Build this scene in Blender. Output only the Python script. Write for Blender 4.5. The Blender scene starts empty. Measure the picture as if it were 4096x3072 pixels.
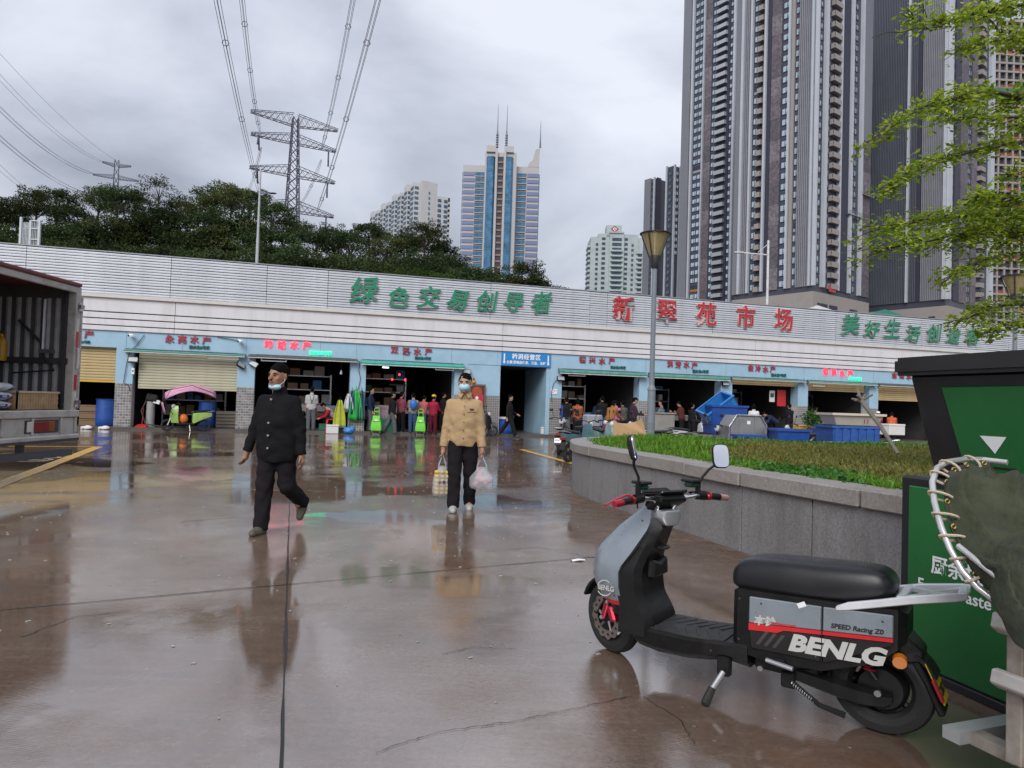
import bpy, bmesh, math, random
import numpy as np
from mathutils import Vector, Matrix
random.seed(7); np.random.seed(7)
S = bpy.context.scene
COL = S.collection
rad = math.radians
# ---------------------------------------------------------------- camera
FPX, CAMH, PITCH, ROLL = 2850.0, 1.38, .0272873, .0305794      # focal length in photo pixels, eye height, tilt, roll
CF = np.array([0, math.cos(PITCH), math.sin(PITCH)])
_r0 = np.array([1., 0, 0]); _u0 = np.cross(_r0, CF)
CR = math.cos(ROLL)*_r0 + math.sin(ROLL)*_u0
CU = -math.sin(ROLL)*_r0 + math.cos(ROLL)*_u0
CP = np.array([0, 0, CAMH])
cd = bpy.data.cameras.new('camera'); cam = bpy.data.objects.new('camera', cd); COL.objects.link(cam)
cd.sensor_width = 36; cd.sensor_fit = 'HORIZONTAL'; cd.lens = FPX/4096*36; cd.clip_start = .05; cd.clip_end = 4000
cam.matrix_world = Matrix(((CR[0], CU[0], -CF[0], 0), (CR[1], CU[1], -CF[1], 0), (CR[2], CU[2], -CF[2], CAMH), (0, 0, 0, 1)))
S.camera = cam
# ---------------------------------------------------------------- sky, sun, exposure
SUN_EL, SUN_AZ = rad(40), rad(196)        # azimuth clockwise from +Y: soft light from behind and left of the camera
SKYLOC = (3.1, 1.7, .4)
w = bpy.data.worlds.new('World'); S.world = w; w.use_nodes = True
nt = w.node_tree; nt.nodes.clear()
def N(t, **k):
    n = nt.nodes.new(t)
    for a, b in k.items(): setattr(n, a, b)
    return n
def L(a, b): nt.links.new(a, b)
out = N('ShaderNodeOutputWorld'); bg = N('ShaderNodeBackground'); bg.inputs[1].default_value = .1
sky = N('ShaderNodeTexSky', sky_type='NISHITA', sun_disc=False, sun_elevation=SUN_EL, sun_rotation=SUN_AZ, air_density=1.6, dust_density=3)
tc = N('ShaderNodeTexCoord'); sep = N('ShaderNodeSeparateXYZ'); L(tc.outputs['Generated'], sep.inputs[0])
cb = N('ShaderNodeMapping'); L(tc.outputs['Generated'], cb.inputs[0]); cb.inputs['Scale'].default_value = (1.0, 1.0, 1.75); cb.inputs['Location'].default_value = SKYLOC
n1 = N('ShaderNodeTexNoise'); L(cb.outputs[0], n1.inputs[0]); n1.inputs['Scale'].default_value = 2.1; n1.inputs['Detail'].default_value = 7; n1.inputs['Roughness'].default_value = .5; n1.inputs['Distortion'].default_value = .35
rp = N('ShaderNodeValToRGB'); L(n1.outputs[0], rp.inputs[0])
e = rp.color_ramp.elements; e[0].position = .36; e[0].color = (.36, .38, .46, 1); e[1].position = .64; e[1].color = (.84, .865, .96, 1)
m_ = e.new(.5); m_.color = (.60, .63, .73, 1)
sc_ = N('ShaderNodeMix', data_type='RGBA', blend_type='MULTIPLY'); sc_.inputs[0].default_value = 1; L(rp.outputs[0], sc_.inputs[6]); sc_.inputs[7].default_value = (6.5, 6.5, 6.5, 1)
mx = N('ShaderNodeMix', data_type='RGBA'); mx.inputs[0].default_value = .9; L(sky.outputs[0], mx.inputs[6]); L(sc_.outputs[2], mx.inputs[7])
L(mx.outputs[2], bg.inputs[0]); L(bg.outputs[0], out.inputs[0])
sl = bpy.data.lights.new('sun', 'SUN'); sl.energy = 1.5; sl.angle = rad(35); sl.color = (1, .97, .93)
so = bpy.data.objects.new('sun', sl); COL.objects.link(so); so.location = (0, -20, 60)
so.rotation_euler = Vector((-math.sin(SUN_AZ)*math.cos(SUN_EL), -math.cos(SUN_AZ)*math.cos(SUN_EL), -math.sin(SUN_EL))).to_track_quat('-Z', 'Y').to_euler()
S.view_settings.view_transform = 'Standard'; S.view_settings.look = 'None'; S.view_settings.gamma = 1; S.view_settings.exposure = 0.72
S.render.engine = 'CYCLES'; S.cycles.use_denoising = True; S.cycles.max_bounces = 6; S.cycles.transparent_max_bounces = 12
S.cycles.caustics_reflective = False; S.cycles.caustics_refractive = False
# ---------------------------------------------------------------- placing helpers (photo pixel -> ray -> point in the place)
def ray(x, y): return (CF*FPX + CR*(x-2048) + CU*(1536-y))/FPX
def onG(x, y, z=0.): d = ray(x, y); return CP + d*((z-CAMH)/d[2])
def onY(x, y, Y): d = ray(x, y); return CP + d*(Y/d[1])
def onV(x, y, p, n): d = ray(x, y); n = np.asarray(n, float); return CP + d*(((np.asarray(p, float)-CP)@n)/(d@n))
# ---------------------------------------------------------------- materials
MATS = {}
def mat(name, col=(.5, .5, .5), rough=.5, metal=0., var=.12, vs=6., bump=0., bs=60., spec=.5, emit=0., alpha=1., trans=0., rvar=.12, dirt=0., dcol=(.05, .045, .04), ds=2., coat=0., sub=0., streak=0.):
    if name in MATS: return MATS[name]
    m = bpy.data.materials.new(name); m.use_nodes = True; t = m.node_tree; b = t.nodes['Principled BSDF']; MATS[name] = m
    l = t.links.new; b.inputs['Roughness'].default_value = rough; b.inputs['Metallic'].default_value = metal
    b.inputs['Specular IOR Level'].default_value = spec; b.inputs['Alpha'].default_value = alpha; b.inputs['Transmission Weight'].default_value = trans
    b.inputs['Coat Weight'].default_value = coat; b.inputs['Coat Roughness'].default_value = .08
    b.inputs['Base Color'].default_value = (*col, 1)
    if sub: b.inputs['Subsurface Weight'].default_value = sub; b.inputs['Subsurface Radius'].default_value = (.02, .01, .006)
    if emit: b.inputs['Emission Color'].default_value = (*col, 1); b.inputs['Emission Strength'].default_value = emit
    tcn = t.nodes.new('ShaderNodeTexCoord')
    if var or dirt:
        nz = t.nodes.new('ShaderNodeTexNoise'); nz.inputs['Scale'].default_value = vs; nz.inputs['Detail'].default_value = 6; nz.inputs['Roughness'].default_value = .6; l(tcn.outputs['Object'], nz.inputs[0])
        r = t.nodes.new('ShaderNodeValToRGB'); l(nz.outputs[0], r.inputs[0]); e = r.color_ramp.elements
        e[0].position = .3; e[1].position = .7; e[0].color = (*[c*(1-var) for c in col], 1); e[1].color = (*[min(1, c*(1+var)) for c in col], 1)
        o = r.outputs[0]
        if dirt:
            n2 = t.nodes.new('ShaderNodeTexNoise'); n2.inputs['Scale'].default_value = ds; n2.inputs['Detail'].default_value = 9; n2.inputs['Roughness'].default_value = .68; mpn = t.nodes.new('ShaderNodeMapping'); mpn.inputs['Scale'].default_value = (1, 1, 1-streak); l(tcn.outputs['Object'], mpn.inputs[0]); l(mpn.outputs[0], n2.inputs[0])
            r2 = t.nodes.new('ShaderNodeValToRGB'); l(n2.outputs[0], r2.inputs[0]); e = r2.color_ramp.elements; e[0].position = .48; e[1].position = .72; e[0].color = (0, 0, 0, 1); e[1].color = (dirt, dirt, dirt, 1)
            mxn = t.nodes.new('ShaderNodeMix'); mxn.data_type = 'RGBA'; l(r2.outputs[0], mxn.inputs[0]); l(o, mxn.inputs[6]); mxn.inputs[7].default_value = (*dcol, 1); o = mxn.outputs[2]
        l(o, b.inputs['Base Color'])
        if rvar:
            mr = t.nodes.new('ShaderNodeMapRange'); l(nz.outputs[0], mr.inputs[0]); mr.inputs[1].default_value = .3; mr.inputs[2].default_value = .7
            mr.inputs[3].default_value = max(.02, rough-rvar); mr.inputs[4].default_value = min(1, rough+rvar); l(mr.outputs[0], b.inputs['Roughness'])
    if bump:
        nb = t.nodes.new('ShaderNodeTexNoise'); nb.inputs['Scale'].default_value = bs; nb.inputs['Detail'].default_value = 5; l(tcn.outputs['Object'], nb.inputs[0])
        bn = t.nodes.new('ShaderNodeBump'); bn.inputs['Strength'].default_value = bump; bn.inputs['Distance'].default_value = .02; l(nb.outputs[0], bn.inputs['Height']); l(bn.outputs[0], b.inputs['Normal'])
    return m
# ---------------------------------------------------------------- mesh builder
def rotm(ax, a): return np.array(Matrix.Rotation(a, 3, ax))
def frame(d):
    d = np.asarray(d, float); d = d/np.linalg.norm(d); a = np.array([0, 0, 1.]) if abs(d[2]) < .9 else np.array([1., 0, 0])
    u = np.cross(a, d); u /= np.linalg.norm(u); return u, np.cross(d, u), d
class MB:
    def __init__(s): s.v = []; s.f = []
    def add(s, vs, fs):
        b = len(s.v); s.v.extend([tuple(map(float, q)) for q in vs]); s.f.extend([tuple(i+b for i in q) for q in fs]); return s
    def box(s, c, d, R=None, taper=1.):
        x, y, z = [k/2 for k in d]; q = [(-x, -y, -z), (x, -y, -z), (x, y, -z), (-x, y, -z), (-x*taper, -y*taper, z), (x*taper, -y*taper, z), (x*taper, y*taper, z), (-x*taper, y*taper, z)]
        q = np.array(q)
        if R is not None: q = q@np.asarray(R).T
        return s.add(q+np.asarray(c, float), [(0, 3, 2, 1), (4, 5, 6, 7), (0, 1, 5, 4), (1, 2, 6, 5), (2, 3, 7, 6), (3, 0, 4, 7)])
    def bx(s, a, b): a = np.asarray(a, float); b = np.asarray(b, float); return s.box((a+b)/2, np.abs(b-a))
    def loft(s, rings, cap=True, closed=True):
        n = len(rings[0]); vs = [p for r in rings for p in r]; fs = []
        for i in range(len(rings)-1):
            for j in range(n if closed else n-1):
                k = (j+1) % n; fs.append((i*n+j, i*n+k, (i+1)*n+k, (i+1)*n+j))
        if cap and closed: fs.append(tuple(range(n-1, -1, -1))); fs.append(tuple((len(rings)-1)*n+j for j in range(n)))
        return s.add(vs, fs)
    def tube(s, pts, r, n=8, cap=True, flat=1.):
        pts = [np.asarray(p, float) for p in pts]; m = len(pts); r = [r]*m if np.isscalar(r) else r; rings = []; u = None
        for i, p in enumerate(pts):
            d = pts[min(i+1, m-1)]-pts[max(i-1, 0)]; d = d/(np.linalg.norm(d)+1e-9)
            if u is None: u, v, _ = frame(d)
            else:
                u = u-d*(u@d); u /= np.linalg.norm(u)+1e-9; v = np.cross(d, u)
            rings.append([p+r[i]*(math.cos(2*math.pi*k/n)*u+flat*math.sin(2*math.pi*k/n)*v) for k in range(n)])
        return s.loft(rings, cap)
    def cyl(s, a, b, r, r2=None, n=12): return s.tube([a, b], [r, r if r2 is None else r2], n)
    def lathe(s, prof, n=16, o=(0, 0, 0), R=None, cap=True):
        rings = []
        for r, z in prof:
            q = np.array([(r*math.cos(2*math.pi*k/n), r*math.sin(2*math.pi*k/n), z) for k in range(n)])
            if R is not None: q = q@np.asarray(R).T
            rings.append(list(q+np.asarray(o, float)))
        return s.loft(rings, cap)
    def ell(s, c, r, n=12, m=8, R=None):
        rings = []
        for i in range(m+1):
            a = -math.pi/2+math.pi*i/m; rr = max(math.cos(a), .02)
            q = np.array([(r[0]*rr*math.cos(2*math.pi*k/n), r[1]*rr*math.sin(2*math.pi*k/n), r[2]*math.sin(a)) for k in range(n)])
            if R is not None: q = q@np.asarray(R).T
            rings.append(list(q+np.asarray(c, float)))
        return s.loft(rings)
    def prism(s, poly, lo, hi, plane='xz'):
        P = {'xz': lambda a, b, h: (a, h, b), 'xy': lambda a, b, h: (a, b, h), 'yz': lambda a, b, h: (h, a, b)}[plane]
        return s.loft([[P(a, b, lo) for a, b in poly], [P(a, b, hi) for a, b in poly]])
    def build(s, name, m, parent=None, smooth=0, bevel=0., seg=1, loc=None, rot=None):
        me = bpy.data.meshes.new(name); me.from_pydata(s.v, [], s.f); me.update()
        b = bmesh.new(); b.from_mesh(me); bmesh.ops.recalc_face_normals(b, faces=b.faces)
        if bevel:
            es = [e for e in b.edges if len(e.link_faces) == 2 and e.calc_face_angle(0) > .5]
            bmesh.ops.bevel(b, geom=es, offset=bevel, segments=seg, affect='EDGES', clamp_overlap=True)
        b.to_mesh(me); b.free()
        if smooth: me.shade_smooth(); me.set_sharp_from_angle(angle=smooth if smooth > 1e-3 and smooth < 3.2 and smooth != 1 else .7)
        return link(name, me, m, parent, loc, rot)
def link(name, me, m=None, parent=None, loc=None, rot=None):
    o = bpy.data.objects.new(name, me); COL.objects.link(o)
    if m is not None and not me.materials: me.materials.append(m)
    if parent is not None: o.parent = parent
    if loc is not None: o.location = loc
    if rot is not None: o.rotation_euler = rot
    return o
def tag(o, label=None, cat=None, group=None, kind=None):
    for k, x in (('label', label), ('category', cat), ('group', group), ('kind', kind)):
        if x: o[k] = x
    return o
def thing(name, label, cat, loc=(0, 0, 0), rz=0., group=None):
    o = bpy.data.objects.new(name, None); COL.objects.link(o); o.location = [float(q) for q in loc]; o.rotation_euler = (0, 0, rz); o.empty_display_size = .1
    return tag(o, label, cat, group)
def clone(o, parent=None):
    c = o.copy(); COL.objects.link(c); c.parent = parent
    for ch in list(o.children): clone(ch, c)
    return c
def text(name, body, size, m, parent=None, loc=(0, 0, 0), rot=(0, 0, 0), ext=.01, bold=0., shear=0., sx=1., align='CENTER', sp=1., wob=0.):
    c = bpy.data.curves.new('t', 'FONT'); c.body = body; c.size = size; c.extrude = ext; c.offset = bold; c.shear = shear; c.align_x = align; c.align_y = 'CENTER'; c.space_character = sp; c.resolution_u = 3
    o = bpy.data.objects.new('t', c); COL.objects.link(o); bpy.context.view_layer.update()
    me = bpy.data.meshes.new_from_object(o.evaluated_get(bpy.context.evaluated_depsgraph_get())); bpy.data.objects.remove(o); bpy.data.curves.remove(c)
    me.materials.clear()
    for v in me.vertices: v.co.x *= sx
    r = link(name, me, m, parent, loc, rot); return r
UP = (math.pi/2, 0, 0)      # text standing in the xz plane, read from -y
# frequently used materials
WHITE = mat('white_paint', (.72, .72, .74), .45, dirt=.15, ds=3.)
BLK = mat('black_plastic', (.012, .012, .013), .38, var=.2)
RUB = mat('tyre_rubber', (.014, .014, .014), .75, bump=.2, bs=90)
STEEL = mat('worn_steel', (.42, .43, .44), .32, metal=.9, dirt=.3, ds=9)
CHROME = mat('chrome', (.75, .76, .78), .12, metal=1)
DARK = mat('dark_grey', (.045, .045, .05), .6)
# ================================================================ ground
TH, FD = .2952454, 29.1821          # market front: turned 17 degrees, 29 m away
DV = np.array([math.cos(TH), math.sin(TH), 0]); DN = np.array([-math.sin(TH), math.cos(TH), 0])
def ground_mat():
    m = bpy.data.materials.new('wet_concrete'); m.use_nodes = True; t = m.node_tree; b = t.nodes['Principled BSDF']; l = t.links.new
    def nd(k, **a):
        n = t.nodes.new(k)
        for x, y in a.items(): setattr(n, x, y)
        return n
    g = nd('ShaderNodeNewGeometry')
    def noise(s, d=6, r=.6, dist=0., src=None):
        n = nd('ShaderNodeTexNoise'); n.inputs['Scale'].default_value = s; n.inputs['Detail'].default_value = d; n.inputs['Roughness'].default_value = r; n.inputs['Distortion'].default_value = dist; l(src or g.outputs['Position'], n.inputs[0]); return n.outputs[0]
    def ramp(s, *st):
        r = nd('ShaderNodeValToRGB'); l(s, r.inputs[0]); e = r.color_ramp.elements
        e[0].position, e[0].color = st[0][0], (*st[0][1], 1); e[1].position, e[1].color = st[-1][0], (*st[-1][1], 1)
        for p, c in st[1:-1]: q = e.new(p); q.color = (*c, 1)
        return r.outputs[0]
    def mix(f, a, bb, bt='MIX'):
        n = nd('ShaderNodeMix', data_type='RGBA', blend_type=bt)
        for i, v in ((0, f), (6, a), (7, bb)):
            if hasattr(v, 'is_linked'): l(v, n.inputs[i])
            else: n.inputs[i].default_value = v if i == 0 else (*v, 1)
        return n.outputs[2]
    def g1(v): return (v, v, v)
    col = ramp(noise(.55, 9, .66, .3), (.3, (.105, .070, .052)), (.5, (.172, .124, .096)), (.72, (.245, .188, .152)))
    fine = ramp(noise(34, 9, .8), (.3, g1(.62)), (.72, g1(1.32))); col = mix(1., col, fine, 'MULTIPLY')
    # brushed streaks left by sweeping and tyres
    mp = nd('ShaderNodeMapping'); mp.inputs['Rotation'].default_value = (0, 0, .5); mp.inputs['Scale'].default_value = (.9, 14, 1); l(g.outputs['Position'], mp.inputs[0])
    streak = noise(1.3, 5, .6, 0, mp.outputs[0]); col = mix(.3, col, mix(1., col, ramp(streak, (.35, g1(.7)), (.65, g1(1.3))), 'MULTIPLY'))
    # rusty brown silt towards the planter
    silt = ramp(noise(1.1, 6, .7), (.5, g1(0)), (.68, g1(.5))); col = mix(silt, col, (.17, .085, .045))
    # pale chips and fish scales on the floor
    vo = nd('ShaderNodeTexVoronoi'); vo.inputs['Scale'].default_value = 7.5; vo.inputs['Randomness'].default_value = 1; l(g.outputs['Position'], vo.inputs[0])
    chips = ramp(vo.outputs['Distance'], (.05, g1(.55)), (.075, g1(0)))
    cm = mix(1., chips, ramp(noise(.35, 3, .5), (.45, g1(0)), (.6, g1(1))), 'MULTIPLY'); col = mix(cm, col, (.42, .40, .38))
    l(col, b.inputs['Base Color'])
    pud = noise(.42, 7, .58, .35)
    rough = ramp(pud, (.42, g1(.010)), (.535, g1(.018)), (.57, g1(.045)), (.64, g1(.09)), (.74, g1(.2)))
    rough = mix(1., rough, ramp(noise(9, 9, .75), (.3, g1(.5)), (.72, g1(2.0))), 'MULTIPLY')
    l(rough, b.inputs['Roughness'])
    ior = nd('ShaderNodeMapRange'); l(pud, ior.inputs[0]); ior.inputs[1].default_value = .52; ior.inputs[2].default_value = .62; ior.inputs[3].default_value = 3.0; ior.inputs[4].default_value = 2.2; l(ior.outputs[0], b.inputs['IOR']); b.inputs['Specular IOR Level'].default_value = .5
    # micro relief fades out where water stands; slow ripples remain
    h1 = noise(42, 8, .75); h2 = noise(3.2, 3, .5)
    bs = nd('ShaderNodeMapRange'); l(pud, bs.inputs[0]); bs.inputs[1].default_value = .48; bs.inputs[2].default_value = .62; bs.inputs[3].default_value = .022; bs.inputs[4].default_value = .32
    b1 = nd('ShaderNodeBump'); b1.inputs['Distance'].default_value = .008; l(h1, b1.inputs['Height']); l(bs.outputs[0], b1.inputs['Strength'])
    b2 = nd('ShaderNodeBump'); b2.inputs['Distance'].default_value = .01; b2.inputs['Strength'].default_value = .05; l(h2, b2.inputs['Height']); l(b1.outputs[0], b2.inputs['Normal'])
    wv = nd('ShaderNodeTexWave'); wv.inputs['Scale'].default_value = 17; wv.inputs['Distortion'].default_value = 1.5; wv.inputs['Detail'].default_value = 3; mp2 = nd('ShaderNodeMapping'); mp2.inputs['Rotation'].default_value = (0, 0, 1.15); l(g.outputs['Position'], mp2.inputs[0]); l(mp2.outputs[0], wv.inputs[0])
    b3 = nd('ShaderNodeBump'); b3.inputs['Distance'].default_value = .0011; l(bs.outputs[0], b3.inputs['Strength']); l(wv.outputs[0], b3.inputs['Height']); l(b2.outputs[0], b3.inputs['Normal']); l(b3.outputs[0], b.inputs['Normal'])
    return m
GM = ground_mat()
mb = MB(); mb.add([(-900, -40, 0), (900, -40, 0), (900, 1500, 0), (-900, 1500, 0)], [(0, 1, 2, 3)])
ground = tag(mb.build('ground', GM), kind='structure')
JOINT = mat('joint_sealant', (.012, .011, .01), .5, var=.4)
def strip(a, b, wd, z, name, m, jag=.0):
    a = np.array(a[:2], float); b = np.array(b[:2], float); d = b-a; ln = np.linalg.norm(d); d /= ln; q = np.array([-d[1], d[0]]); k = max(2, int(ln/.25)); mb = MB(); Lf = []; Rt = []
    for i in range(k+1):
        p = a+d*ln*i/k; Lf.append((*(p+q*(wd/2+random.uniform(-jag, jag))), z)); Rt.append((*(p-q*(wd/2+random.uniform(-jag, jag))), z))
    return tag(mb.loft([Lf, Rt], False, False).build(name, m), kind='structure')
jd = onG(1125, 3070)-onG(1157, 2052); jd /= np.linalg.norm(jd); j0 = onG(1148, 2339)
strip(j0-jd*22, j0+jd*5, .012, .004, 'slab_joint', JOINT, .004)
td = onG(2046, 2255)-onG(329, 2408); td /= np.linalg.norm(td)
strip(j0-td*9, j0+td*3.2, .009, .004, 'slab_joint', JOINT, .003)
strip(j0-jd*5.2-td*9, j0-jd*5.2+td*3, .008, .004, 'slab_joint', JOINT, .003)
strip(j0-jd*11-td*9, j0-jd*11+td*3, .008, .004, 'slab_joint', JOINT, .003)
def crack(pts, wd):      # hairline crack wandering across the slab
    P = [onG(*q)[:2] for q in pts]; rc = random.Random(int(pts[0][0])); Q = []
    for a_, b_ in zip(P[:-1], P[1:]):
        for k in range(14): Q.append(a_+(b_-a_)*k/14+np.array((rc.uniform(-1, 1), rc.uniform(-1, 1)))*.02*np.linalg.norm(b_-a_))
    Lf, Rt = [], []
    for i in range(1, len(Q)-1): d_ = Q[i+1]-Q[i-1]; d_ = np.array((-d_[1], d_[0]))/(np.linalg.norm(d_)+1e-6)*wd*rc.uniform(.3, 1); Lf.append((*(Q[i]+d_), .0045)); Rt.append((*(Q[i]-d_), .0045))
    tag(MB().loft([Lf, Rt], False, False).build('slab_crack', JOINT), kind='structure')
crack([(1480, 3020), (1750, 2930), (2050, 2890), (2330, 2830), (2560, 2780)], .0026); crack([(2560, 2780), (2720, 2880), (2790, 3000)], .002); crack([(60, 2560), (300, 2470), (560, 2440)], .004); crack([(1900, 2210), (2150, 2190), (2420, 2240)], .004); crack([(700, 2090), (930, 2070), (1180, 2085)], .006); crack([(1760, 2620), (1900, 2590), (2100, 2600)], .003)
YEL = mat('yellow_road_paint', (.66, .37, .04), .35, var=.2, vs=9, dirt=.4, ds=5, dcol=(.14, .10, .07), bump=.1)
a = onG(391, 1788); b = onG(0, 1938); strip(a, b+(b-a)*.5, .23, .005, 'road_marking', YEL, .008)
b = onG(45, 1786); strip(a+.02, b+(b-a)*1.2, .12, .008, 'road_marking', YEL, .008)
a = onG(2086, 1798.5); b = onG(2267, 1848); strip(a, b+(b-a)*.3, .18, .005, 'road_marking', YEL, .008)
b = onG(2190, 1798); strip(a, a+(b-a)*2.5, .1, .008, 'road_marking', YEL, .008)
# worn painted ring lettering on the bay beside the lorry
for i, (px, py) in enumerate(((60, 1838), (95, 1832), (130, 1838), (165, 1830), (110, 1842))):
    c = onG(px, py); mb = MB(); rr = .3
    mb.loft([[(c[0]+q*1.3*math.cos(k*math.pi/8), c[1]+q*.9*math.sin(k*math.pi/8), .005+.002*(i % 2)) for k in range(16)] for q in (rr, rr-.07)], False)
    tag(mb.build('road_marking', mat('faded_white_paint', (.4, .33, .26), .3, var=.3, dirt=.5, ds=6)), kind='structure')

# ================================================================ market building
FLOC = DN*FD
def FP(s, off=0., z=0.): return DV*s + DN*(FD+off) + np.array([0, 0, z])
S0, S1 = -16., 44.
market = thing('market_building', 'long white market hall with slatted parapet, blue fascia and row of open stalls', 'building', FLOC, TH)
SLAT = mat('aluminium_slat', (.60, .64, .69), .35, metal=.25, var=.06, vs=.8, dirt=.35, ds=1.5, dcol=(.32, .33, .34), streak=.9)
FAS = mat('white_fascia_panel', (.66, .66, .69), .5, var=.04, vs=.7, dirt=.42, ds=1.6, dcol=(.38, .37, .36), streak=.85)
TRIM = mat('cream_trim', (.62, .60, .57), .5, var=.08, dirt=.3, ds=3, dcol=(.3, .28, .25))
GAP = mat('dark_gap', (.075, .08, .095), .8)
BLUE = mat('pale_blue_render', (.33, .51, .65), .6, var=.07, vs=1.5, dirt=.25, ds=1.7, dcol=(.2, .32, .4), bump=.15, bs=40)
CONC = mat('raw_concrete', (.26, .25, .235), .8, var=.15, vs=2, dirt=.4, ds=1.4, dcol=(.13, .12, .11), bump=.2, bs=30)
ROOM = mat('shade_dark_room_wall', (.055, .058, .062), .85, dirt=.5, ds=1.2)  # near-black wall colour: the gloom of the unlit stalls is put into the paint
MB().bx((S0, .12, 4.8), (S1, .5, 6.47)).build('parapet', GAP, market)
MB().bx((S0, -.06, 6.46), (S1, .5, 6.5)).build('parapet_cap', mat('grey_flashing', (.3, .32, .36), .5, metal=.3), market)
rs = random.Random(3); zs = np.linspace(4.925, 6.45, 16); ph = zs[1]-zs[0]
cuts = [S0, -9.3, -4.6, -1.2, 1.1, 7.8, 12.35, 13.2, 18.6, 23.7, 25.6, 31, 37, S1]
slatm = {}
for i in range(15):
    for k in range(len(cuts)-1):
        a, b = cuts[k]+.008, cuts[k+1]-.008; key = round(b-a, 3)
        if key not in slatm:
            mb = MB(); lnn = b-a
            pr = [(-.0, 0), (-.03, .004), (-.036, ph*.4), (-.03, ph*.80), (0, ph*.83), (.03, ph*.83), (.03, 0)]
            mb.loft([[(0, y, z) for y, z in pr], [(lnn, y, z) for y, z in pr]]); o = mb.build('slat', SLAT, market, .5); slatm[key] = o.data
        else: o = link('slat', slatm[key], None, market)
        o.location = (a, rs.uniform(-.006, .006) + (-.02 if k in (5, 8) else 0), zs[i]+rs.uniform(-.004, .004)); o.rotation_euler = (0, rs.uniform(-.0006, .0006), 0)
MB().bx((S0, -.09, 4.79), (S1, .1, 4.915)).build('fascia_trim', TRIM, market, bevel=.012)
MB().bx((S0, .06, 3.6), (S1, .4, 4.8)).build('fascia_backing', GAP, market)
pc = [S0, -4.4, 8.4, 21.0, 33.5, S1]
for z0, z1, yo in ((4.295, 4.79, -.0), (4.052, 4.25, -.025), (3.802, 4.01, -.045), (3.6, 3.762, -.065)):
    for k in range(len(pc)-1):
        MB().bx((pc[k]+.006, yo, z0), (pc[k+1]-.006, .065, z1)).build('fascia_panel', FAS, market, bevel=.008)
MB().bx((S0, .0, 2.985), (S1, .3, 3.605)).build('blue_fascia', BLUE, market)
bc = [-8.35, -6.0, -4.1, -1.85, .9, 2.3, 4.2, 6.2, 8.2, 13.0, 15.2, 17.3, 19.4, 21.6, 23.8, 26, 28]
for s in bc: MB().bx((s-.006, -.006, 3.0), (s+.006, .01, 3.59)).build('fascia_joint', mat('blue_joint', (.16, .30, .40), .6), market)
# piers; every pier blue render above, small grey tiles below
TILE = [mat('grey_mosaic_tile%d' % i, c, .3, var=.15, vs=20) for i, c in enumerate(((.22, .215, .22), (.29, .28, .285), (.17, .168, .175)))]
GROUT = mat('pale_grout', (.55, .54, .53), .7)
piers = [(-10.7, -10.1), (-6.31, -5.74), (-2.14, -1.51), (2.10, 2.71), (6.36, 6.94), (10.6, 11.15), (14.9, 15.5), (19.15, 19.76), (23.47, 24.05), (27.76, 28.32), (32.1, 32.7), (36.4, 37), (40.6, 41.2)]
tilem = []
for tm in TILE: o = MB().bx((0, 0, 0), (.082, .012, .082)).build('tile', tm, market, bevel=.004); tilem.append(o.data); bpy.data.objects.remove(o)
rest = MB()
def tile_face(s0, s1, y, z0, z1, single):
    nx = max(1, round((s1-s0)/.096)); nz = round((z1-z0)/.1); px = (s1-s0)/nx; pz = (z1-z0)/nz
    for i in range(nx):
        for j in range(nz):
            p = (s0+i*px+(px-.082)/2, y-.006, z0+j*pz+(pz-.082)/2)
            if single: link('tile', rs.choice(tilem), None, market, p, (0, 0, rs.uniform(-.015, .015)))
            else: rest.bx(p, np.array(p)+np.array((.082, .012, .082)))
for i, (a, b) in enumerate(piers):
    MB().bx((a, 0, 1.68), (b, .55, 2.985)).build('pier', BLUE, market); MB().bx((a+.004, .004, 0), (b-.004, .55, 1.68)).build('pier_base', GROUT, market)
    tile_face(a, b, .0, .08, 1.68, i in (1, 2, 3))
# wall beside the passage
MB().bx((6.94, .02, 1.68), (8.35, .4, 2.985)).build('pier', BLUE, market); MB().bx((6.94, .03, 0), (8.35, .4, 1.68)).build('pier_base', GROUT, market); tile_face(6.96, 8.33, .02, .08, 1.68, False)
MB().bx((10.44, .05, 0), (10.6, 3, 2.985)).build('pier', BLUE, market)
rest.build('mosaic_tiles', TILE[0], market)['kind'] = 'stuff'
# rooms behind the openings
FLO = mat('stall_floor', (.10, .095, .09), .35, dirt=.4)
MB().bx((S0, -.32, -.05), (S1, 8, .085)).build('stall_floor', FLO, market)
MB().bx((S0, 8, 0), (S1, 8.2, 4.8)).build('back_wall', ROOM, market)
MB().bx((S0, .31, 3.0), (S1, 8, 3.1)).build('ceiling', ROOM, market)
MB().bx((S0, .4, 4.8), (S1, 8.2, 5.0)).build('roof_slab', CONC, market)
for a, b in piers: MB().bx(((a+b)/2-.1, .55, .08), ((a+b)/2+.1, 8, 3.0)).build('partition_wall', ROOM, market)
MB().bx((8.25, .4, .08), (8.35, 8, 3.0)).build('partition_wall', ROOM, market)
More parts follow.
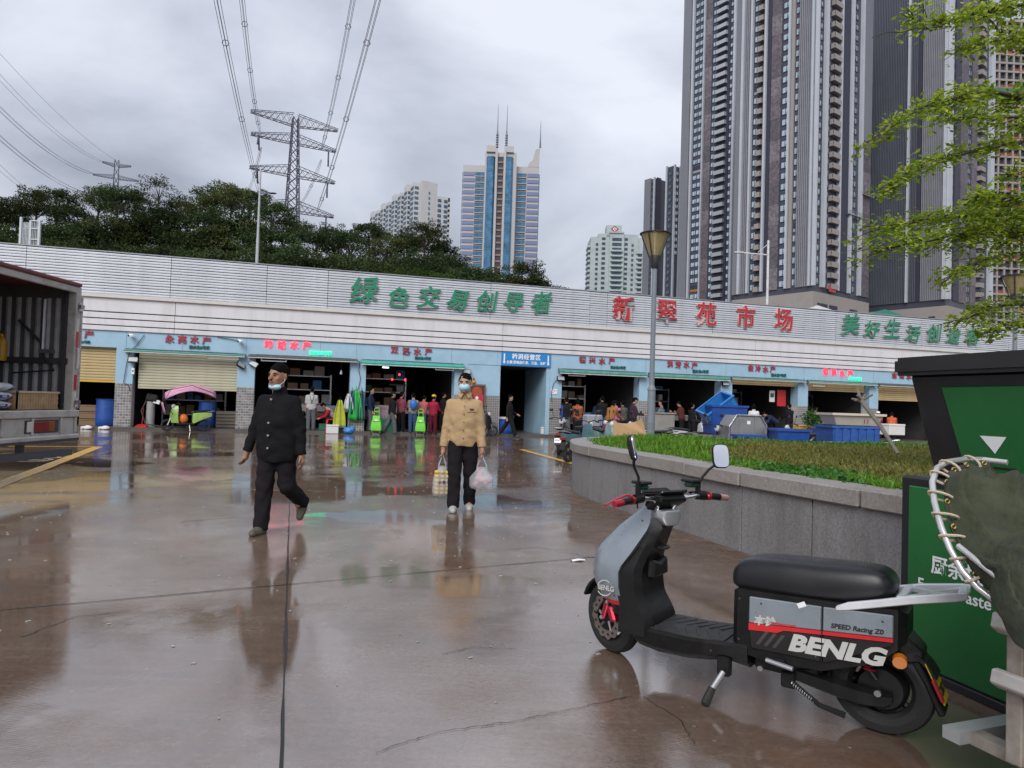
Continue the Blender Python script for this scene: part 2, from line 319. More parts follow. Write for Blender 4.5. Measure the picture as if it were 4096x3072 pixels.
# roller shutters: every lath a part
SHC = mat('cream_shutter_lath', (.50, .49, .36), .45, var=.06, dirt=.3, ds=3, dcol=(.3, .28, .2))
SHT = mat('tan_shutter_lath', (.50, .39, .20), .45, var=.08, dirt=.35, ds=3, dcol=(.28, .2, .1))
def shutter(label, s0, s1, zb, zt, m, foot=None):
    t = thing('roller_shutter', label, 'shutter', FP(s0, .2, zb), TH, 'roller shutters of the market stalls'); ln = s1-s0; p = .105; k = max(1, int(round((zt-zb-.06)/p))); me = None
    MB().bx((0, -.02, 0), (ln, .03, .06)).build('bottom_rail', foot or m, t)
    for i in range(k):
        if me is None:
            pr = [(0, 0), (-.022, .012), (-.03, p*.5), (-.022, p*.88), (0, p*.98), (.02, p*.98), (.02, 0)]; mb = MB()
            mb.loft([[(0, y, z) for y, z in pr], [(ln, y, z) for y, z in pr]]); o = mb.build('lath', m, t, .6); me = o.data
        else: o = link('lath', me, None, t)
        o.location = (0, 0, .06+i*p)
shutter('tan roller shutter with yellow foot rail half open behind the lorry', -10.1, -6.33, 1.70, 2.98, SHT, mat('yellow_rail', (.65, .42, .04), .5))
shutter('cream roller shutter half lowered behind the pink canopied scooter', -5.58, -2.15, 1.52, 2.98, SHC)
shutter('tan roller shutter nearly raised over the stall right of the blue tubs', 19.78, 23.45, 2.62, 2.98, SHT)
shutter('tan roller shutter nearly raised behind the cream tub', 24.07, 27.6, 2.47, 2.98, SHT)
shutter('tan roller shutter part lowered behind the white fruit crate', 28.34, 32.1, 2.12, 2.98, SHT)
# folded awnings on each stall
AWG = [mat('green_awning', (.06, .24, .20), .6, dirt=.5, ds=4, dcol=(.3, .32, .3)), mat('bright_green_awning', (.05, .36, .30), .55, dirt=.3, ds=5), mat('dark_awning', (.06, .08, .08), .7)]
RAIL = mat('white_awning_rail', (.62, .62, .62), .4, dirt=.3, ds=4)
WIRE = mat('black_cable', (.02, .02, .02), .6)
def awning(label, a, b, k, drop):
    t = thing('folded_awning', label, 'awning', FP(a, -.02, 2.9), TH, 'folded awnings over the stalls'); ln = b-a
    mb = MB(); mb.tube([(0, -.10, .02), (ln, -.10, .02)], .05, 10); mb.build('roller', AWG[2], t, .6)
    mb = MB(); mb.loft([[(x, -.17, .03), (x, -.24, -drop*.5), (x, -.22, -drop), (x, -.20, -drop), (x, -.15, .0)] for x in np.linspace(0, ln, 12)]); mb.build('canvas', AWG[k], t, .5)
    MB().bx((0, -.26, -drop-.03), (ln, -.2, -drop)).build('front_rail', RAIL, t, bevel=.006)
    for x in (.03, ln-.03):
        MB().box((x, -.06, 0), (.05, .2, .16)).build('bracket', STEEL, t)
        MB().tube([(x, -.1, 0), (x+(.5 if x < 1 else -.5), -.16, -.04), (x, -.22, -drop-.01)], .015, 6).build('arm', RAIL, t)
awn = [('awning with dark roll above the cream half shutter', -6.02, -1.87, 0, .05), ('awning with white front rail above the man in black', -1.75, 2.35, 2, .05), ('bright green awning over the crowded stall behind the man in tan', 2.5, 6.72, 1, .13), ('dark green awning over the stall right of the passage', 10.95, 15.15, 0, .13), ('dark green awning over the stall right of the lamp post', 15.3, 19.5, 0, .14), ('awning over the stall with red menu boards', 19.6, 23.75, 0, .04), ('awning over the stall with red lit characters behind the cream tub', 23.9, 28.05, 0, .05), ('awning over the stall nearest the green bin', 28.2, 32.3, 2, .05)]
for q in awn: awning(*q)
# ================================================================ signs
RED = mat('red_sign_face', (.42, .025, .035), .35, var=.1); RSIDE = mat('pink_sign_edge', (.62, .42, .40), .5)
GRN = mat('green_sign_face', (.0, .23, .12), .35, var=.08); GSIDE = mat('grey_sign_edge', (.33, .33, .32), .5)
def signrow(name, label, chars, size, fm, sm, bold, shear=0., tilt=None, sx=1., ext=.05, y=-.09):
    t = thing(name, label, 'sign', FP(chars[0][1], y, chars[0][2]), TH)
    for i, (c, s, z) in enumerate(chars):
        r = (math.pi/2, (tilt[i] if tilt else 0), 0); p = (s-chars[0][1], 0, z-chars[0][2]); sz = size if np.isscalar(size) else size[i]
        o = text('character', c, sz, sm, t, p, r, ext, bold+.012, shear, sx); q = text('face', c, sz, fm, o, (0, 0, ext+.004), (0, 0, 0), .004, bold, shear, sx)
    return t
signrow('sign', 'large red raised block characters in the middle of the slatted parapet', [('新', 13.98, 5.71), ('翠', 16.15, 5.71), ('苑', 18.21, 5.73), ('市', 20.34, 5.72), ('场', 22.48, 5.74)], 1.14, RED, RSIDE, .020, sx=.95)
tl = [-.1, .06, -.05, .1, -.06, .05, -.12]
signrow('sign', 'green raised brush characters on the slatted parapet left of the red ones', [('绿', 2.44, 5.66), ('色', 3.84, 5.50), ('交', 5.08, 5.58), ('易', 6.31, 5.58), ('创', 7.56, 5.60), ('导', 8.74, 5.66), ('者', 10.0, 5.70)], [1.12, .88, .95, .92, .92, .9, 1.0], GRN, GSIDE, .009, .22, tl)
signrow('sign', 'green raised brush characters at the right end of the parapet behind the leaves', [('美', 26.38, 5.75), ('好', 27.7, 5.62), ('生', 28.98, 5.70), ('活', 30.3, 5.55), ('创', 31.7, 5.64), ('造', 33.0, 5.6), ('者', 34.3, 5.62)], [1.1, .9, 1.05, .9, .98, .9, .95], GRN, GSIDE, .010, .2, tl)
REDL = mat('red_lit_face', (1., .03, .05), .4, emit=1.6, var=0); GRNL = mat('green_lit_face', (.02, .9, .32), .4, emit=1.1, var=0)
SGR = mat('small_green_face', (.0, .12, .10), .4); SRD = mat('stall_red_face', (.36, .04, .06), .45)
stalls = [('水产', -7.62, -7.22, '水鱼1号档', -7.65, -7.15, 0, 'red stall name just right of the lorry'), ('永亮水产', -4.55, -3.27, '淡水鱼2号档', -3.9, -3.13, 0, 'red stall name above the cream half shutter'),
          ('坤城水产', -1.05, .38, '淡水鱼3号档', .46, 1.37, 1, 'glowing red stall name left of the bright green awning'), ('双溪水产', 3.82, 5.22, '淡水鱼4号档', 4.63, 5.36, 0, 'red stall name above the bright green awning'),
          ('德兴水产', 12.08, 13.5, '淡水鱼5号档', 13.41, 14.22, 0, 'red stall name just right of the blue passage sign'), ('洪芳水产', 16.42, 17.7, '淡水鱼6号档', 17.56, 18.49, 0, 'red stall name just right of the lamp post'),
          ('佳冷水产', 20.73, 21.98, '淡水鱼7号档', 21.85, 22.78, 0, 'red stall name over the stall with red menu boards'), ('博民水产', 25.05, 26.55, '淡水鱼8号档', 26.44, 27.25, 1, 'glowing red stall name above the cream tub'), ('志强水产', 29.3, 30.7, '淡水鱼9号档', 30.6, 31.5, 0, 'red stall name beside the black frame of the green bin')]
for a, s0, s1, b, u0, u1, lit, lb in stalls:
    t = thing('stall_sign', lb + ' with small green number line', 'sign', FP(s0, -.03, 3.38), TH, 'stall name signs on the blue fascia')
    for i, c in enumerate(a):
        s = (s1-s0)*i/(len(a)-1); text('character', c, .31, REDL if lit else SRD, t, (s, 0, .0+rs.uniform(-.02, .02)), UP, .02, .008)
    text('number_line', b, (u1-u0)/len(b)*1.02, GRNL if lit else SGR, t, ((u0+u1)/2-s0, 0, -.25), UP, .012, .006)
BS = mat('bright_blue_sign', (.02, .23, .58), .4, var=.05); SW = mat('sign_white', (.8, .82, .84), .5, var=0)
t = thing('passage_sign', 'bright blue sign with white characters and two down arrows above the passage', 'sign', FP(8.36, -.03, 3.0), TH)
MB().bx((0, 0, 0), (2.25, .025, .58)).build('board', BS, t)
text('writing', '桥洞经营区', .25, SW, t, (1.12, -.004, .38), UP, .003, .006, sp=1.12); text('writing', '主营:豆制品批发、冻品、冰鲜', .135, SW, t, (1.12, -.004, .14), UP, .003, .004)
for x in (.13, 2.12):
    mb = MB(); mb.prism([(x-.03, .5), (x+.03, .5), (x+.03, .16), (x+.07, .16), (x, .06), (x-.07, .16), (x-.03, .16)], -.006, -.001, 'xz'); mb.build('arrow', SW, t)
# ================================================================ planter
GRAN = mat('grey_granite', (.21, .208, .21), .55, var=.35, vs=55, bump=.12, bs=90, dirt=.6, ds=2.2, dcol=(.085, .075, .07), streak=.75)
COPE = mat('granite_coping', (.27, .25, .235), .5, var=.22, vs=40, dirt=.5, ds=2.2, dcol=(.15, .125, .105), bump=.1)
pts = [onG(*q)[:2] for q in ((3013, 2224), (2904, 2188), (2690, 2112), (2542, 2062), (2390, 2011), (2307, 1978))]
dr = pts[0]-pts[1]; dr /= np.linalg.norm(dr); d2 = np.array([dr[0]*.93-dr[1]*-.37, dr[0]*-.37*-1*-1+dr[1]*.93])
edge = [pts[0]+np.array([.62, -1.45])*k for k in (4.2, 3.1, 2.1, 1.0)]
edge = [np.array((3.95, 3.6)), np.array((3.45, 4.4)), np.array((3.0, 5.2)), np.array((2.66, 6.0))] + pts + [np.array((1.03, 11.9)), np.array((1.12, 12.7)), np.array((1.45, 13.5)), np.array((2.0, 14.1)), np.array((2.8, 14.5)), np.array((5, 14.8)), np.array((9, 15.0)), np.array((13, 14.9))]
def smooth_line(P, n):
    P = [np.array(p, float) for p in P]
    for _ in range(2):
        Q = [P[0]]
        for a, b in zip(P[:-1], P[1:]): Q += [a*.75+b*.25, a*.25+b*.75]
        P = Q+[P[-1]]
    d = np.cumsum([0]+[np.linalg.norm(b-a) for a, b in zip(P[:-1], P[1:])]); tt = np.linspace(0, d[-1], n); A = np.array(P)
    return np.stack([np.interp(tt, d, A[:, 0]), np.interp(tt, d, A[:, 1])], 1), d[-1]
EL, eln = smooth_line(edge, 400)
def offs(i0, i1, o, k=7):
    idx = np.linspace(i0, i1, k); P = []
    for i in idx:
        j = int(min(max(i, 1), 397)); p = EL[j]*(1-(i-j))+EL[min(j+1, 399)]*(i-j); d = EL[j+1]-EL[j-1]; d = d/np.linalg.norm(d); P.append(p+np.array([d[1], -d[0]])*o)
    return P
planter = thing('planter', 'raised curved planter of grey granite with coping stones round a grass bed', 'planter')
def curved(name, i0, i1, o0, o1, z0, z1, m, bev=.006):
    A, B = offs(i0, i1, o0), offs(i0, i1, o1); mb = MB()
    mb.loft([[(*a, z0), (*b, z0), (*b, z1), (*a, z1)] for a, b in zip(A, B)]); return mb.build(name, m, planter, .5, bev)
ppm = 400/eln
i = 2.; k = 0
while i < 396:
    ln = (1.22+.2*((k*7) % 3-1))*ppm; j = min(i+ln, 397); zz = .008*((k*5) % 3-1); curved('coping_stone', i+.05*ppm*.2, j-.05*ppm*.2, -.05+zz*.6, .36, .64, .785+zz*.5, COPE, .012); i = j; k += 1
i = 2.
while i < 396: j = min(i+.92*ppm, 397); curved('granite_panel', i+.12, j-.12, .0, .05, 0, .645, GRAN, .004); i = j
curved('backing', 2, 397, .045, .30, 0, .63, CONC, 0)
SOIL = mat('soil', (.05, .04, .028), .95, var=.4, bump=.5, bs=20)
inner = offs(2, 397, .3, 120)+[np.array((14, 8)), np.array((9, 2.2))]
mb = MB(); c0 = np.array((6, 9.5)); R1 = [(*p, .70) for p in inner]; R2 = [(*(c0+(p-c0)*.7), .76) for p in inner]; R3 = [(*(c0+(p-c0)*.02), .8) for p in inner]
mb.loft([R1, R2, R3], False); mb.build('soil_bed', SOIL, planter, .8)
def inside(p):
    P = np.array(inner); x, y = p; r = False; j = len(P)-1
    for i in range(len(P)):
        if (P[i, 1] > y) != (P[j, 1] > y) and x < (P[j, 0]-P[i, 0])*(y-P[i, 1])/(P[j, 1]-P[i, 1])+P[i, 0]: r = not r
        j = i
    return r

# rusty silt washed along the foot of the planter
def silt_mat():
    m = bpy.data.materials.new('rusty_silt'); m.use_nodes = True; t = m.node_tree; b = t.nodes['Principled BSDF']; l = t.links.new
    at = t.nodes.new('ShaderNodeAttribute'); at.attribute_name = 'cover'; nz = t.nodes.new('ShaderNodeTexNoise'); nz.inputs['Scale'].default_value = 3.5; nz.inputs['Detail'].default_value = 9; nz.inputs['Roughness'].default_value = .7
    tcn = t.nodes.new('ShaderNodeTexCoord'); l(tcn.outputs['Object'], nz.inputs[0]); a = t.nodes.new('ShaderNodeMath'); a.operation = 'ADD'; l(at.outputs['Fac'], a.inputs[0]); l(nz.outputs[0], a.inputs[1])
    r = t.nodes.new('ShaderNodeMapRange'); l(a.outputs[0], r.inputs[0]); r.inputs[1].default_value = .72; r.inputs[2].default_value = 1.25; l(r.outputs[0], b.inputs['Alpha'])
    c = t.nodes.new('ShaderNodeValToRGB'); l(nz.outputs[0], c.inputs[0]); e = c.color_ramp.elements; e[0].position = .35; e[0].color = (.10, .055, .035, 1); e[1].position = .65; e[1].color = (.20, .125, .085, 1); l(c.outputs[0], b.inputs['Base Color']); b.inputs['Roughness'].default_value = .3; b.inputs['IOR'].default_value = 1.6
    bn = t.nodes.new('ShaderNodeBump'); bn.inputs['Strength'].default_value = .5; bn.inputs['Distance'].default_value = .01; n2 = t.nodes.new('ShaderNodeTexNoise'); n2.inputs['Scale'].default_value = 30; n2.inputs['Detail'].default_value = 8; l(tcn.outputs['Object'], n2.inputs[0]); l(n2.outputs[0], bn.inputs['Height']); l(bn.outputs[0], b.inputs['Normal']); return m
A_ = [offs(4, 300, -.01-q, 60) for q in (0, .25, .7, 1.5, 2.4)]
mb = MB(); mb.loft([[(*p, .0062) for p in row] for row in A_], False, False); o = mb.build('silt', silt_mat()); tag(o, kind='structure')
at_ = o.data.attributes.new('cover', 'FLOAT', 'POINT'); nrow = len(A_[0])
for i in range(len(o.data.vertices)): at_.data[i].value = (.62, .5, .36, .2, .0)[i//nrow]
# ================================================================ far buildings
WDK = mat('charcoal_cladding', (.05, .056, .08), .45, var=.12, vs=.15)
WHF = mat('white_fin', (.44, .47, .52), .45, var=.06, vs=.2)
GRY = mat('smooth_grey_panel', (.17, .18, .21), .5, var=.06, vs=.1)
RIB = mat('ribbed_metal', (.27, .275, .31), .45, metal=.2, var=.08, vs=.3); RIBD = mat('dark_ribbed_metal', (.10, .11, .14), .45, var=.08, vs=.3)
BRN = [mat('brown_mesh_panel%d' % i, c, .6, var=.5, vs=1.4, bump=.5, bs=1.6) for i, c in enumerate(((.125, .105, .125), (.16, .14, .16), (.10, .088, .105)))]
CONF = mat('far_concrete', (.30, .28, .265), .8, var=.12, vs=.3, dirt=.4, ds=.3, dcol=(.17, .155, .14))
GLS = mat('sky_glass', (.46, .56, .64), .12, metal=.55, var=.22, vs=.25, spec=.8); GLD = mat('dark_glass', (.10, .16, .22), .1, metal=.3, var=.4, vs=.2)
FRM = mat('window_frame', (.04, .04, .05), .5); NAVY = mat('navy_recess', (.03, .032, .055), .6)
def winmesh(key, wd, ht, kind=0, cache={}):
    k = (key, round(wd, 2), round(ht, 2), kind)
    if k in cache: return cache[k]
    mb = MB(); mb.bx((0, -.12, 0), (wd, .1, ht)); nf = len(mb.f)
    fr = MB(); e = min(.09, wd*.06)
    for a, b in (((0, -.2, 0), (wd, -.1, e)), ((0, -.2, ht-e), (wd, -.1, ht)), ((0, -.2, 0), (e, -.1, ht)), ((wd-e, -.2, 0), (wd, -.1, ht))): fr.bx(a, b)
    xs = (.62,) if wd < 2 else (.36, .5, .86)
    for q in xs: fr.bx((wd*q-e/2, -.2, 0), (wd*q+e/2, -.1, ht))
    if kind: fr.bx((wd*.62, -.2, ht*.22), (wd, -.1, ht*.22+e))
    mb.add(fr.v, fr.f); me = bpy.data.meshes.new('window'); me.from_pydata(mb.v, [], mb.f); me.materials.append({'s': GLS, 'd': GLD, 'b': MATS.get('blue_glass') or GLS}[key]); me.materials.append(FRM)
    for i, p in enumerate(me.polygons): p.material_index = 0 if i < nf else 1
    cache[k] = me; return me
class Fac:
    """a facade from p to q (plan points, left to right as seen), columns placed by photo x at height row y"""
    def __init__(s, parent, p, q, z0, z1, fh=3.0):
        s.par = parent; s.p = np.array(p[:2], float); s.q = np.array(q[:2], float); s.len = np.linalg.norm(s.q-s.p); s.d = (s.q-s.p)/s.len; s.n = np.array([s.d[1], -s.d[0]]); s.z0, s.z1, s.fh = z0, z1, fh
        s.base = np.array(parent.location)[:2]; s.ang = math.atan2(s.d[1], s.d[0]); s.count = 0
        s.f = bpy.data.objects.new('facade', None); COL.objects.link(s.f); s.f.parent = parent; s.f.location = (*(s.p-s.base), 0); s.f.rotation_euler = (0, 0, s.ang)
    def t(s, x, y):
        P = onV(x, y, (*s.p, 0), (*s.n, 0)); return float((P[:2]-s.p)@s.d)
    def slab(s, name, a, b, y0, y1, m, z0=None, z1=None, **k): return MB().bx((a, y0, s.z0 if z0 is None else z0), (b, y1, s.z1 if z1 is None else z1)).build(name, m, s.f, **k)
    def ribs(s, a, b, m, back, pitch=.55, z0=None, z1=None):
        s.slab('rib_backing', a, b, -.1, .1, back, z0, z1); mb = MB(); z0 = s.z0 if z0 is None else z0; z1 = s.z1 if z1 is None else z1
        for x in np.arange(a+pitch*.3, b-pitch*.2, pitch): mb.bx((x, -.42, z0), (x+pitch*.45, -.1, z1))
        mb.build('ribs', m, s.f)
    def wins(s, a, b, key='s', kind=1, h=.58, z0=None, skip=(), two=False, z1=None):
        z = s.z0 if z0 is None else z0; i = 0
        while z+s.fh < (z1 or s.z1):
            if i in skip:
                s.slab('open_storey', a+.1, b-.1, -.03, .05, NAVY, z+.3, z+s.fh-.3); s.slab('safety_rail', a+.1, b-.1, -.14, -.05, mat('orange_net', (.42, .17, .02), .7) if i == 2 else STEEL, z+.3, z+1.1)
            else:
                for (u, v) in (((a, a+(b-a)*.48), (a+(b-a)*.52, b)) if two else ((a, b),)): link('window', winmesh(key, v-u, s.fh*h, kind), None, s.f, (u, 0, z+s.fh*.22))
            z += s.fh; i += 1
    def mesh(s, a, b, z0=None, n=2):
        z = s.z0 if z0 is None else z0; i = random.randrange(3)
        while z < s.z1: s.slab('mesh_panel', a, b, -.3-.05*(i % 2), 0, BRN[i % 3], z+.05, min(z+n*s.fh, s.z1)); z += n*s.fh; i += 1
    def balc(s, a, b, m, z0=None, out=1.2, solid=.62, skip=()):
        z = s.z0 if z0 is None else z0; me = None; s.slab('recess', a, b, -.02, .1, NAVY, z); i = 0
        while z+s.fh < s.z1:
            if me is None: o = MB().bx((0, -out, 0), (b-a, 0, .25)).bx((0, -out, .25), (b-a, -out+.12, s.fh*solid*.75)).bx((0, -out, .25), (.12, 0, s.fh*solid*.75)).bx((b-a-.12, -out, .25), (b-a, 0, s.fh*solid*.75)).build('balcony', m, s.f); me = o.data
            else: o = link('balcony', me, None, s.f)
            o.location = (a, 0, z); z += s.fh; i += 1
def corner_pts(x, y, Y): return onY(x, y, Y)
def line_to(p, d, x, y):      # where the vertical plane through p along d meets the photo column x (at row y)
    n = np.array([d[1], -d[0], 0]); return onV(x, y, (p[0], p[1], 0), n)[:2]
DL, DR = np.array([-.75, 1.]), np.array([1.33, 1.])
# ---- tower B, the big one in front
cB = corner_pts(3258, 700, 188)[:2]; lB = line_to(cB, DL, 2945, 700); rB = line_to(cB, DR, 3476, 700)
TB = thing('residential_tower', 'huge dark and white striped tower with concrete podium right of the lamp', 'tower', (*cB, 0)); ZB = 35.
back = rB+(lB-cB)
def hull(parent, pts, z0, z1, m, name='core', shrink=.0): 
    b = np.array(parent.location)[:2]; MB().loft([[(*(np.array(p)-b), z0) for p in pts], [(*(np.array(p)-b), z1) for p in pts]]).build(name, m, parent)
hull(TB, [cB, rB, back, lB], 31, 128, WDK)
FL = Fac(TB, lB, cB, ZB, 127); yy = 300
T = lambda *x: [FL.t(q, yy) for q in x]
def colm(F, spec, yy):
    for sp in spec:
        k = sp[0]; a, b = F.t(sp[1], yy), F.t(sp[2], yy); o = sp[3] if len(sp) > 3 else {}
        if k == 'w': F.slab('white_fin', a, b, -.9, .1, WHF, o.get('z0'))
        elif k == 'g': F.slab('grey_panel', a, b, -.5, .1, GRY, o.get('z0'))
        elif k == 'r': F.ribs(a, b, RIB, GRY, **o)
        elif k == 'rd': F.ribs(a, b, RIBD, WDK, **o)
        elif k == 'win': F.wins(a, b, **o)
        elif k == 'm': F.mesh(a, b, **o)
        elif k == 'b': F.balc(a, b, CONF, **o)
        elif k == 'bg': F.balc(a, b, mat('grey_balcony', (.36, .40, .44), .4, var=.1), **o)
        elif k == 'n': F.slab('dark_strip', a, b, -.25, .1, NAVY, o.get('z0'))
        elif k == 'p': F.slab('concrete_pier', a, b, -.5, .1, CONF, o.get('z0'))
colm(FL, [('g', 2950, 2971), ('w', 2971, 2980), ('r', 2980, 3006), ('w', 3007, 3014), ('win', 3018, 3035, dict(skip=(6, 19))), ('b', 3037, 3058), ('w', 3062, 3070), ('n', 3071, 3086), ('m', 3088, 3127), ('win', 3132, 3155), ('w', 3158, 3166), ('p', 3169, 3181), ('win', 3184, 3196, dict(skip=(5,))), ('r', 3197, 3249), ('w', 3252, 3260)], 300)
FR = Fac(TB, cB, rB, ZB, 127)
colm(FR, [('w', 3261, 3266), ('win', 3268, 3289, dict(skip=(6,))), ('w', 3293, 3304), ('win', 3308, 3319), ('b', 3322, 3352), ('w', 3353, 3361), ('n', 3363, 3398), ('w', 3398, 3406), ('win', 3410, 3430, dict(skip=(5,), two=True)), ('w', 3440, 3447), ('g', 3451, 3484, dict(z0=80)), ('m', 3451, 3484)], 300)
# podium of raw concrete with openings
hull(TB, [cB+np.array((-.0, -.6)), rB+np.array((.4, -.4)), back, lB+np.array((-.5, 0))], 0, 33.5, CONF, 'podium')
for F, xs in ((FL, ((3108, 3122), (3060, 3075), (2990, 3006))), (FR, ((3262, 3300), (3310, 3340), (3392, 3420)))):
    for a, b in xs: F.slab('opening', F.t(a, 1200), F.t(b, 1200), -.75, -.5, NAVY, 27.2, 30.6)
FR.slab('red_barrier', FR.t(3304, 1130), FR.t(3330, 1130), -1., -.8, mat('red_barrier', (.5, .05, .07), .6), 34.2, 36.2)
for (F, x0, x1, z) in ((FR, 3385, 3437, 57.), (FR, 3437, 3480, 64.)):   # hanging work platforms
    a, b = F.t(x0, 700), F.t(x1, 700); t = thing('work_platform', 'hanging grey work platform %s on the big tower face' % ('lower, by the windows' if z < 60 else 'higher, beside the bare corner'), 'platform', (*(F.p+F.d*a+F.n*1.2), z), F.ang)
    MB().bx((0, 0, 0), (b-a, .8, .15)).build('deck', STEEL, t); mb = MB()
    for q in np.linspace(0, b-a, 5): mb.cyl((q, 0, 0), (q, 0, 1.1), .06, n=6)
    mb.cyl((0, 0, 1.1), (b-a, 0, 1.1), .06, n=6).build('railing', STEEL, t)
# ---- tower A, behind to the left
cA = onY(2945, 600, 252)[:2]; lA = line_to(cA, DL, 2733, 600); bA = cA+np.array((18, 14))
TA = thing('residential_tower', 'tall dark tower with pale stacked balconies behind the lamp post', 'tower', (*cA, 0))
hull(TA, [cA, bA, bA+(lA-cA), lA], 0, 168, WDK); FA_ = Fac(TA, lA, cA, 39, 167)
colm(FA_, [('g', 2735, 2766), ('win', 2767, 2771, dict(h=.5)), ('w', 2772, 2779), ('win', 2782, 2816, dict(two=True, skip=(2, 17))), ('w', 2818, 2822), ('m', 2824, 2850), ('win', 2853, 2867), ('bg', 2870, 2911), ('n', 2912, 2921), ('win', 2922, 2936, dict(h=.5)), ('w', 2938, 2946)], 250)
# ---- tower C, right, mostly ribbed
cC = onY(3792, 600, 205)[:2]; lC = line_to(cC, DL, 3440, 600); rC = line_to(cC, DR, 3972, 600)
TC = thing('residential_tower', 'dark finely ribbed tower behind the tree on the right', 'tower', (*cC, 0))
hull(TC, [cC, rC, rC+(lC-cC), lC], 33, 176, WDK); FC = Fac(TC, lC, cC, 35.3, 175)
colm(FC, [('rd', 3450, 3636, dict(pitch=.5)), ('w', 3637, 3646), ('rd', 3648, 3674, dict(pitch=.5)), ('n', 3675, 3691), ('r', 3693, 3780, dict(pitch=.5)), ('w', 3783, 3794)], 300)
FC2 = Fac(TC, cC, rC, 35.3, 175)
colm(FC2, [('w', 3795, 3803), ('win', 3806, 3818), ('n', 3820, 3842), ('m', 3843, 3872), ('win', 3874, 3886), ('m', 3888, 3908), ('b', 3912, 3930), ('win', 3933, 3948, dict(two=True)), ('w', 3955, 3970)], 300)
hull(TC, [cC+np.array((0, -.8)), rC, rC+(lC-cC), lC], 0, 33.4, CONF, 'podium')
for a, b in ((3560, 3585), (3640, 3665), (3720, 3745)): FC.slab('opening', FC.t(a, 1220), FC.t(b, 1220), -1, -.7, NAVY, 27, 30.5)
# ---- concrete frame under construction, far right
cD = onY(3955, 600, 262)[:2]; TD = thing('unfinished_tower', 'unfinished concrete tower with open storeys and red nets at the far right', 'building', (*cD, 0))
q = cD+np.array((44, 3)); hull(TD, [cD, q, q+np.array((0, 30)), cD+np.array((0, 30))], 0, 150, NAVY); FDn = Fac(TD, cD, q, 20, 150)
for k in range(42): FDn.slab('floor_slab', 0, 44, -1, .2, CONF, 18+k*3.2, 18.7+k*3.2)
for k in range(16): FDn.slab('column', k*2.8, k*2.8+.7, -.9, .2, CONF, 18, 150)
for k in range(40):
    if k % 2: FDn.slab('red_net', (k*5 % 4)*2.8+.7, (k*5 % 4)*2.8+9, -.6, -.5, mat('red_net', (.32, .05, .05), .8), 18.8+k*3.2, 19.7+k*3.2)
FDn.slab('green_net', 0, 44, -1.3, -1.1, mat('green_net', (.05, .16, .14), .8), 120, 124)
# ---- slim dark towers left of tower A
for (x0, x1, x2, yt, Yd, lb, rows) in ((2576, 2617, 2660, 712, 330, 'slim dark tower with rounded cap just above the lamp head', 0), (2661, 2690, 2742, 662, 318, 'slim tower with white edge strips beside the lamp head', 1)):
    c = onY(x1, 900, Yd)[:2]; a = line_to(c, DL, x0, 900); b = line_to(c, DR, x2, 900); zt = onY(x1, yt, Yd)[2]; t = thing('slim_tower', lb, 'tower', (*c, 0)); hull(t, [c, b, b+(a-c), a], 0, zt, WDK)
    f1, f2 = Fac(t, a, c, 40, zt+.5), Fac(t, c, b, 40, zt+.5)
    if rows == 0: f1.slab('grey_panel', 0, f1.len*.62, -.4, .1, GRY); f1.slab('white_fin', f1.len*.9, f1.len, -.6, .1, WHF); f1.wins(f1.len*.66, f1.len*.84, 'd'); f2.slab('dark_strip', 1, f2.len*.5, -.4, .1, NAVY)
    else:
        for q in (0, .42, .92): f2.slab('white_fin', f2.len*q, f2.len*q+.9, -.6, .1, WHF)
        f1.slab('white_fin', 0, .9, -.6, .1, WHF); f2.wins(f2.len*.12, f2.len*.38, 's', z0=70); f2.wins(f2.len*.52, f2.len*.86, 's', z0=70); f1.wins(1.5, f1.len-1, 'd')
# ---- blue and white striped tower with spires
Yb = 345.; BGL = mat('blue_glass', (.06, .18, .31), .12, metal=.45, var=.35, vs=.3); BST = mat('lilac_blue_stripe', (.14, .18, .32), .5, var=.08, vs=.2); CRM = mat('cream_render', (.42, .41, .42), .6, var=.06, vs=.2)
pb = onY(2000, 900, Yb); TBl = thing('spired_tower', 'blue and white banded tower with two thin spires and a pointed right roof', 'tower', (pb[0], Yb, 0))
mpp = Yb/FPX; bX = lambda x: (x-2000)*mpp; zB = lambda y: onY(2000, y, Yb)[2]
ztop = zB(664); zc = zB(622); z0 = 24.
for (a, b, sgn) in ((1845, 1935, 1), (2060, 2151, -1)):
    A, B = bX(a), bX(b); MB().bx((A, 0, 0), (B, 16, ztop)).build('wing', CRM, TBl); wl = B-A; z = z0; w1 = wl*.52
    while z+3 < ztop-1:
        u0 = A+.2 if sgn > 0 else B-w1; link_ = MB().bx((u0, -.3, z+.9), (u0+w1-.2, .1, z+2.7)).build('blue_band', BST, TBl)
        u1 = A+w1+.3 if sgn > 0 else A+.4; link('window', winmesh('b', wl-w1-.8, 1.9), None, TBl, (u1, .05, z+.8)); link('balcony_slab', MB().bx((u1, -.7, z+.45), (u1+wl-w1-.8, .1, z+.75)).build('balcony_slab', CRM, TBl).data, None, TBl) if False else MB().bx((u1, -.7, z+.45), (u1+wl-w1-.8, .1, z+.75)).build('balcony_slab', CRM, TBl)
        z += 3
    so_ = A if sgn > 0 else B
    z = z0
    while z+3 < ztop-3: MB().bx((so_-.4, 1, z+.9), (so_+.4, 6, z+2.8)).build('side_window', BGL, TBl); z += 3
A, B = bX(1934), bX(2059); MB().bx((A, -4, 0), (B, 16, zc)).build('shaft', CRM, TBl)
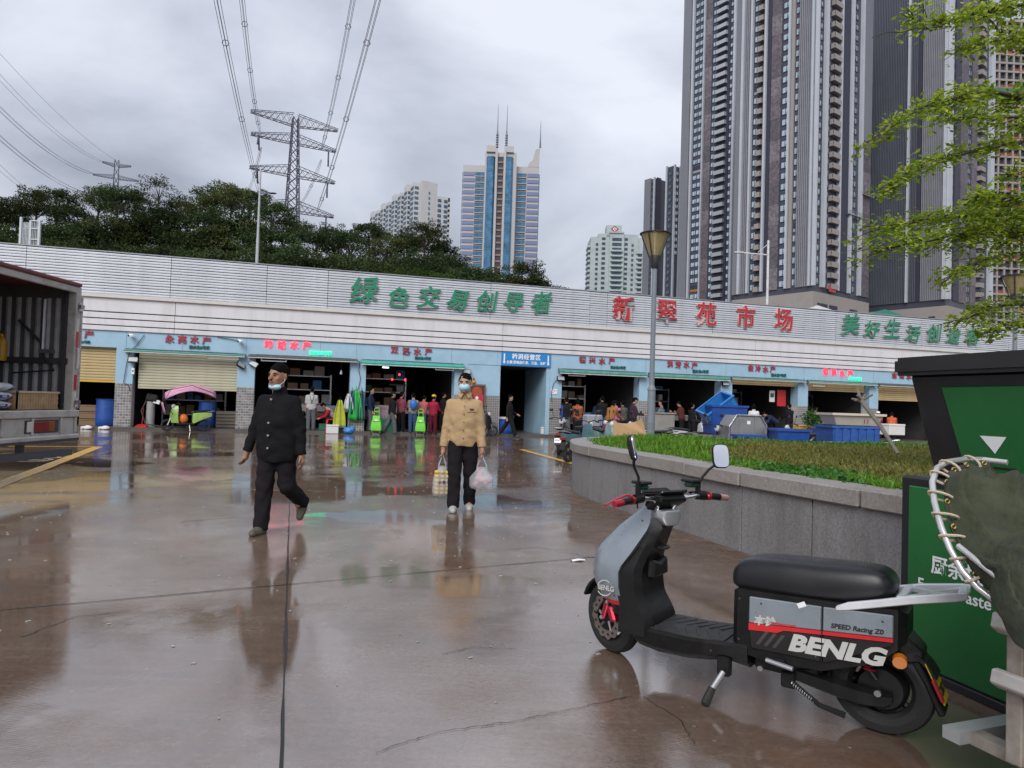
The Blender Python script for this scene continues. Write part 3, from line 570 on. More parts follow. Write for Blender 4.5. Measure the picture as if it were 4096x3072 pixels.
for c in (bX(1957), bX(2028)):
    z = z0; k = 0; hw = 2.05
    while z+3 < zc+.5:
        up = z > z0+36; h0, h1 = (.1, 2.95) if up else (.8, 2.7); pr = [(c-hw, -3.9), (c-hw, -4.6), (c-hw*.6, -5.6), (c+hw*.6, -5.6), (c+hw, -4.6), (c+hw, -3.9)]
        MB().prism(pr, z+h0, z+h1, 'xy').build('bay_window', BGL, TBl)
        if not up: MB().prism([(x, y-.12 if y < -4 else y) for x, y in pr], z-.3, z+h0, 'xy').build('bay_spandrel', CRM, TBl)
        else: MB().prism([(x, y-.1 if y < -4 else y) for x, y in pr], z-.05, z+.1, 'xy').build('bay_spandrel', BST, TBl)
        z += 3
    MB().bx((c-2.3, -5, zc), (c+2.3, 3, zB(598))).build('roof_block', CRM, TBl)
for x in (1979, 2013): MB().bx((bX(x)-.55, -5.4, z0), (bX(x)+.55, -3.9, zc+1)).build('fin', CRM, TBl)
MB().bx((bX(1985), -4.1, z0), (bX(2007), -3.9, zc-2)).build('recess', NAVY, TBl)
z = z0
while z < zc-4: MB().bx((bX(1986), -4.5, z), (bX(2006), -4.05, z+.9)).build('landing', mat('rust_landing', (.25, .17, .13), .7), TBl); z += 3
SPR = mat('spire_metal', (.16, .17, .20), .5)
for x, zb, zt in ((1979, zB(598), zB(425)), (2016, zB(600), zB(425)), (2152, zB(592), zB(485))):
    mb = MB(); h = zt-zb; prof = [(.5, zb)]
    if x < 2100:
        for k in range(6): prof += [(.75, zb+h*.055*(k+.3)), (.42, zb+h*.055*(k+1))]
    prof += [(.22, zb+h*.42), (.07, zt)]; mb.lathe(prof, 8, (bX(x), -2, 0)).build('spire', SPR, TBl)
MB().prism([(bX(2105), ztop-.1), (bX(2151), ztop-.1), (bX(2151), zB(590)), (bX(2136), zB(592)), (bX(2122), zB(640)), (bX(2112), zB(645))], 0, 5, 'xz').build('pointed_roof', CRM, TBl)
# ---- white stepped slab block
Yw = 410.; pw = onY(1712, 900, Yw)[:2]; TW = thing('apartment_block', 'white slab apartment block with stepped bays rising above the trees', 'building', (*pw, 0))
e0 = onY(1683, 900, Yw)[:2]; e1 = onY(1745, 900, Yw+6)[:2]; far = onY(1492, 1000, Yw+84)[:2]; zt = onY(1683, 720, Yw)[2]; WHB = mat('white_render', (.52, .52, .53), .65, var=.05, vs=.2, dirt=.2, ds=.2)
hull(TW, [e0, e1, e1+(far-e0), far], 0, zt, WHB); fw = Fac(TW, far, e0, 30, zt); fe = Fac(TW, e0, e1, 30, zt)
nb = 8
for k in range(nb):
    a = fw.len*(k+.1)/nb; b = fw.len*(k+.62)/nb; fw.slab('bay', a, b, -3.2, 0, WHB, 30, zt-.6 if k % 2 else zt+1.2); z = 40.
    while z+3 < zt:
        link('window', winmesh('b', (b-a)*.8, 1.7), None, fw.f, (a+(b-a)*.1, -3.2, z+.8)); MB().bx((b-.1, -2.8, z+.8), (b+.12, -.4, z+2.5)).build('side_window', GLD, fw.f); z += 3
z = 40.
while z+3 < zt-3: fe.slab('end_window', fe.len*.44, fe.len*.54, -.12, .1, GLD, z+.8, z+2.4); z += 3
p2 = onY(1797, 900, Yw+10)[:2]; z2 = onY(1770, 772, Yw)[2]; hull(TW, [e1, p2, p2+(far-e0)*.2, e1+(far-e0)*.2], 0, z2, WHB, 'side_wing'); f3 = Fac(TW, e1, p2, 40, z2)
for q in (.02, .5): f3.wins(f3.len*q+.3, f3.len*(q+.3), 'b')
f3.balc(f3.len*.84, f3.len*.99, WHB, out=.8)
# ---- pale green block with a diamond emblem
Yg = 430.; pg = onY(2462, 1000, Yg); TG = thing('office_block', 'pale grey green block with a red diamond emblem on its roof house', 'building', (pg[0], Yg, 0)); PGN = mat('pale_green_render', (.40, .47, .48), .6, var=.05, vs=.2, dirt=.25, ds=.15)
mg = Yg/FPX; gx = lambda x: (x-2462)*mg; gz = lambda y: onY(2462, y, Yg)[2]
def gb(name, x0, x1, y0, y1, d0, d1, m=PGN): return MB().bx((gx(x0), d0, 0 if y1 is None else gz(y1)), (gx(x1), d1, gz(y0))).build(name, m, TG)
gb('body', 2362, 2570, 950, None, 0, 20); gb('upper_body', 2392, 2552, 937, None, -.5, 18); gb('shaft', 2436, 2494, 930, None, -2, 16); gb('roof_house', 2424, 2484, 903, 945, -1, 8); gb('roof_ledge', 2434, 2490, 930, 936, -2.6, 2)
gf = Fac(TG, (pg[0]+gx(2362), Yg), (pg[0]+gx(2570), Yg), 30, gz(955))
def gcol(x0, x1, d, ytop, h=1.5, m='d', k=13):
    wm = winmesh(m, (x1-x0)*mg, h); z = gz(ytop)
    for _ in range(k): link('window', wm, None, TG, (gx(x0), d, z)); z -= 3
for x0, x1, d, yt in ((2382, 2392, 0, 985), (2406, 2420, -.5, 962), (2497, 2510, -.5, 962), (2525, 2534, -.5, 985)): gcol(x0, x1, d, yt)
gcol(2446, 2484, -2.05, 966, 1.7)
z = gz(1010)
for k in range(11): MB().bx((gx(2440), -3.2, z-3*k), (gx(2488), -2, z-3*k+1)).build('balcony', PGN, TG); MB().bx((gx(2545), -1.6, z-3*k-.6), (gx(2570), .2, z-3*k+.5)).build('balcony', PGN, TG)
gcol(2547, 2568, .0, 1030, 1.6)
for k in range(12): MB().bx((gx(2352), 1, z-3*k+3), (gx(2363), 14, z-3*k+4.3)).build('side_balcony', PGN, TG)
for pr, m, dd in (([(0, 1.9), (2.2, 0), (0, -1.9), (-2.2, 0)], mat('emblem_red', (.35, .04, .05), .5), -1.1), ([(0, 1.1), (1.2, 0), (0, -1.1), (-1.2, 0)], SW, -1.2), ([(0, .7), (.5, 0), (0, -.7), (-.5, 0)], mat('emblem_red', (.35, .04, .05), .5), -1.3)):
    MB().prism([(gx(2456)+a*1.1, gz(918)+b*1.1) for a, b in pr], dd, dd+.25, 'xz').build('emblem', m, TG)
# ================================================================ pylons and lines
PYM = mat('galvanised_lattice', (.11, .11, .15), .5, metal=.3)
def lattice(mb, a0, a1, b0, b1, n, r):      # two chords a0->a1, b0->b1 with zigzag
    A = [a0+(a1-a0)*i/n for i in range(n+1)]; B = [b0+(b1-b0)*i/n for i in range(n+1)]
    for i in range(n):
        mb.cyl(A[i], B[i+1], r, n=4); mb.cyl(B[i], A[i+1], r, n=4)
def pylon(label, base, ztop, arms, ax, hw0, hw1, zb=10., rr=.16):
    t = thing('lattice_pylon', label, 'pylon', base); ax = np.array([*ax, 0.]); ax /= np.linalg.norm(ax); bx_ = np.array([-ax[1], ax[0], 0]); Z = np.array([0, 0, 1.])
    def leg(z, i, j): k = (z-zb)/(ztop-zb); hw = hw0*(1-k)+hw1*k; return ax*hw*i+bx_*hw*j+Z*z
    mb = MB()
    for i in (-1, 1):
        for j in (-1, 1): mb.tube([leg(zb, i, j), leg(zb+(ztop-zb)*.62, i, j), leg(ztop, i, j)], rr, 5)
    mb.build('legs', PYM, t); mb = MB(); n = 22
    for (p, q) in (((-1, -1), (1, -1)), ((-1, 1), (1, 1)), ((-1, -1), (-1, 1)), ((1, -1), (1, 1))):
        zz = np.linspace(zb, ztop, n+1)
        for k in range(n): mb.cyl(leg(zz[k], *p), leg(zz[k+1], *q), rr*.55, n=4); mb.cyl(leg(zz[k], *q), leg(zz[k+1], *p), rr*.55, n=4)
    mb.build('bracing', PYM, t); tips = []
    for z, ln, up, dep in arms:
        for sg in (-1, 1):
            mb = MB(); tip = ax*ln*sg+Z*(z+up)
            for j in (-1, 1):
                lo = leg(z, sg, j); hi = leg(z+dep, sg, j); e = tip+bx_*.5*j; mb.cyl(lo, e, rr*.55, n=4); mb.cyl(hi, e+Z*.6, rr*.5, n=4); lattice(mb, lo, e, hi, e+Z*.6, 7, rr*.27)
            lattice(mb, leg(z, sg, -1), tip-bx_*.5, leg(z, sg, 1), tip+bx_*.5, 6, rr*.27); mb.build('cross_arm', PYM, t); tips.append(np.array(base)+tip)
    return t, tips
def at1(x, y): return onY(x, y, 200.)
bp = at1(1166, 900); bp[2] = 0
za = [at1(1166, q)[2] for q in (505, 575, 705, 845)]
P1, tp = pylon('big lattice pylon standing above the wooded hill', bp, at1(1166, 470)[2], [(za[0], 12.2, 1.2, 3.5), (za[1], 11.9, 0, 2.6), (za[2], 11.9, 0, 2.8), (za[3], 11.9, 0, 2.8)], (10.7, 6.3), 2.8, .72, 20., .19)
INS = mat('insulator', (.06, .06, .09), .3)
for i, t_ in enumerate(tp[2:]):
    for dxx in (-2.2, 2.2):
        c = t_+np.array([-np.sign(t_[0]-bp[0])*2.2, 0, 0])-bp; mb = MB(); e = c+np.array([dxx*.3, -2.5 if dxx > 0 else 2.5, -3.4]); mb.cyl(c, e, .22, n=6).build('insulator_string', INS, P1)
LINE = mat('conductor', (.16, .17, .2), .4, metal=.5)
def bundle(label, p, q, n, sp, r, spacers=4, sag=2., ext=.6):
    p = np.array(p, float); q = np.array(q, float); d = q-p; t = thing('power_line', label, 'power line', p, 0, 'overhead power lines'); u, v, _ = frame(d)
    for k in range(n):
        o = u*sp*math.cos(2*math.pi*k/n+.3)+v*sp*math.sin(2*math.pi*k/n+.3) if n > 1 else np.zeros(3)
        MB().tube([d*s+o*(1 if s > .02 else .4)+np.array([0, 0, -sag*4*s*(1-s)]) for s in np.linspace(0, 1+ext, 14)], r, 4).build('wire', LINE, t)
    for k in range(spacers):
        s = (k+.6)/spacers; c = d*s+np.array([0, 0, -sag*4*s*(1-s)]); mb = MB(); R6 = [c+u*sp*1.25*math.cos(a*math.pi/3)+v*sp*1.25*math.sin(a*math.pi/3) for a in range(7)]
        mb.tube(R6, r*1.6, 4).build('spacer', LINE, t)
for lb, px, py, qx, qy, Yq in (('leftmost wire bundle running overhead from the big pylon', 1062, 850, 868, 0, 100), ('second wire bundle from the left running overhead from the big pylon', 1040, 528, 968, 0, 122), ('third wire bundle from the left running overhead from the big pylon', 1288, 592, 1412, 0, 122), ('rightmost wire bundle running overhead from the big pylon', 1268, 850, 1512, 0, 100)):
    bundle(lb, at1(px, py), onY(qx, qy, Yq), 4, .42, .042)
for lb, px, py, qx, qy in (('wire bundle leaving the big pylon to the far left behind', 1045, 590, 985, 770), ('wire bundle leaving the big pylon to the far right behind', 1285, 640, 1190, 820)):
    bundle(lb, at1(px, py), onY(qx, qy, 330), 4, .4, .05, 2, 3, .1)
b2 = onY(456, 900, 400); b2[2] = 0
P2, t2 = pylon('small distant lattice pylon at the left of the wooded hill', b2, onY(456, 640, 400)[2], [(onY(456, 668, 400)[2], 7.2, 1.4, 1.6), (onY(456, 716, 400)[2], 11.4, .4, 2.0)], (10, 5), 2.8, 1., 30., .2)
for i, (px, py, qx, qy, n) in enumerate(((407, 647, 0, 311, 2), (371, 694, 0, 437, 4), (372, 780, 0, 552, 4), (210, 775, 0, 672, 2), (502, 665, 0, 215, 1))):
    bundle(['upper pair of thin lines slanting to the small pylon', 'middle lines slanting to the small pylon arm', 'lower lines slanting behind the trees at left', 'lowest pair of lines slanting behind the trees at left', 'single earth wire slanting to the top of the small pylon'][i], onY(px, py, 400), onY(qx, qy, 230), n, .8, .07, 0, 3.5, .3)
# pole lamp and steel frame behind the parapet, slim mast before the towers
t = thing('pole_lamp', 'slim grey pole lamp rising behind the parapet near the big pylon', 'street lamp', (*onY(1027, 1060, 42)[:2], 0)); tz = onY(1046, 675, 42)[2]
mb = MB(); mb.tube([(0, 0, 0), (0, 0, tz-4.2), (0, 0, tz-4.18), (0, 0, tz)], [.11, .09, .075, .05], 10); mb.build('pole', mat('galvanised_pole', (.42, .44, .46), .45, metal=.4), t, .6)
mb = MB(); mb.tube([(0, 0, tz-1.2), (.35, 0, tz-1.35), (.7, 0, tz-1.45)], .035, 6); mb.build('arm', DARK, t); MB().ell((.78, 0, tz-1.45), (.24, .12, .05)).build('lamp_head', DARK, t, .8)
MB().box((-.2, -.2, 6.95), (.32, .12, .22), rotm('X', -.4)).build('flood_light', DARK, t, bevel=.01)
p = onY(116, 975, 36); t = thing('rooftop_frame', 'white steel frame with louvres standing behind the parapet at far left', 'frame', (p[0], 36, p[2]-1)); RB = mat('pale_steel_frame', (.5, .55, .58), .5)
for x in (-.45, .05, .5): MB().bx((x-.05, -.05, 0), (x+.05, .05, 2.35 if x < 0 else 2.2)).build('post', RB, t)
for z in (1.2, 1.75, 2.15): MB().bx((.05, -.03, z), (.5, .03, z+.06)).build('crossbar', RB, t)
for k in range(6): MB().bx((-.38+k*.07, .02, .2), (-.35+k*.07, .05, 2.1)).build('louvre', RB, t)
for k in range(5): MB().bx((.12+k*.08, .02, .2), (.145+k*.08, .05, 2.1)).build('louvre', RB, t)
p = onY(3068, 1230, 45); t = thing('mast_lamp', 'thin white mast with a side arm rising before the big tower', 'street lamp', (p[0], 45, 0)); zt = onY(3075, 962, 45)[2]
MB().tube([(0, 0, 0), (0, 0, zt)], [.11, .07], 8).build('mast', RAIL, t, .6); a = onY(2955, 1010, 45)-np.array(t.location); mb = MB(); mb.tube([(0, 0, a[2]-.1), (a[0], 0, a[2])], .045, 6); mb.cyl((0, 0, a[2]+.6), (a[0]*.35, 0, a[2]+.05), .02, n=5); mb.build('side_arm', RAIL, t); MB().box((a[0], 0, a[2]), (.6, .2, .09)).build('lamp_head', RAIL, t, bevel=.02)
# low white gable roof just behind the parapet
p = onY(3270, 1225, 50); t = thing('roof_gable', 'low white gabled roof showing above the parapet before the concrete podium', 'roof', (p[0], 50, 0))
MB().prism([(-2.3, 8), (-2.3, 8.1), (0, 8.95), (3.3, 8.0)], 0, 8, 'xz').build('roof', FAS, t); MB().bx((-2.2, .2, 0), (3.0, 7.8, 8)).build('wall', FAS, t)
t = thing('green_netting', 'green construction netting heaped behind the parapet by the podium', 'netting', (*onY(3560, 1250, 60)[:2], 0)); MB().prism([(-2.2, 7), (-1.6, 9.9), (-.4, 10.3), (.9, 9.9), (2.6, 8.9), (2.6, 7)], 0, 3, 'xz').build('net', mat('green_mesh_net', (.03, .2, .15), .8, bump=.5, bs=5), t)
# ================================================================ foliage
def leafmat(name, c0, c1, c2, tr=.35, rough=.5, spec=.35):
    m = bpy.data.materials.new(name); m.use_nodes = True; t = m.node_tree; b = t.nodes['Principled BSDF']; l = t.links.new
    g = t.nodes.new('ShaderNodeNewGeometry'); r = t.nodes.new('ShaderNodeValToRGB'); l(g.outputs['Random Per Island'], r.inputs[0]); e = r.color_ramp.elements
    e[0].color = (*c0, 1); e[1].color = (*c2, 1); e[1].position = 1; q = e.new(.55); q.color = (*c1, 1)
    oi = t.nodes.new('ShaderNodeObjectInfo'); hs = t.nodes.new('ShaderNodeHueSaturation'); mr = t.nodes.new('ShaderNodeMapRange'); l(oi.outputs['Random'], mr.inputs[0]); mr.inputs[3].default_value = .6; mr.inputs[4].default_value = 1.75; l(mr.outputs[0], hs.inputs['Value']); l(r.outputs[0], hs.inputs['Color'])
    l(hs.outputs[0], b.inputs['Base Color']); b.inputs['Roughness'].default_value = rough; b.inputs['Specular IOR Level'].default_value = spec
    tl = t.nodes.new('ShaderNodeBsdfTranslucent'); l(hs.outputs[0], tl.inputs[0]); mx = t.nodes.new('ShaderNodeMixShader'); mx.inputs[0].default_value = tr; l(b.outputs[0], mx.inputs[1]); l(tl.outputs[0], mx.inputs[2]); l(mx.outputs[0], t.nodes['Material Output'].inputs[0])
    return m
def leaves(name, P, size, m, parent=None, asp=.5, up=.3, fold=True, D=None):
    """one bent quad pair per leaf, all in one mesh (numpy)"""
    P = np.asarray(P); n = len(P); rg = np.random.default_rng(len(P)); d = rg.normal(size=(n, 3)) if D is None else D+rg.normal(size=(n, 3))*.35; d /= np.linalg.norm(d, axis=1)[:, None]
    k = rg.normal(size=(n, 3))*(1-up)+np.array([0, 0, up*2]); s = np.cross(d, k); s /= np.linalg.norm(s, axis=1)[:, None]+1e-9; nn = np.cross(s, d); sz = (np.asarray(size)*rg.uniform(.7, 1.3, n))[:, None]
    a = P; c = P+d*sz; mid = P+d*sz*.55-nn*sz*.08; lft = mid+s*sz*asp*.5+nn*sz*.1; rgt = mid-s*sz*asp*.5+nn*sz*.1
    V = np.stack([a, lft, c, rgt], 1).reshape(-1, 3); me = bpy.data.meshes.new(name); me.vertices.add(4*n); me.vertices.foreach_set('co', V.ravel())
    me.loops.add(4*n); me.loops.foreach_set('vertex_index', np.arange(4*n, dtype=np.int32)); me.polygons.add(n); me.polygons.foreach_set('loop_start', np.arange(0, 4*n, 4, dtype=np.int32)); me.update(calc_edges=True); me.validate()
    me.materials.append(m); return me
BARK = mat('dark_bark', (.05, .04, .032), .9, var=.3, vs=4, bump=.5, bs=12)
LF = [leafmat('evergreen_leaf', (.022, .036, .016), (.04, .066, .026), (.07, .10, .038), .3, .8, .05), leafmat('olive_leaf', (.03, .042, .016), (.055, .072, .026), (.095, .105, .042), .3, .8, .05), leafmat('fresh_leaf', (.03, .06, .012), (.05, .095, .02), (.09, .13, .03), .3, .8, .05)]
def crown(seed, n, rx, rz, leaf, m, clumps, flat=.55):
    rg = np.random.default_rng(seed); C = rg.normal(size=(clumps, 3)); C /= np.linalg.norm(C, axis=1)[:, None]; C *= rg.uniform(.35, 1., (clumps, 1))**.6; C[:, 2] = np.where(C[:, 2] < -.45, -C[:, 2]*.6, C[:, 2]); C *= [rx, rx, rz]
    w = rg.uniform(.5, 1.5, clumps); idx = rg.choice(clumps, n, p=w/w.sum()); R = rx*.26*(w[idx]**.5)[:, None]; q = rg.normal(size=(n, 3)); q /= np.linalg.norm(q, axis=1)[:, None]; q *= rg.uniform(.2, 1, (n, 1))**.45
    return leaves('crown', C[idx]+q*R*[1, 1, flat], leaf, m, up=.45), C
def limbs(C, h, r0, k=9):
    mb = MB(); mb.tube([(0, 0, -h), (.15*r0*5, 0, -h*.55), (0, .1, -h*.15), (0, 0, .2)], [r0*1.4, r0, r0*.8, r0*.5], 7)
    for c in C[:k]: s = np.array((0, 0, -h*.3+random.uniform(-.3, .3)*h*.4)); mid = s*.5+c*.5+np.array((0, 0, .2)); mb.tube([s, mid, c], [r0*.45, r0*.28, r0*.08], 5)
    return mb
VAR = []
for i in range(6):
    me, C = crown(20+i, 5200, 4.2, 3.4, .34, LF[(0, 1, 0, 1, 0, 2)[i]], 46); mb = limbs(C, 7., .2, 14); o = mb.build('trunk', BARK, None, .8); VAR.append((me, o.data)); bpy.data.objects.remove(o)
me, C = crown(99, 1500, 4.2, 3.2, .30, LF[1], 26, .5); mb = limbs(C, 7., .13, 20); o = mb.build('trunk', BARK, None, .8); VAR.append((me, o.data)); bpy.data.objects.remove(o)
hill = MB(); XS = np.linspace(-110, 40, 46); YS = np.linspace(44, 190, 20)
def hz(x, y): u = max(0, 1-((x+45)/62)**2); return max(-.5, u*19*min(1, max(0, (y-48)/50))**.9+math.sin(x*.3)*.6+math.cos(y*.23+x*.1)*.6)
V = [(x, y, hz(x, y)) for y in YS for x in XS]; n_ = len(XS); hill.add(V, [(j*n_+i, j*n_+i+1, (j+1)*n_+i+1, (j+1)*n_+i) for j in range(len(YS)-1) for i in range(n_-1)])
tag(hill.build('hill', mat('undergrowth', (.018, .026, .012), .9, var=.5, vs=.4, bump=.8, bs=1.5), None, .9), kind='structure')
prof = [(-60, 800), (0, 800), (70, 805), (150, 752), (228, 752), (300, 820), (400, 742), (470, 745), (545, 765), (640, 700), (720, 790), (800, 780), (870, 742), (930, 728), (1000, 752), (1090, 800), (1180, 870), (1270, 915), (1340, 900), (1410, 915), (1480, 888), (1550, 935), (1640, 925), (1702, 890), (1760, 970), (1815, 1020), (1880, 1062), (1950, 1110), (2090, 1045), (2150, 1095), (2230, 1140)]
tn = {}; rt = random.Random(11)
def plant(x, y, Y, rscale, v, name='tree', extra=''):
    p = onY(x, y, Y); R = rscale; h = 3.4*R; zc = p[2]-h*.9; t = thing('broadleaf_tree', '', 'tree', (p[0], Y, zc-7*R), rt.uniform(0, 6.28), 'trees on the wooded hill'); t.scale = (R*rt.uniform(.9, 1.15), R*rt.uniform(.9, 1.15), R)
    link('crown', VAR[v][0], None, t, (0, 0, 7)); link('trunk', VAR[v][1], BARK, t, (0, 0, 7)); return t
TREES = []
for i, (x, y) in enumerate(prof):
    sp = (x == 640); v = 6 if sp else i % 5; Y = 84 if i % 2 else 92
    if x > 2000: Y = 70
    TREES.append((x, plant(x, y, Y, .64 if x < 1900 else .55, v), 'top'))
for i in range(26):
    x = -40+i*78+rt.uniform(-20, 20); yt = np.interp(x, [q[0] for q in prof], [q[1] for q in prof]); y = min(yt+rt.uniform(95, 150), 1060); TREES.append((x, plant(x, y, 70, .78, i % 5), 'mid'))
for i in range(20):
    x = -20+i*98+rt.uniform(-25, 25); yt = np.interp(x, [q[0] for q in prof], [q[1] for q in prof]); y = np.interp(x, [0, 1900], [925, 1060])+rt.uniform(-15, 25)
    if y > yt+60: TREES.append((x, plant(x, y, 58, .7, (i+2) % 5), 'low'))
for x, y in ((1590, 1080), (1640, 1075), (1700, 1095), (1760, 1090)): TREES.append((x, plant(x, y, 52, .32, 5), 'bright'))
marks = [(0, 'the steel roof frame'), (456, 'the small pylon'), (660, 'the bare tipped tree'), (1030, 'the pole lamp'), (1166, 'the big pylon'), (1600, 'the white stepped block'), (2000, 'the spired tower'), (2230, 'the gap right of the spired tower')]
cnt = {}
for x, t, row in sorted(TREES, key=lambda q: q[0]):
    m_ = min(marks, key=lambda q: abs(q[0]-x)); sd = 'left of' if x < m_[0]-25 else ('right of' if x > m_[0]+25 else 'in line with'); key = (m_[1], sd, row); cnt.setdefault(key, []).append(t)
ordn = ['', 'second ', 'third ', 'fourth ', 'fifth ', 'sixth ']
for (mk, sd, row), ts in cnt.items():
    if sd == 'left of': ts = ts[::-1]
    for k, t in enumerate(ts): t['label'] = {'top': 'dark skyline tree', 'mid': 'dark tree half hidden in the wood', 'low': 'low dark tree just above the parapet', 'bright': 'small bright green tree above the parapet'}[row]+', '+(ordn[k] if len(ts) > 1 and k else ('first ' if len(ts) > 1 else ''))+sd+' '+mk
# ================================================================ the grey electric scooter
sR = onG(3570, 2935); sF = onG(2441, 2634); sx = (sF-sR)/np.linalg.norm(sF-sR); s_ang = math.atan2(sx[1], sx[0])
scoot = thing('electric_scooter', 'grey and black electric scooter parked in the foreground, white rack behind its seat', 'scooter', (sR[0], sR[1], 0), s_ang)
scoot.scale = (1.045, 1.045, .99)
SG = mat('metallic_grey_paint', (.25, .29, .33), .3, metal=.35, var=.05, vs=8, coat=.4, dirt=.12, ds=14, dcol=(.12, .11, .1)); SB = mat('satin_black_plastic', (.0065, .0065, .007), .42, spec=.3, var=.25, vs=10, bump=.05, bs=300, dirt=.3, ds=9, dcol=(.028, .024, .021))
SEATM = mat('black_vinyl', (.009, .009, .012), .34, var=.15, bump=.1, bs=350); RDS = mat('red_sticker', (.55, .02, .025), .4, var=.1); SILV = mat('silver_plastic', (.42, .43, .45), .32, metal=.6, var=.05)
REDA = mat('red_anodised', (.5, .03, .06), .25, metal=.6); MATF = mat('rubber_mat', (.022, .022, .024), .6, var=.2, bump=.15, bs=200, dirt=.4, ds=8, dcol=(.06, .055, .05)); LTR = mat('silver_lettering', (.5, .5, .49), .5, var=.05)
def I(z, tab): return float(np.interp(z, [a for a, b in tab], [b for a, b in tab]))
def wheel(parent, R, wd, x, z, name='wheel'):
    w_ = bpy.data.objects.new(name, None); COL.objects.link(w_); w_.parent = parent; w_.location = (x, 0, z); mb = MB(); RX = rotm('X', math.pi/2)
    mb.lathe([(R-.075, -wd*.38), (R-.045, -wd*.5), (R-.012, -wd*.42), (R, -wd*.18), (R, wd*.18), (R-.012, wd*.42), (R-.045, wd*.5), (R-.075, wd*.38)], 40, (0, 0, 0), RX, False); mb.build('tyre', RUB, w_, .5)
    mb = MB(); mb.lathe([(R-.072, -wd*.4), (R-.088, -wd*.3), (R-.088, wd*.3), (R-.072, wd*.4)], 32, (0, 0, 0), RX, False)
    for k in range(5):
        a = k*2*math.pi/5; mb.tube([(0, 0, 0), (math.cos(a)*(R-.08), 0, math.sin(a)*(R-.08))], [.022, .014], 6)
    mb.lathe([(.035, -.04), (.035, .04)], 12, (0, 0, 0), RX); mb.build('rim', SB, w_, .6); return w_
def smooth3(P):
    P = [np.array(p, float) for p in P]
    for _ in range(2):
        Q_ = [P[0]]
        for a, b in zip(P[:-1], P[1:]): Q_ += [a*.75+b*.25, a*.25+b*.75]
        P = Q_+[P[-1]]
    return P
# steered front assembly
st = bpy.data.objects.new('steering', None); COL.objects.link(st); st.parent = scoot; st.location = (1.10, 0, 0); st.rotation_euler = (0, 0, -.42)
fw_ = wheel(st, .2, .085, .29, .2, 'front_wheel')
mb = MB(); RX = rotm('X', math.pi/2)
pr = []
for k in range(48): r_ = .118+(.006 if (k//2) % 2 else -.004); pr.append((r_*math.cos(k*math.pi/24), r_*math.sin(k*math.pi/24)))
inn = [(.075*math.cos(k*math.pi/24), .075*math.sin(k*math.pi/24)) for k in range(48)]
mb.loft([[(a, .052, b) for a, b in pr], [(a, .056, b) for a, b in pr], [(a, .056, b) for a, b in inn], [(a, .052, b) for a, b in inn], [(a, .052, b) for a, b in pr]], False)
for k in range(5): a = k*2*math.pi/5; mb.tube([(.03*math.cos(a), .054, .03*math.sin(a)), (.08*math.cos(a+.35), .054, .08*math.sin(a+.35))], .008, 5)
mb.build('brake_disc', mat('disc_steel', (.3, .27, .24), .35, metal=.9), fw_, .6)
mb = MB()
for k in range(14): a = k*2*math.pi/14; mb.cyl((.097*math.cos(a), .05, .097*math.sin(a)), (.097*math.cos(a), .0575, .097*math.sin(a)), .008, n=6)
mb.build('disc_holes', SB, fw_)
for s in (1, -1): MB().tube([(.29, .07*s, .2), (.235, .07*s, .36), (.20, .06*s, .46)], [.017, .02, .02], 8).build('fork_leg', REDA, st, .8)
MB().box((.20, .075, .245), (.045, .05, .085), rotm('Y', .5)).build('brake_caliper', REDA, st, bevel=.01)
for p in ((.29, .085, .2), (.235, .09, .3), (.23, .09, .335)): MB().ell(p, (.013, .012, .013), 8, 6).build('bolt', STEEL, st)
mb = MB()
for k in range(9): pass
Q = [(.29+.225*math.cos(a), .2+.225*math.sin(a)) for a in np.linspace(.35, 2.2, 10)]; Q2 = [(.29+.21*math.cos(a), .2+.21*math.sin(a)) for a in np.linspace(.35, 2.2, 10)]
mb.loft([[(a, -.055, b), (a, .055, b), (c, .055, d), (c, -.055, d)] for (a, b), (c, d) in zip(Q, Q2)]); mb.build('front_mudguard', SB, st, .6)
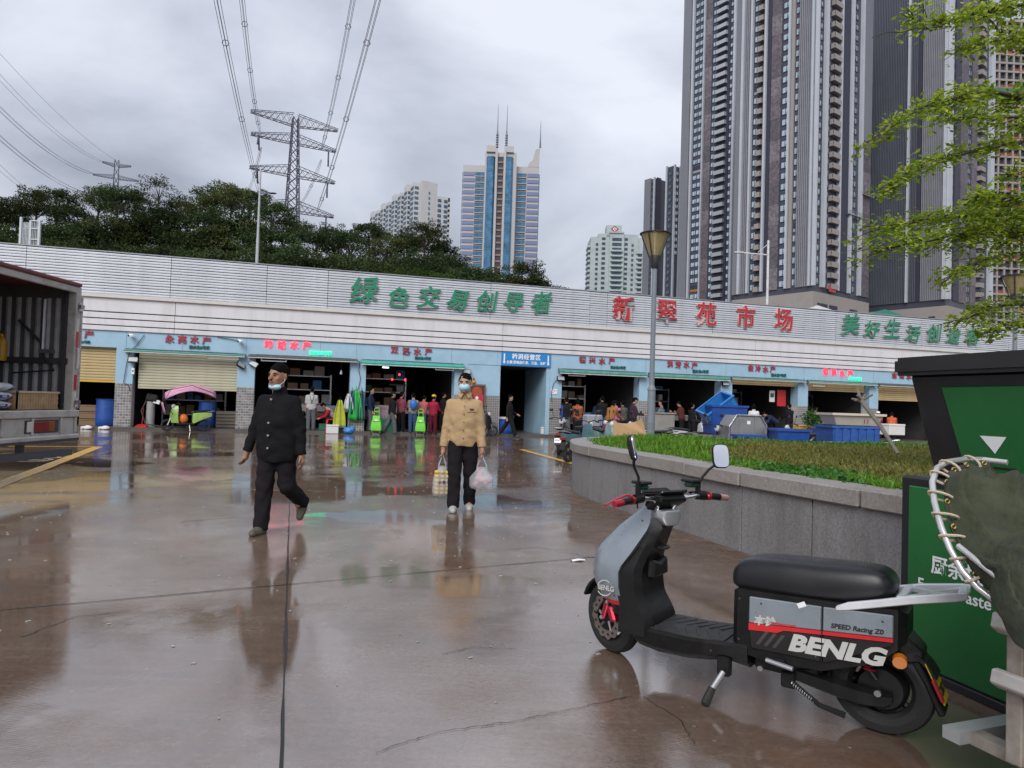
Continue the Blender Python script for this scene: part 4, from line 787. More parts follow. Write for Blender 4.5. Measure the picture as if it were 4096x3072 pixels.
# handlebar
st2 = bpy.data.objects.new('handlebar', None); COL.objects.link(st2); st2.parent = scoot; st2.location = (1.052, 0, 0); st2.rotation_euler = (0, 0, -.40)
zb = .90
MB().tube([(.0, .045, zb-.09), (-.035, .06, zb-.02), (-.05, .10, zb+.02), (-.06, .20, zb+.03), (-.085, .36, zb+.012)], .0125, 10).build('handlebar_tube', CHROME, st2, .8)
MB().tube([(.0, -.045, zb-.09), (-.035, -.06, zb-.02), (-.05, -.10, zb+.02), (-.06, -.20, zb+.03), (-.085, -.36, zb+.012)], .0125, 10).build('handlebar_tube', CHROME, st2, .8)
for s in (1, -1):
    def g(y, dz=0, dx=0): t_ = (abs(y)-.2)/.16; return np.array((-.06-.025*t_+dx, s*y, zb+.03-.018*t_+dz))
    MB().tube([g(.185), g(.235)], .026, 12).build('switch_block', SB, st2, .6); MB().tube([g(.25), g(.262)], .024, 12).build('grip_collar', REDA, st2, .6); MB().tube([g(.262), g(.325)], .0185, 12).build('grip', SB, st2, .6); MB().tube([g(.325), g(.375)], [.02, .017], 12).build('grip_end', REDA if s > 0 else mat('rose_metal', (.62, .36, .34), .25, metal=.7), st2, .6)
    MB().tube([g(.19, .005, .05), g(.23, .01, .075), g(.30, .0, .075), g(.38, -.012, .062)], [.012, .011, .009, .008], 8, flat=.6).build('brake_lever', REDA if s > 0 else SB, st2, .8)
    MB().box(g(.165, .052, .02), (.075, .06, .03)).build('brake_reservoir', mat('green_tint_cap', (.01, .05, .035), .2), st2, bevel=.012, seg=2); MB().box(g(.165, .072, .02), (.085, .07, .016)).build('reservoir_cap', SB, st2, bevel=.006)
    mr = bpy.data.objects.new('mirror', None); COL.objects.link(mr); mr.parent = st2; mr.location = g(.20, .035, .01); mr.scale = (1, s, 1)
    MB().cyl((0, 0, -.02), (0, 0, .03), .014, n=8).build('base', SB, mr); MB().tube([(0, 0, .02), (0, .0, .07), (-.01, .04, .13), (-.02, .05, .17)] if s > 0 else [(0, 0, .02), (0, .03, .06), (.0, .075, .10), (-.01, .10, .12)], .007, 8).build('stalk', SB, mr, .8)
    c = np.array((-.025, .055, .225)) if s > 0 else np.array((-.02, .14, .175)); RM = rotm('Z', .75 if s > 0 else .35)@rotm('Y', .2); mb = MB(); o2 = [(math.copysign(abs(math.cos(a))**.5, math.cos(a))*.045, math.copysign(abs(math.sin(a))**.5, math.sin(a))*.066) for a in np.linspace(0, 2*math.pi, 28, endpoint=False)]
    def ring(x, k): return [c+RM@np.array((x, a*k, b*k)) for a, b in o2]
    mb.loft([ring(-.001, 1), ring(.01, 1.02), ring(.02, .9), ring(.026, .6)]); mb.build('shell', SB, mr, .6); mb = MB(); mb.loft([ring(-.004, .93), ring(-.0012, .93)]); mb.build('glass', mat('mirror_glass', (.9, .92, .95), .03, metal=1., var=0), mr)
MB().box((-.035, 0, zb+.025), (.14, .17, .014), rotm('Y', .55)).build('dash_screen', mat('dash_gloss', (.008, .009, .01), .12, var=0), st2, bevel=.005)
mb = MB(); mb.loft([[(.03, y*.5, zb+.045), (.06, y*.45, zb+.06), (.06, y*.4, zb+.03), (.035, y*.45, zb+.02)] for y in np.linspace(-.19, .19, 7)]); mb.build('dash_hood', SB, st2, .6)
MB().box((-.03, 0, zb+.0), (.13, .185, .05), rotm('Y', .55), .92).build('dash_body', SB, st2, bevel=.012)
mb = MB(); mb.loft([[(x, y, z) for y, z in ((-w_, .86), (-w_*1.1, .82), (-w_*.7, .78), (w_*.7, .78), (w_*1.1, .82), (w_, .86))] for x, w_ in ((-.085, .045), (-.07, .06), (.0, .062), (.03, .05))]); mb.build('stem_cover', SILV, st2, .5, .006); MB().box((-.088, .025, .805), (.006, .018, .008)).build('stem_badge', CHROME, st)
# fixed front: grey cowl and black leg shield
XF = [(.33, 1.275), (.37, 1.33), (.48, 1.388), (.615, 1.378), (.75, 1.262), (.87, 1.13)]; XS_ = [(.33, 1.165), (.353, 1.17), (.43, 1.195), (.54, 1.198), (.645, 1.13), (.78, 1.06), (.87, 1.075)]; WW = [(.33, .14), (.43, .172), (.54, .176), (.645, .158), (.78, .114), (.87, .07)]
def cowl(z0, z1, grow, n=14):
    mb = MB(); rings = []
    for z in np.linspace(z0, z1, n):
        xf, xs, w_ = I(z, XF)+grow, I(z, XS_), I(z, WW)+grow; R_ = [(xs, w_)]
        for a in np.linspace(0, math.pi, 15):
            ca, sa = math.cos(a), math.sin(a); R_.append((xs+.02+(xf-xs-.02)*sa**.75, w_*math.copysign(abs(ca)**.55, ca)))
        R_.append((xs, -w_)); rings.append([(x, y, z) for x, y in R_])
    return mb.loft(rings)
cowl(.37, .872, 0).build('front_cowl', SG, scoot, .55); cowl(.348, .372, .001, 3).build('red_stripe', RDS, scoot, .55); cowl(.30, .35, -.002, 4).build('lower_cowl', SB, scoot, .55)
MB().box((1.385, 0, .54), (.014, .07, .12), rotm('Y', .02)).build('headlight', mat('lamp_clear', (.55, .57, .6), .15, var=.1), scoot, bevel=.01)
t_ = text('emblem', 'BENLG', .036, LTR, scoot, (1.262, I(.415, WW)+.008, .432), (math.pi/2, -.08, math.pi-.25), .0008, .001)
mb = MB()
for a0 in (.35, 3.5): mb.tube([(1.268-.006*0+.036*math.cos(a), I(.43, WW)+.004+.01*math.cos(a), .432+.04*math.sin(a)) for a in np.linspace(a0, a0+2.3, 9)], .003, 5)
mb.build('emblem_ring', LTR, scoot)
mb = MB(); mb.add([(1.315, .088, .70), (1.29, .095, .74), (1.265, .098, .735), (1.25, .105, .70), (1.275, .108, .67), (1.31, .10, .665)], [(0, 1, 2, 3, 4, 5)])
XI = [(.22, 1.02), (.30, 1.02), (.36, 1.055), (.41, 1.082), (.54, 1.094), (.628, 1.071), (.70, 1.04), (.77, 1.012), (.80, 1.03), (.84, 1.06)]; WI = [(.22, .168), (.4, .16), (.54, .155), (.628, .125), (.70, .10), (.77, .085), (.84, .06)]
mb = MB(); rings = []
for z in np.linspace(.22, .84, 18):
    xi, w_ = I(z, XI), I(z, WI); xo = I(z, XS_)+.015 if z > .33 else 1.19; rings.append([(xo, w_+.004, z), (xi+.03, w_, z), (xi, w_*.78, z), (xi, -w_*.78, z), (xi+.03, -w_, z), (xo, -w_-.004, z)])
mb.loft(rings); mb.build('leg_shield', SB, scoot, .6)
MB().prism([(-.095, .50), (.095, .50), (.08, .60), (0, .575), (-.08, .60)], 1.045, 1.085, 'yz').build('pocket', SB, scoot, bevel=.012); MB().box((1.04, .0, .655), (.05, .07, .02)).build('bag_hook', BLK, scoot, bevel=.006)
# floor and belly
mb = MB(); sec = []
for x, zt, zb_, w_ in ((1.17, .255, .20, .11), (1.11, .262, .155, .155), (1.0, .268, .142, .168), (.85, .268, .148, .17), (.75, .275, .165, .17), (.66, .285, .185, .165), (.56, .29, .17, .15)):
    sec.append([(x, w_, zt-.012), (x, w_-.012, zt), (x, -w_+.012, zt), (x, -w_, zt-.012), (x, -w_+.01, zb_+.04), (x, -w_*.6, zb_), (x, w_*.6, zb_), (x, w_-.01, zb_+.04)])
mb.loft(sec); mb.build('floorboard', SB, scoot, .6)
mb = MB(); mb.loft([[(x, w_, z), (x, w_, z+.006), (x, -w_, z+.006), (x, -w_, z)] for x, z, w_ in ((1.09, .262, .13), (1.0, .268, .15), (.85, .268, .152), (.75, .275, .152), (.665, .284, .145))]); mb.build('floor_mat', MATF, scoot, .6)
for k in range(7):
    x = 1.04-.055*k
    for s in (1, -1): MB().box((x-.0, s*.065, I(x, [(.66, .2905), (.85, .2755), (1.05, .274)])), (.012, .13, .005), rotm('Z', s*.45)).build('mat_rib', MATF, scoot)
# seat tower
mb = MB(); mb.loft([[(x, w_, z0), (x, w_*1.02, (z0+z1)/2), (x, w_, z1), (x, -w_, z1), (x, -w_*1.02, (z0+z1)/2), (x, -w_, z0)] for x, z0, z1, w_ in ((.635, .27, .53, .11), (.61, .25, .545, .138), (.5, .24, .55, .145), (.25, .25, .56, .145), (.05, .33, .57, .14), (-.03, .40, .57, .12), (-.06, .43, .55, .08))]); mb.build('seat_box', SB, scoot, .6)
def side(poly, name, m, y0, y1, bev=.004):
    for s in (1, -1): MB().prism(poly, s*y0, s*y1, 'xz').build(name, m, scoot, bevel=bev)
def stripe(x): return .380+(.551-x)*.10
side([(.553, .522), (.25, .535), (.25, stripe(.25)+.02), (.553, stripe(.553)+.02)], 'side_panel', SG, .142, .157); side([(.245, .535), (-.018, .552), (-.018, stripe(-.018)+.02), (.245, stripe(.245)+.02)], 'side_panel', SG, .142, .157)
side([(.553, stripe(.553)+.019), (.25, stripe(.25)+.019), (.25, stripe(.25)+.002), (.40, stripe(.4)+.002), (.43, stripe(.43)-.012), (.553, stripe(.553)-.012)], 'red_stripe', RDS, .143, .1565, 0); side([(.245, stripe(.245)+.019), (-.018, stripe(-.018)+.019), (-.018, stripe(-.018)+.003), (.245, stripe(.245)+.003)], 'red_stripe', RDS, .143, .1565, 0)
PB = mat('gloss_black_panel', (.012, .011, .011), .3, var=.2)
side([(.553, stripe(.553)-.012), (.43, stripe(.43)-.012), (.40, stripe(.4)+.002), (.25, stripe(.25)+.002), (.25, .292), (.541, .285)], 'lower_panel', PB, .143, .156); side([(.245, stripe(.245)+.002), (-.018, stripe(-.018)+.002), (-.018, .425), (.23, .292), (.245, .292)], 'lower_panel', PB, .143, .156)
tr_ = (math.pi/2, -.07, math.pi)
for s in (1,):
    text('lettering', 'BENLG', .100, LTR, scoot, (.20, .1575, .357), (math.pi/2, -.05, math.pi), .0007, .005, .28, 1.2); text('lettering', '本铃', .046, LTR, scoot, (.485, .158, .42), tr_, .0005, .002, .2)
    text('lettering', 'SPEED Racing Z0', .028, mat('ink_black', (.01, .01, .012), .5), scoot, (.115, .158, .468), tr_, .0005, .001, .2); text('lettering', 'PERFORMANCE RIDE', .011, RDS, scoot, (.405, .158, .423), tr_, .0005, .0006, .2)
for k in range(3): MB().prism([(.52-.035*k, .31), (.505-.035*k, .31), (.465-.035*k, .375), (.48-.035*k, .375)], .1562, .1568, 'xz').build('decal_bar', mat('grey_decal', (.05, .048, .046), .4), scoot)
MB().box((.33, .158, .528), (.035, .002, .022), rotm('Y', .5)).build('paper_tag', SW, scoot)
mb = MB(); sec = []
for x, zt, zb_, w_ in ((.665, .585, .56, .05), (.655, .635, .535, .085), (.62, .672, .522, .112), (.56, .695, .515, .128), (.45, .705, .515, .138), (.3, .712, .522, .142), (.15, .722, .54, .14), (.06, .725, .56, .13), (.01, .705, .585, .11), (-.015, .665, .61, .075)):
    h = zt-zb_; sec.append([(x, w_*.55, zt), (x, w_*.86, zt-h*.10), (x, w_, zt-h*.42), (x, w_*.97, zt-h*.7), (x, w_*.86, zb_), (x, -w_*.86, zb_), (x, -w_*.97, zt-h*.7), (x, -w_, zt-h*.42), (x, -w_*.86, zt-h*.10), (x, -w_*.55, zt)])
o = mb.loft(sec).build('seat', SEATM, scoot, 3.1); sm = o.modifiers.new('s', 'SUBSURF'); sm.levels = sm.render_levels = 2
# rack
RK = mat('silver_rack', (.72, .74, .78), .35, metal=.35, var=.04, coat=.2)
for s in (1, -1):
    mb = MB(); mb.loft([[(x, s*(w_+.012), z), (x, s*(w_+.012), z+h), (x, s*(w_-.012), z+h), (x, s*(w_-.012), z)] for x, w_, z, h in ((.195, .15, .53, .02), (.15, .148, .54, .034), (.03, .142, .575, .034), (-.08, .128, .607, .036), (-.23, .098, .64, .036), (-.262, .075, .648, .034))]); mb.build('rack_rail', RK, scoot, .5, .004)
MB().loft([[(x, -.09, z), (x, .09, z), (x, .09, z+.03), (x, -.09, z+.03)] for x, z in ((-.262, .650), (-.225, .643))]).build('rack_end', RK, scoot, .5, .008)
MB().loft([[(x, -.13, z), (x, .13, z), (x, .13, z+.03), (x, -.13, z+.03)] for x, z in ((-.02, .598), (-.055, .605))]).build('rack_bridge', RK, scoot, .5, .006)
for s in (1, -1):
    MB().loft([[(-.05, s*.115, .61), (-.05, s*.09, .61), (-.05, s*.09, .63), (-.05, s*.115, .63)], [(-.14, s*.02, .626), (-.14, s*-.005, .626), (-.14, s*-.005, .646), (-.14, s*.02, .646)], [(-.23, s*.085, .645), (-.23, s*.06, .645), (-.23, s*.06, .665), (-.23, s*.085, .665)]]).build('rack_brace', RK, scoot, .5)
# tail
MB().loft([[(-.045, -.07, .545), (-.045, .07, .545), (-.02, .085, .545), (-.02, -.085, .545)], [(-.058, -.07, .46), (-.058, .07, .46), (-.03, .09, .46), (-.03, -.09, .46)]]).build('tail_light', mat('smoked_red_lens', (.10, .05, .05), .1, var=.2), scoot, .5, .006)
MB().loft([[(-.06, -.08, .45), (-.06, .08, .45), (.0, .1, .47), (.0, -.1, .47)], [(-.115, -.06, .40), (-.115, .06, .40), (-.03, .09, .38), (-.03, -.09, .38)], [(-.115, -.055, .35), (-.115, .055, .35), (-.03, .07, .33), (-.03, -.07, .33)]]).build('tail_cowl', SB, scoot, .5, .008)
MB().loft([[(-.085, -.05, .38), (-.085, .05, .38), (-.06, .05, .36), (-.06, -.05, .36)], [(-.14, -.055, .27), (-.14, .055, .27), (-.12, .055, .255), (-.12, -.055, .255)], [(-.195, -.06, .155), (-.195, .06, .155), (-.17, .06, .14), (-.17, -.06, .14)]]).build('rear_mudguard', SB, scoot, .5, .006)
pt_ = bpy.data.objects.new('number_plate', None); COL.objects.link(pt_); pt_.parent = scoot; pt_.location = (-.155, 0, .275); pt_.rotation_euler = (0, .42, 0)
MB().box((0, 0, 0), (.004, .135, .17)).build('plate', mat('yellow_plate', (.62, .42, .02), .4), pt_, bevel=.001); text('plate_text', '粤B', .05, RDS, pt_, (-.004, 0, .045), (math.pi/2, 0, -math.pi/2), .0006, .001); text('plate_text', 'C2871', .052, mat('ink_black', (.01, .01, .012), .5), pt_, (-.004, 0, -.04), (math.pi/2, 0, -math.pi/2), .0006, .001)
MB().box((-.005, .085, -.02), (.012, .035, .09)).build('reflector', mat('red_reflector', (.35, .02, .03), .15), pt_, bevel=.004)
for s in (1, -1): MB().cyl((-.035, s*.10, .36), (-.04, s*.135, .355), .028, .026, 14).build('indicator', mat('amber_lens', (.55, .16, .01), .15, var=.1), scoot, .6); MB().cyl((-.03, s*.06, .36), (-.035, s*.10, .36), .012, n=8).build('indicator_stem', SB, scoot)
# rear running gear
rw = wheel(scoot, .2, .10, .04, .2, 'rear_wheel'); mb = MB(); mb.lathe([(.0, -.06), (.085, -.055), (.1, -.03), (.1, .03), (.085, .055), (.0, .06)], 24, (0, 0, 0), RX); mb.build('hub_motor', SB, rw, .6)
for s in (1, -1):
    mb = MB(); mb.loft([[(x, s*.075, z+h), (x, s*.105, z+h*.6), (x, s*.105, z-h*.6), (x, s*.075, z-h)] for x, z, h in ((.36, .19, .035), (.25, .175, .04), (.12, .16, .045), (.02, .165, .035), (-.01, .18, .02))]); mb.build('swing_arm', SB, scoot, .6)
    MB().tube([(.18, s*.085, .42), (.05, s*.09, .25)], .012, 8).build('shock_rod', SB, scoot); mb = MB(); mb.tube([(.175-.10*k/60+.024*math.cos(k*.9), s*.088+.022*math.sin(k*.9), .41-.125*k/60) for k in range(61)], .0045, 5); mb.build('shock_spring', REDA, scoot)
    MB().cyl((.04, s*.105, .2), (.04, s*.12, .2), .014, n=8).build('axle_nut', STEEL, scoot)
MB().bx((.26, -.09, .17), (.56, .09, .29)).build('battery_case', SB, scoot, bevel=.02); MB().bx((.36, .1, .13), (.42, .125, .2)).build('frame_plate', SB, scoot, bevel=.006)
mb = MB(); mb.tube([(.37-.09*k/70+.0*k, .13+.01*math.cos(k*.9), .16-.055*k/70+.01*math.sin(k*.9)) for k in range(71)], .0028, 4); mb.build('stand_spring', STEEL, scoot); MB().tube([(.38, .12, .165), (.26, .12, .09), (.16, .11, .07)], [.012, .011, .014], 7).build('centre_stand', SB, scoot)
MB().tube([(.475, .15, .245), (.36, .16, .235)], .011, 8).build('foot_peg', SILV, scoot, .6); MB().box((.42, .14, .245), (.05, .03, .04)).build('peg_bracket', SB, scoot, bevel=.004)
MB().cyl((.50, .14, .20), (.50, .155, .20), .012, n=10).build('bolt', STEEL, scoot)
MB().box((.67, .12, .165), (.06, .04, .10)).build('stand_bracket', SB, scoot, bevel=.006); MB().tube([(.665, .15, .14), (.69, .215, .075)], .012, 8).build('side_stand', mat('dull_aluminium', (.55, .56, .58), .4, metal=.6), scoot, .6); MB().tube([(.69, .215, .08), (.705, .25, .02), (.708, .262, .012)], [.017, .02, .016], 8).build('stand_foot', RUB, scoot, .6)
MB().tube([(.14, -.09, .30), (.1, -.05, .37), (-.02, 0, .385), (-.08, .0, .34)], .012, 6).build('inner_guard', SB, scoot)
Q = [(.04+.225*math.cos(a), .2+.225*math.sin(a)) for a in np.linspace(.3, 2.7, 12)]; Q2 = [(.04+.21*math.cos(a), .2+.21*math.sin(a)) for a in np.linspace(.3, 2.7, 12)]
MB().loft([[(a, -.065, b), (a, .065, b), (c, .065, d), (c, -.065, d)] for (a, b), (c, d) in zip(Q, Q2)]).build('wheel_guard', SB, scoot, .6)
MB().tube([(.37, .02, .215), (.30, .03, .12), (.31, .03, .05)], .004, 4) if False else None
# cables, screws and seams
for pts in ([(.98, .13, .94), (1.08, .10, .92), (1.12, .05, .86), (1.10, .03, .80)], [(.98, -.15, .95), (1.10, -.08, .94), (1.13, -.02, .87), (1.10, -.01, .80)], [(1.02, .1, .95), (1.16, .06, .93), (1.17, .03, .85)], [(1.36, .09, .26), (1.30, .11, .36), (1.22, .10, .42)]): MB().tube(smooth3(pts), .0045, 6).build('cable', SB, scoot, .8)
for p in ((1.105, .105, .80), (1.215, .163, .50), (1.22, .163, .40), (.60, .143, .50), (.60, .143, .31), (.50, .1575, .50), (.27, .1575, .31), (.02, .1575, .52)): MB().ell(p, (.005, .003, .005), 8, 5).build('screw', DARK, scoot)
MB().bx((.246, .143, .295), (.249, .1585, .533)).build('panel_seam', BLK, scoot)
for x in (.95, .83, .72): MB().ell((x, .163, .232), (.005, .003, .005), 8, 5).build('screw', DARK, scoot)
MB().loft([[(x, -.10, z0), (x, .10, z0), (x, .10, z1), (x, -.10, z1)] for x, z0, z1 in ((.40, .20, .34), (.25, .24, .36), (.12, .36, .42), (-.03, .38, .43))]).build('inner_fender', SB, scoot, .5, .01)
# ================================================================ green bin
b1, b2_ = onG(3747, 2731)[:2], onG(3962, 2828)[:2]; bd = (b2_-b1)/np.linalg.norm(b2_-b1)
bl = line_to((*b1,), bd, 3592, 2640); BINL = 1.75; ang = math.atan2(bd[1], bd[0])
binT = thing('waste_bin', 'big green and black food waste bin behind the scooter', 'bin', (*bl, 0), ang)      # local x along the front, -y outwards
GB = mat('green_bin_panel', (.009, .12, .026), .45, var=.08, vs=3, bump=.08, bs=120, dirt=.12, ds=5, dcol=(.03, .08, .04)); KB = mat('black_bin_frame', (.010, .010, .012), .4, var=.2, vs=4, dirt=.2, ds=6, dcol=(.03, .03, .03))
MB().bx((0, 0, .03), (BINL, .85, 1.05)).build('cabinet', KB, binT, bevel=.012); MB().bx((.0, -.012, .0), (BINL, .02, .045)).build('plinth', KB, binT, bevel=.006)
MB().bx((.065, -.014, .055), (BINL-.06, -.001, 1.0)).build('door', GB, binT, bevel=.008)
mb = MB(); mb.loft([[(.11, .12, 1.05), (BINL-.1, .12, 1.05), (BINL-.1, .8, 1.05), (.11, .8, 1.05)], [(.03, .02, 1.60), (BINL-.02, .02, 1.60), (BINL-.02, .84, 1.60), (.03, .84, 1.60)]]); mb.build('hopper', KB, binT, bevel=.01)
def up(x, z, o=0.): k = (z-1.05)/.55; return (x, .12-.1*k-o, z)
mb = MB(); q = [(.33, 1.02), (BINL-.25, 1.02), (BINL-.16, 1.535), (.235, 1.535)]; mb.loft([[up(x, z, .002) for x, z in q], [up(x, z, .016) for x, z in q]]); mb.build('flap', GB, binT, bevel=.006)
MB().bx((-.025, -.05, 1.60), (BINL+.03, .88, 1.70)).build('lid', KB, binT, bevel=.02, seg=2)
def tri(name, pts, m): mb = MB(); mb.loft([[up(x, z, .017) for x, z in pts], [up(x, z, .019) for x, z in pts]]); mb.build(name, m, binT)
tri('arrow_mark', [(.43, 1.29), (.57, 1.29), (.50, 1.205)], SW); tri('handle', [(.43, 1.14), (.60, 1.14), (.60, 1.13), (.43, 1.13)], BLK); MB().ell(up(.52, 1.075, .02), (.02, .012, .02)).build('lock', BLK, binT)
text('writing', 'Food Waste', .085, SW, binT, (.35, -.015, .485), UP, .0006, .001); text('writing', '厨余垃圾', .10, SW, binT, (.42, -.015, .60), UP, .0006, .002); ic = MB()
P = [(.53+.12*math.sin(k*2*math.pi/3), .80+.12*math.cos(k*2*math.pi/3)) for k in range(3)]
for k in range(3):
    a, b = np.array(P[k]), np.array(P[(k+1) % 3]); a, b = a+(b-a)*.12, a+(b-a)*.82; d = (b-a)/np.linalg.norm(b-a); n = np.array((-d[1], d[0]))*.018; ic.prism([tuple(a+n), tuple(b+n), tuple(b-n), tuple(a-n)], -.0165, -.0142, 'xz')
ic.build('recycling_icon', SW, binT)
# ================================================================ cart with canvas at the right edge
CW = mat('worn_white_angle', (.42, .41, .39), .5, var=.15, dirt=.6, ds=9, dcol=(.16, .11, .08)); CBX = mat('grey_box_side', (.35, .36, .37), .5, var=.1, dirt=.4, ds=4, dcol=(.2, .18, .16)); RUST = mat('rusty_frame', (.27, .24, .21), .7, var=.4, vs=9, dirt=.6, ds=6, dcol=(.14, .065, .03))
cp = onG(4022, 3020, .22); cart = thing('hand_cart', 'white metal box hand cart with rusty frame at the right edge', 'cart', (cp[0], cp[1], 0), ang+.06)
def cy(y): return y
for x in (.0, .55, 1.1): MB().bx((x, -.002, .2), (x+.055, .03, .78)).build('post', RUST, cart, bevel=.004)
MB().bx((0, .0, .2), (.03, .7, .78)).build('corner_post', RUST, cart); MB().bx((.03, .015, .24), (1.3, .72, .76)).build('box', CBX, cart)
for z, h in ((.63, .075), (.44, .07)):
    MB().loft([[(x, -.008, z), (x, -.045, z+h*.35), (x, -.035, z+h), (x, -.004, z+h)] for x in (-.03, 1.4)]).build('band', CW, cart, .5, .005)
MB().bx((-.05, -.035, .735), (1.4, .02, .80)).build('top_rail', STEEL, cart, bevel=.006); MB().bx((-.06, -.05, .80), (1.4, .70, .825)).build('lid', CW, cart, bevel=.006)
MB().bx((-.2, .06, .17), (1.3, .12, .215)).build('chassis_rail', RUST, cart); MB().bx((-.2, .5, .17), (1.3, .56, .215)).build('chassis_rail', RUST, cart); MB().bx((-.24, .0, .175), (-.17, .62, .22)).build('drawbar', mat('galvanised_plate', (.38, .40, .41), .45, metal=.4, dirt=.4, ds=6, dcol=(.2, .12, .07)), cart)
for x in (.12, 1.1): mb = MB(); mb.lathe([(.03, -.03), (.1, -.03), (.1, .03), (.03, .03)], 18, (x, .05, .1), RX, False); mb.build('wheel', RUB, cart, .6)
pipe = [onY(x, y, Y) for x, y, Y in ((4030, 1850, 2.95), (3930, 1838, 3.02), (3850, 1838, 2.95), (3790, 1848, 2.86), (3748, 1872, 2.78), (3729, 1930, 2.7), (3738, 2010, 2.64), (3765, 2110, 2.58), (3800, 2195, 2.53), (3850, 2285, 2.48), (3910, 2350, 2.45), (3965, 2392, 2.42))]
base = np.array((pipe[-1][0], pipe[-1][1], 0)); tp_ = thing('canvas_cover', 'olive green canvas laced to a bent white pipe hoop over the hand cart', 'canvas', base)
PIPE = mat('white_pipe', (.60, .60, .60), .25, metal=.5, var=.1, dirt=.3, ds=12); MB().tube([p-base for p in pipe], .0115, 10).build('hoop', PIPE, tp_, .8)
p2 = [onY(x, y, Y) for x, y, Y in ((3833, 2183, 2.5), (3930, 2262, 2.4), (4010, 2325, 2.3), (4120, 2410, 2.2))]; MB().tube([p-base for p in p2], .010, 10).build('hoop', PIPE, tp_, .8)
ROPE = mat('cream_rope', (.52, .43, .33), .7, bump=.4, bs=150)
def pipe_at(s):
    i = min(int(s*11), 10); f_ = s*11-i; return pipe[i]*(1-f_)+pipe[i+1]*f_
for s in (.16, .30, .40, .50, .585, .67, .765, .86):
    c = pipe_at(s)-base; d = pipe_at(min(s+.02, 1))-pipe_at(s-.02); d /= np.linalg.norm(d); u, v, _ = frame(d); q = np.array((.55, -.3, -.25)); q = q-d*(q@d); q /= np.linalg.norm(q); r2 = np.cross(d, q)
    MB().tube([c+d*(.018*math.sin(a*.5))+q*(.014+.026*(1-math.cos(a))*.5)*1.0*math.cos(a*0)+q*(-.03)+q*.028*(1-math.cos(a))+r2*.021*math.sin(a) for a in np.linspace(0, 6.3, 14)], .0052, 6).build('lacing', ROPE, tp_, .8)
CAN = mat('olive_canvas', (.040, .048, .026), .9, var=.4, vs=7, bump=1., bs=13, dirt=.6, ds=6, dcol=(.022, .026, .014)); mb = MB(); G_ = []; ns, ntt = 46, 44
rg = np.random.default_rng(4)
for i in range(ns):
    s = .10+.86*i/(ns-1); a = pipe_at(s); row = []
    inw = np.array((.03, -.02, -.012)); e = onY(4230, 1800+900*max(0, (s-.05))**1.15, 2.75-1.0*s)
    for j in range(ntt):
        k = j/(ntt-1); p = (a+inw)*(1-k)+e*k; sg = math.sin(k*math.pi); fold = .15*(1-abs(math.sin(s*7.5+k*2.2)))**1.6+.06*(1-abs(math.sin(s*13-k*3.1+1)))**2-.05+.012*math.sin(s*60+k*9+2*math.sin(k*6)); p = p+np.array((0, -.5, .55))*fold*min(1, k*11)+np.array((0, 0, -.05))*sg
        row.append(p-base)
    G_.append(row)
mb.loft(G_, False, False); o = mb.build('canvas', CAN, tp_, 3.1); sm = o.modifiers.new('th', 'SOLIDIFY'); sm.thickness = .004
mb = MB()
for s in np.linspace(.14, .9, 9): c = pipe_at(s)-base+np.array((.035, -.022, -.012)); mb.tube([c+np.array((.008*math.cos(a), -.004, .008*math.sin(a))) for a in np.linspace(0, 6.28, 9)], .003, 5)
mb.build('eyelets', mat('brass', (.4, .28, .12), .35, metal=.9), tp_)
# ================================================================ lorry at the left
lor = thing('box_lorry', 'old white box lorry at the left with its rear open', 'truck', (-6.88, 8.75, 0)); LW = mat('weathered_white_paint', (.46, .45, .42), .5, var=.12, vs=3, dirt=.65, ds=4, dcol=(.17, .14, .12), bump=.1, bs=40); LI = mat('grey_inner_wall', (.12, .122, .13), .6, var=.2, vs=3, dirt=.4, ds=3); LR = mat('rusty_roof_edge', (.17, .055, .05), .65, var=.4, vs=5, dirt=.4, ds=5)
ZT, ZD, WDT = 3.06, 1.07, 2.42       # opening in the plane x=0 (facing +x), y from 0 (near) to WDT (far)
BL = 5.6
MB().bx((-BL, 0, ZT-.06), (.06, WDT+.04, ZT)).build('roof', LR, lor, bevel=.015); MB().bx((-.02, .0, ZT-.16), (.03, WDT, ZT-.06)).build('roof_header', LW, lor, bevel=.01)
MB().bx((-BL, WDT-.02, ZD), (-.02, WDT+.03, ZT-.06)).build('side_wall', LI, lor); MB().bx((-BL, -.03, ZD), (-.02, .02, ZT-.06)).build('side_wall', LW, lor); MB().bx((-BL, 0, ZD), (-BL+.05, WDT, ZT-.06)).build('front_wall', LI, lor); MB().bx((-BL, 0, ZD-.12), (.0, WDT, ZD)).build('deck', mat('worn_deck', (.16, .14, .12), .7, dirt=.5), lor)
rib = None
for k in range(34):
    if rib is None: o = MB().loft([[(0, 0, z), (.03, -.035, z), (.06, -.035, z), (.09, 0, z)] for z in (ZD+.02, ZT-.25)]).build('wall_rib', mat('wall_rib_grey', (.36, .36, .37), .5, dirt=.4, ds=5), lor); rib = o.data
    else: o = link('wall_rib', rib, None, lor)
    o.location = (-.32-.155*k, WDT-.02, 0)
MB().bx((-BL, WDT-.075, 1.78), (-.06, WDT-.055, 1.87)).build('wall_strap', DARK, lor)
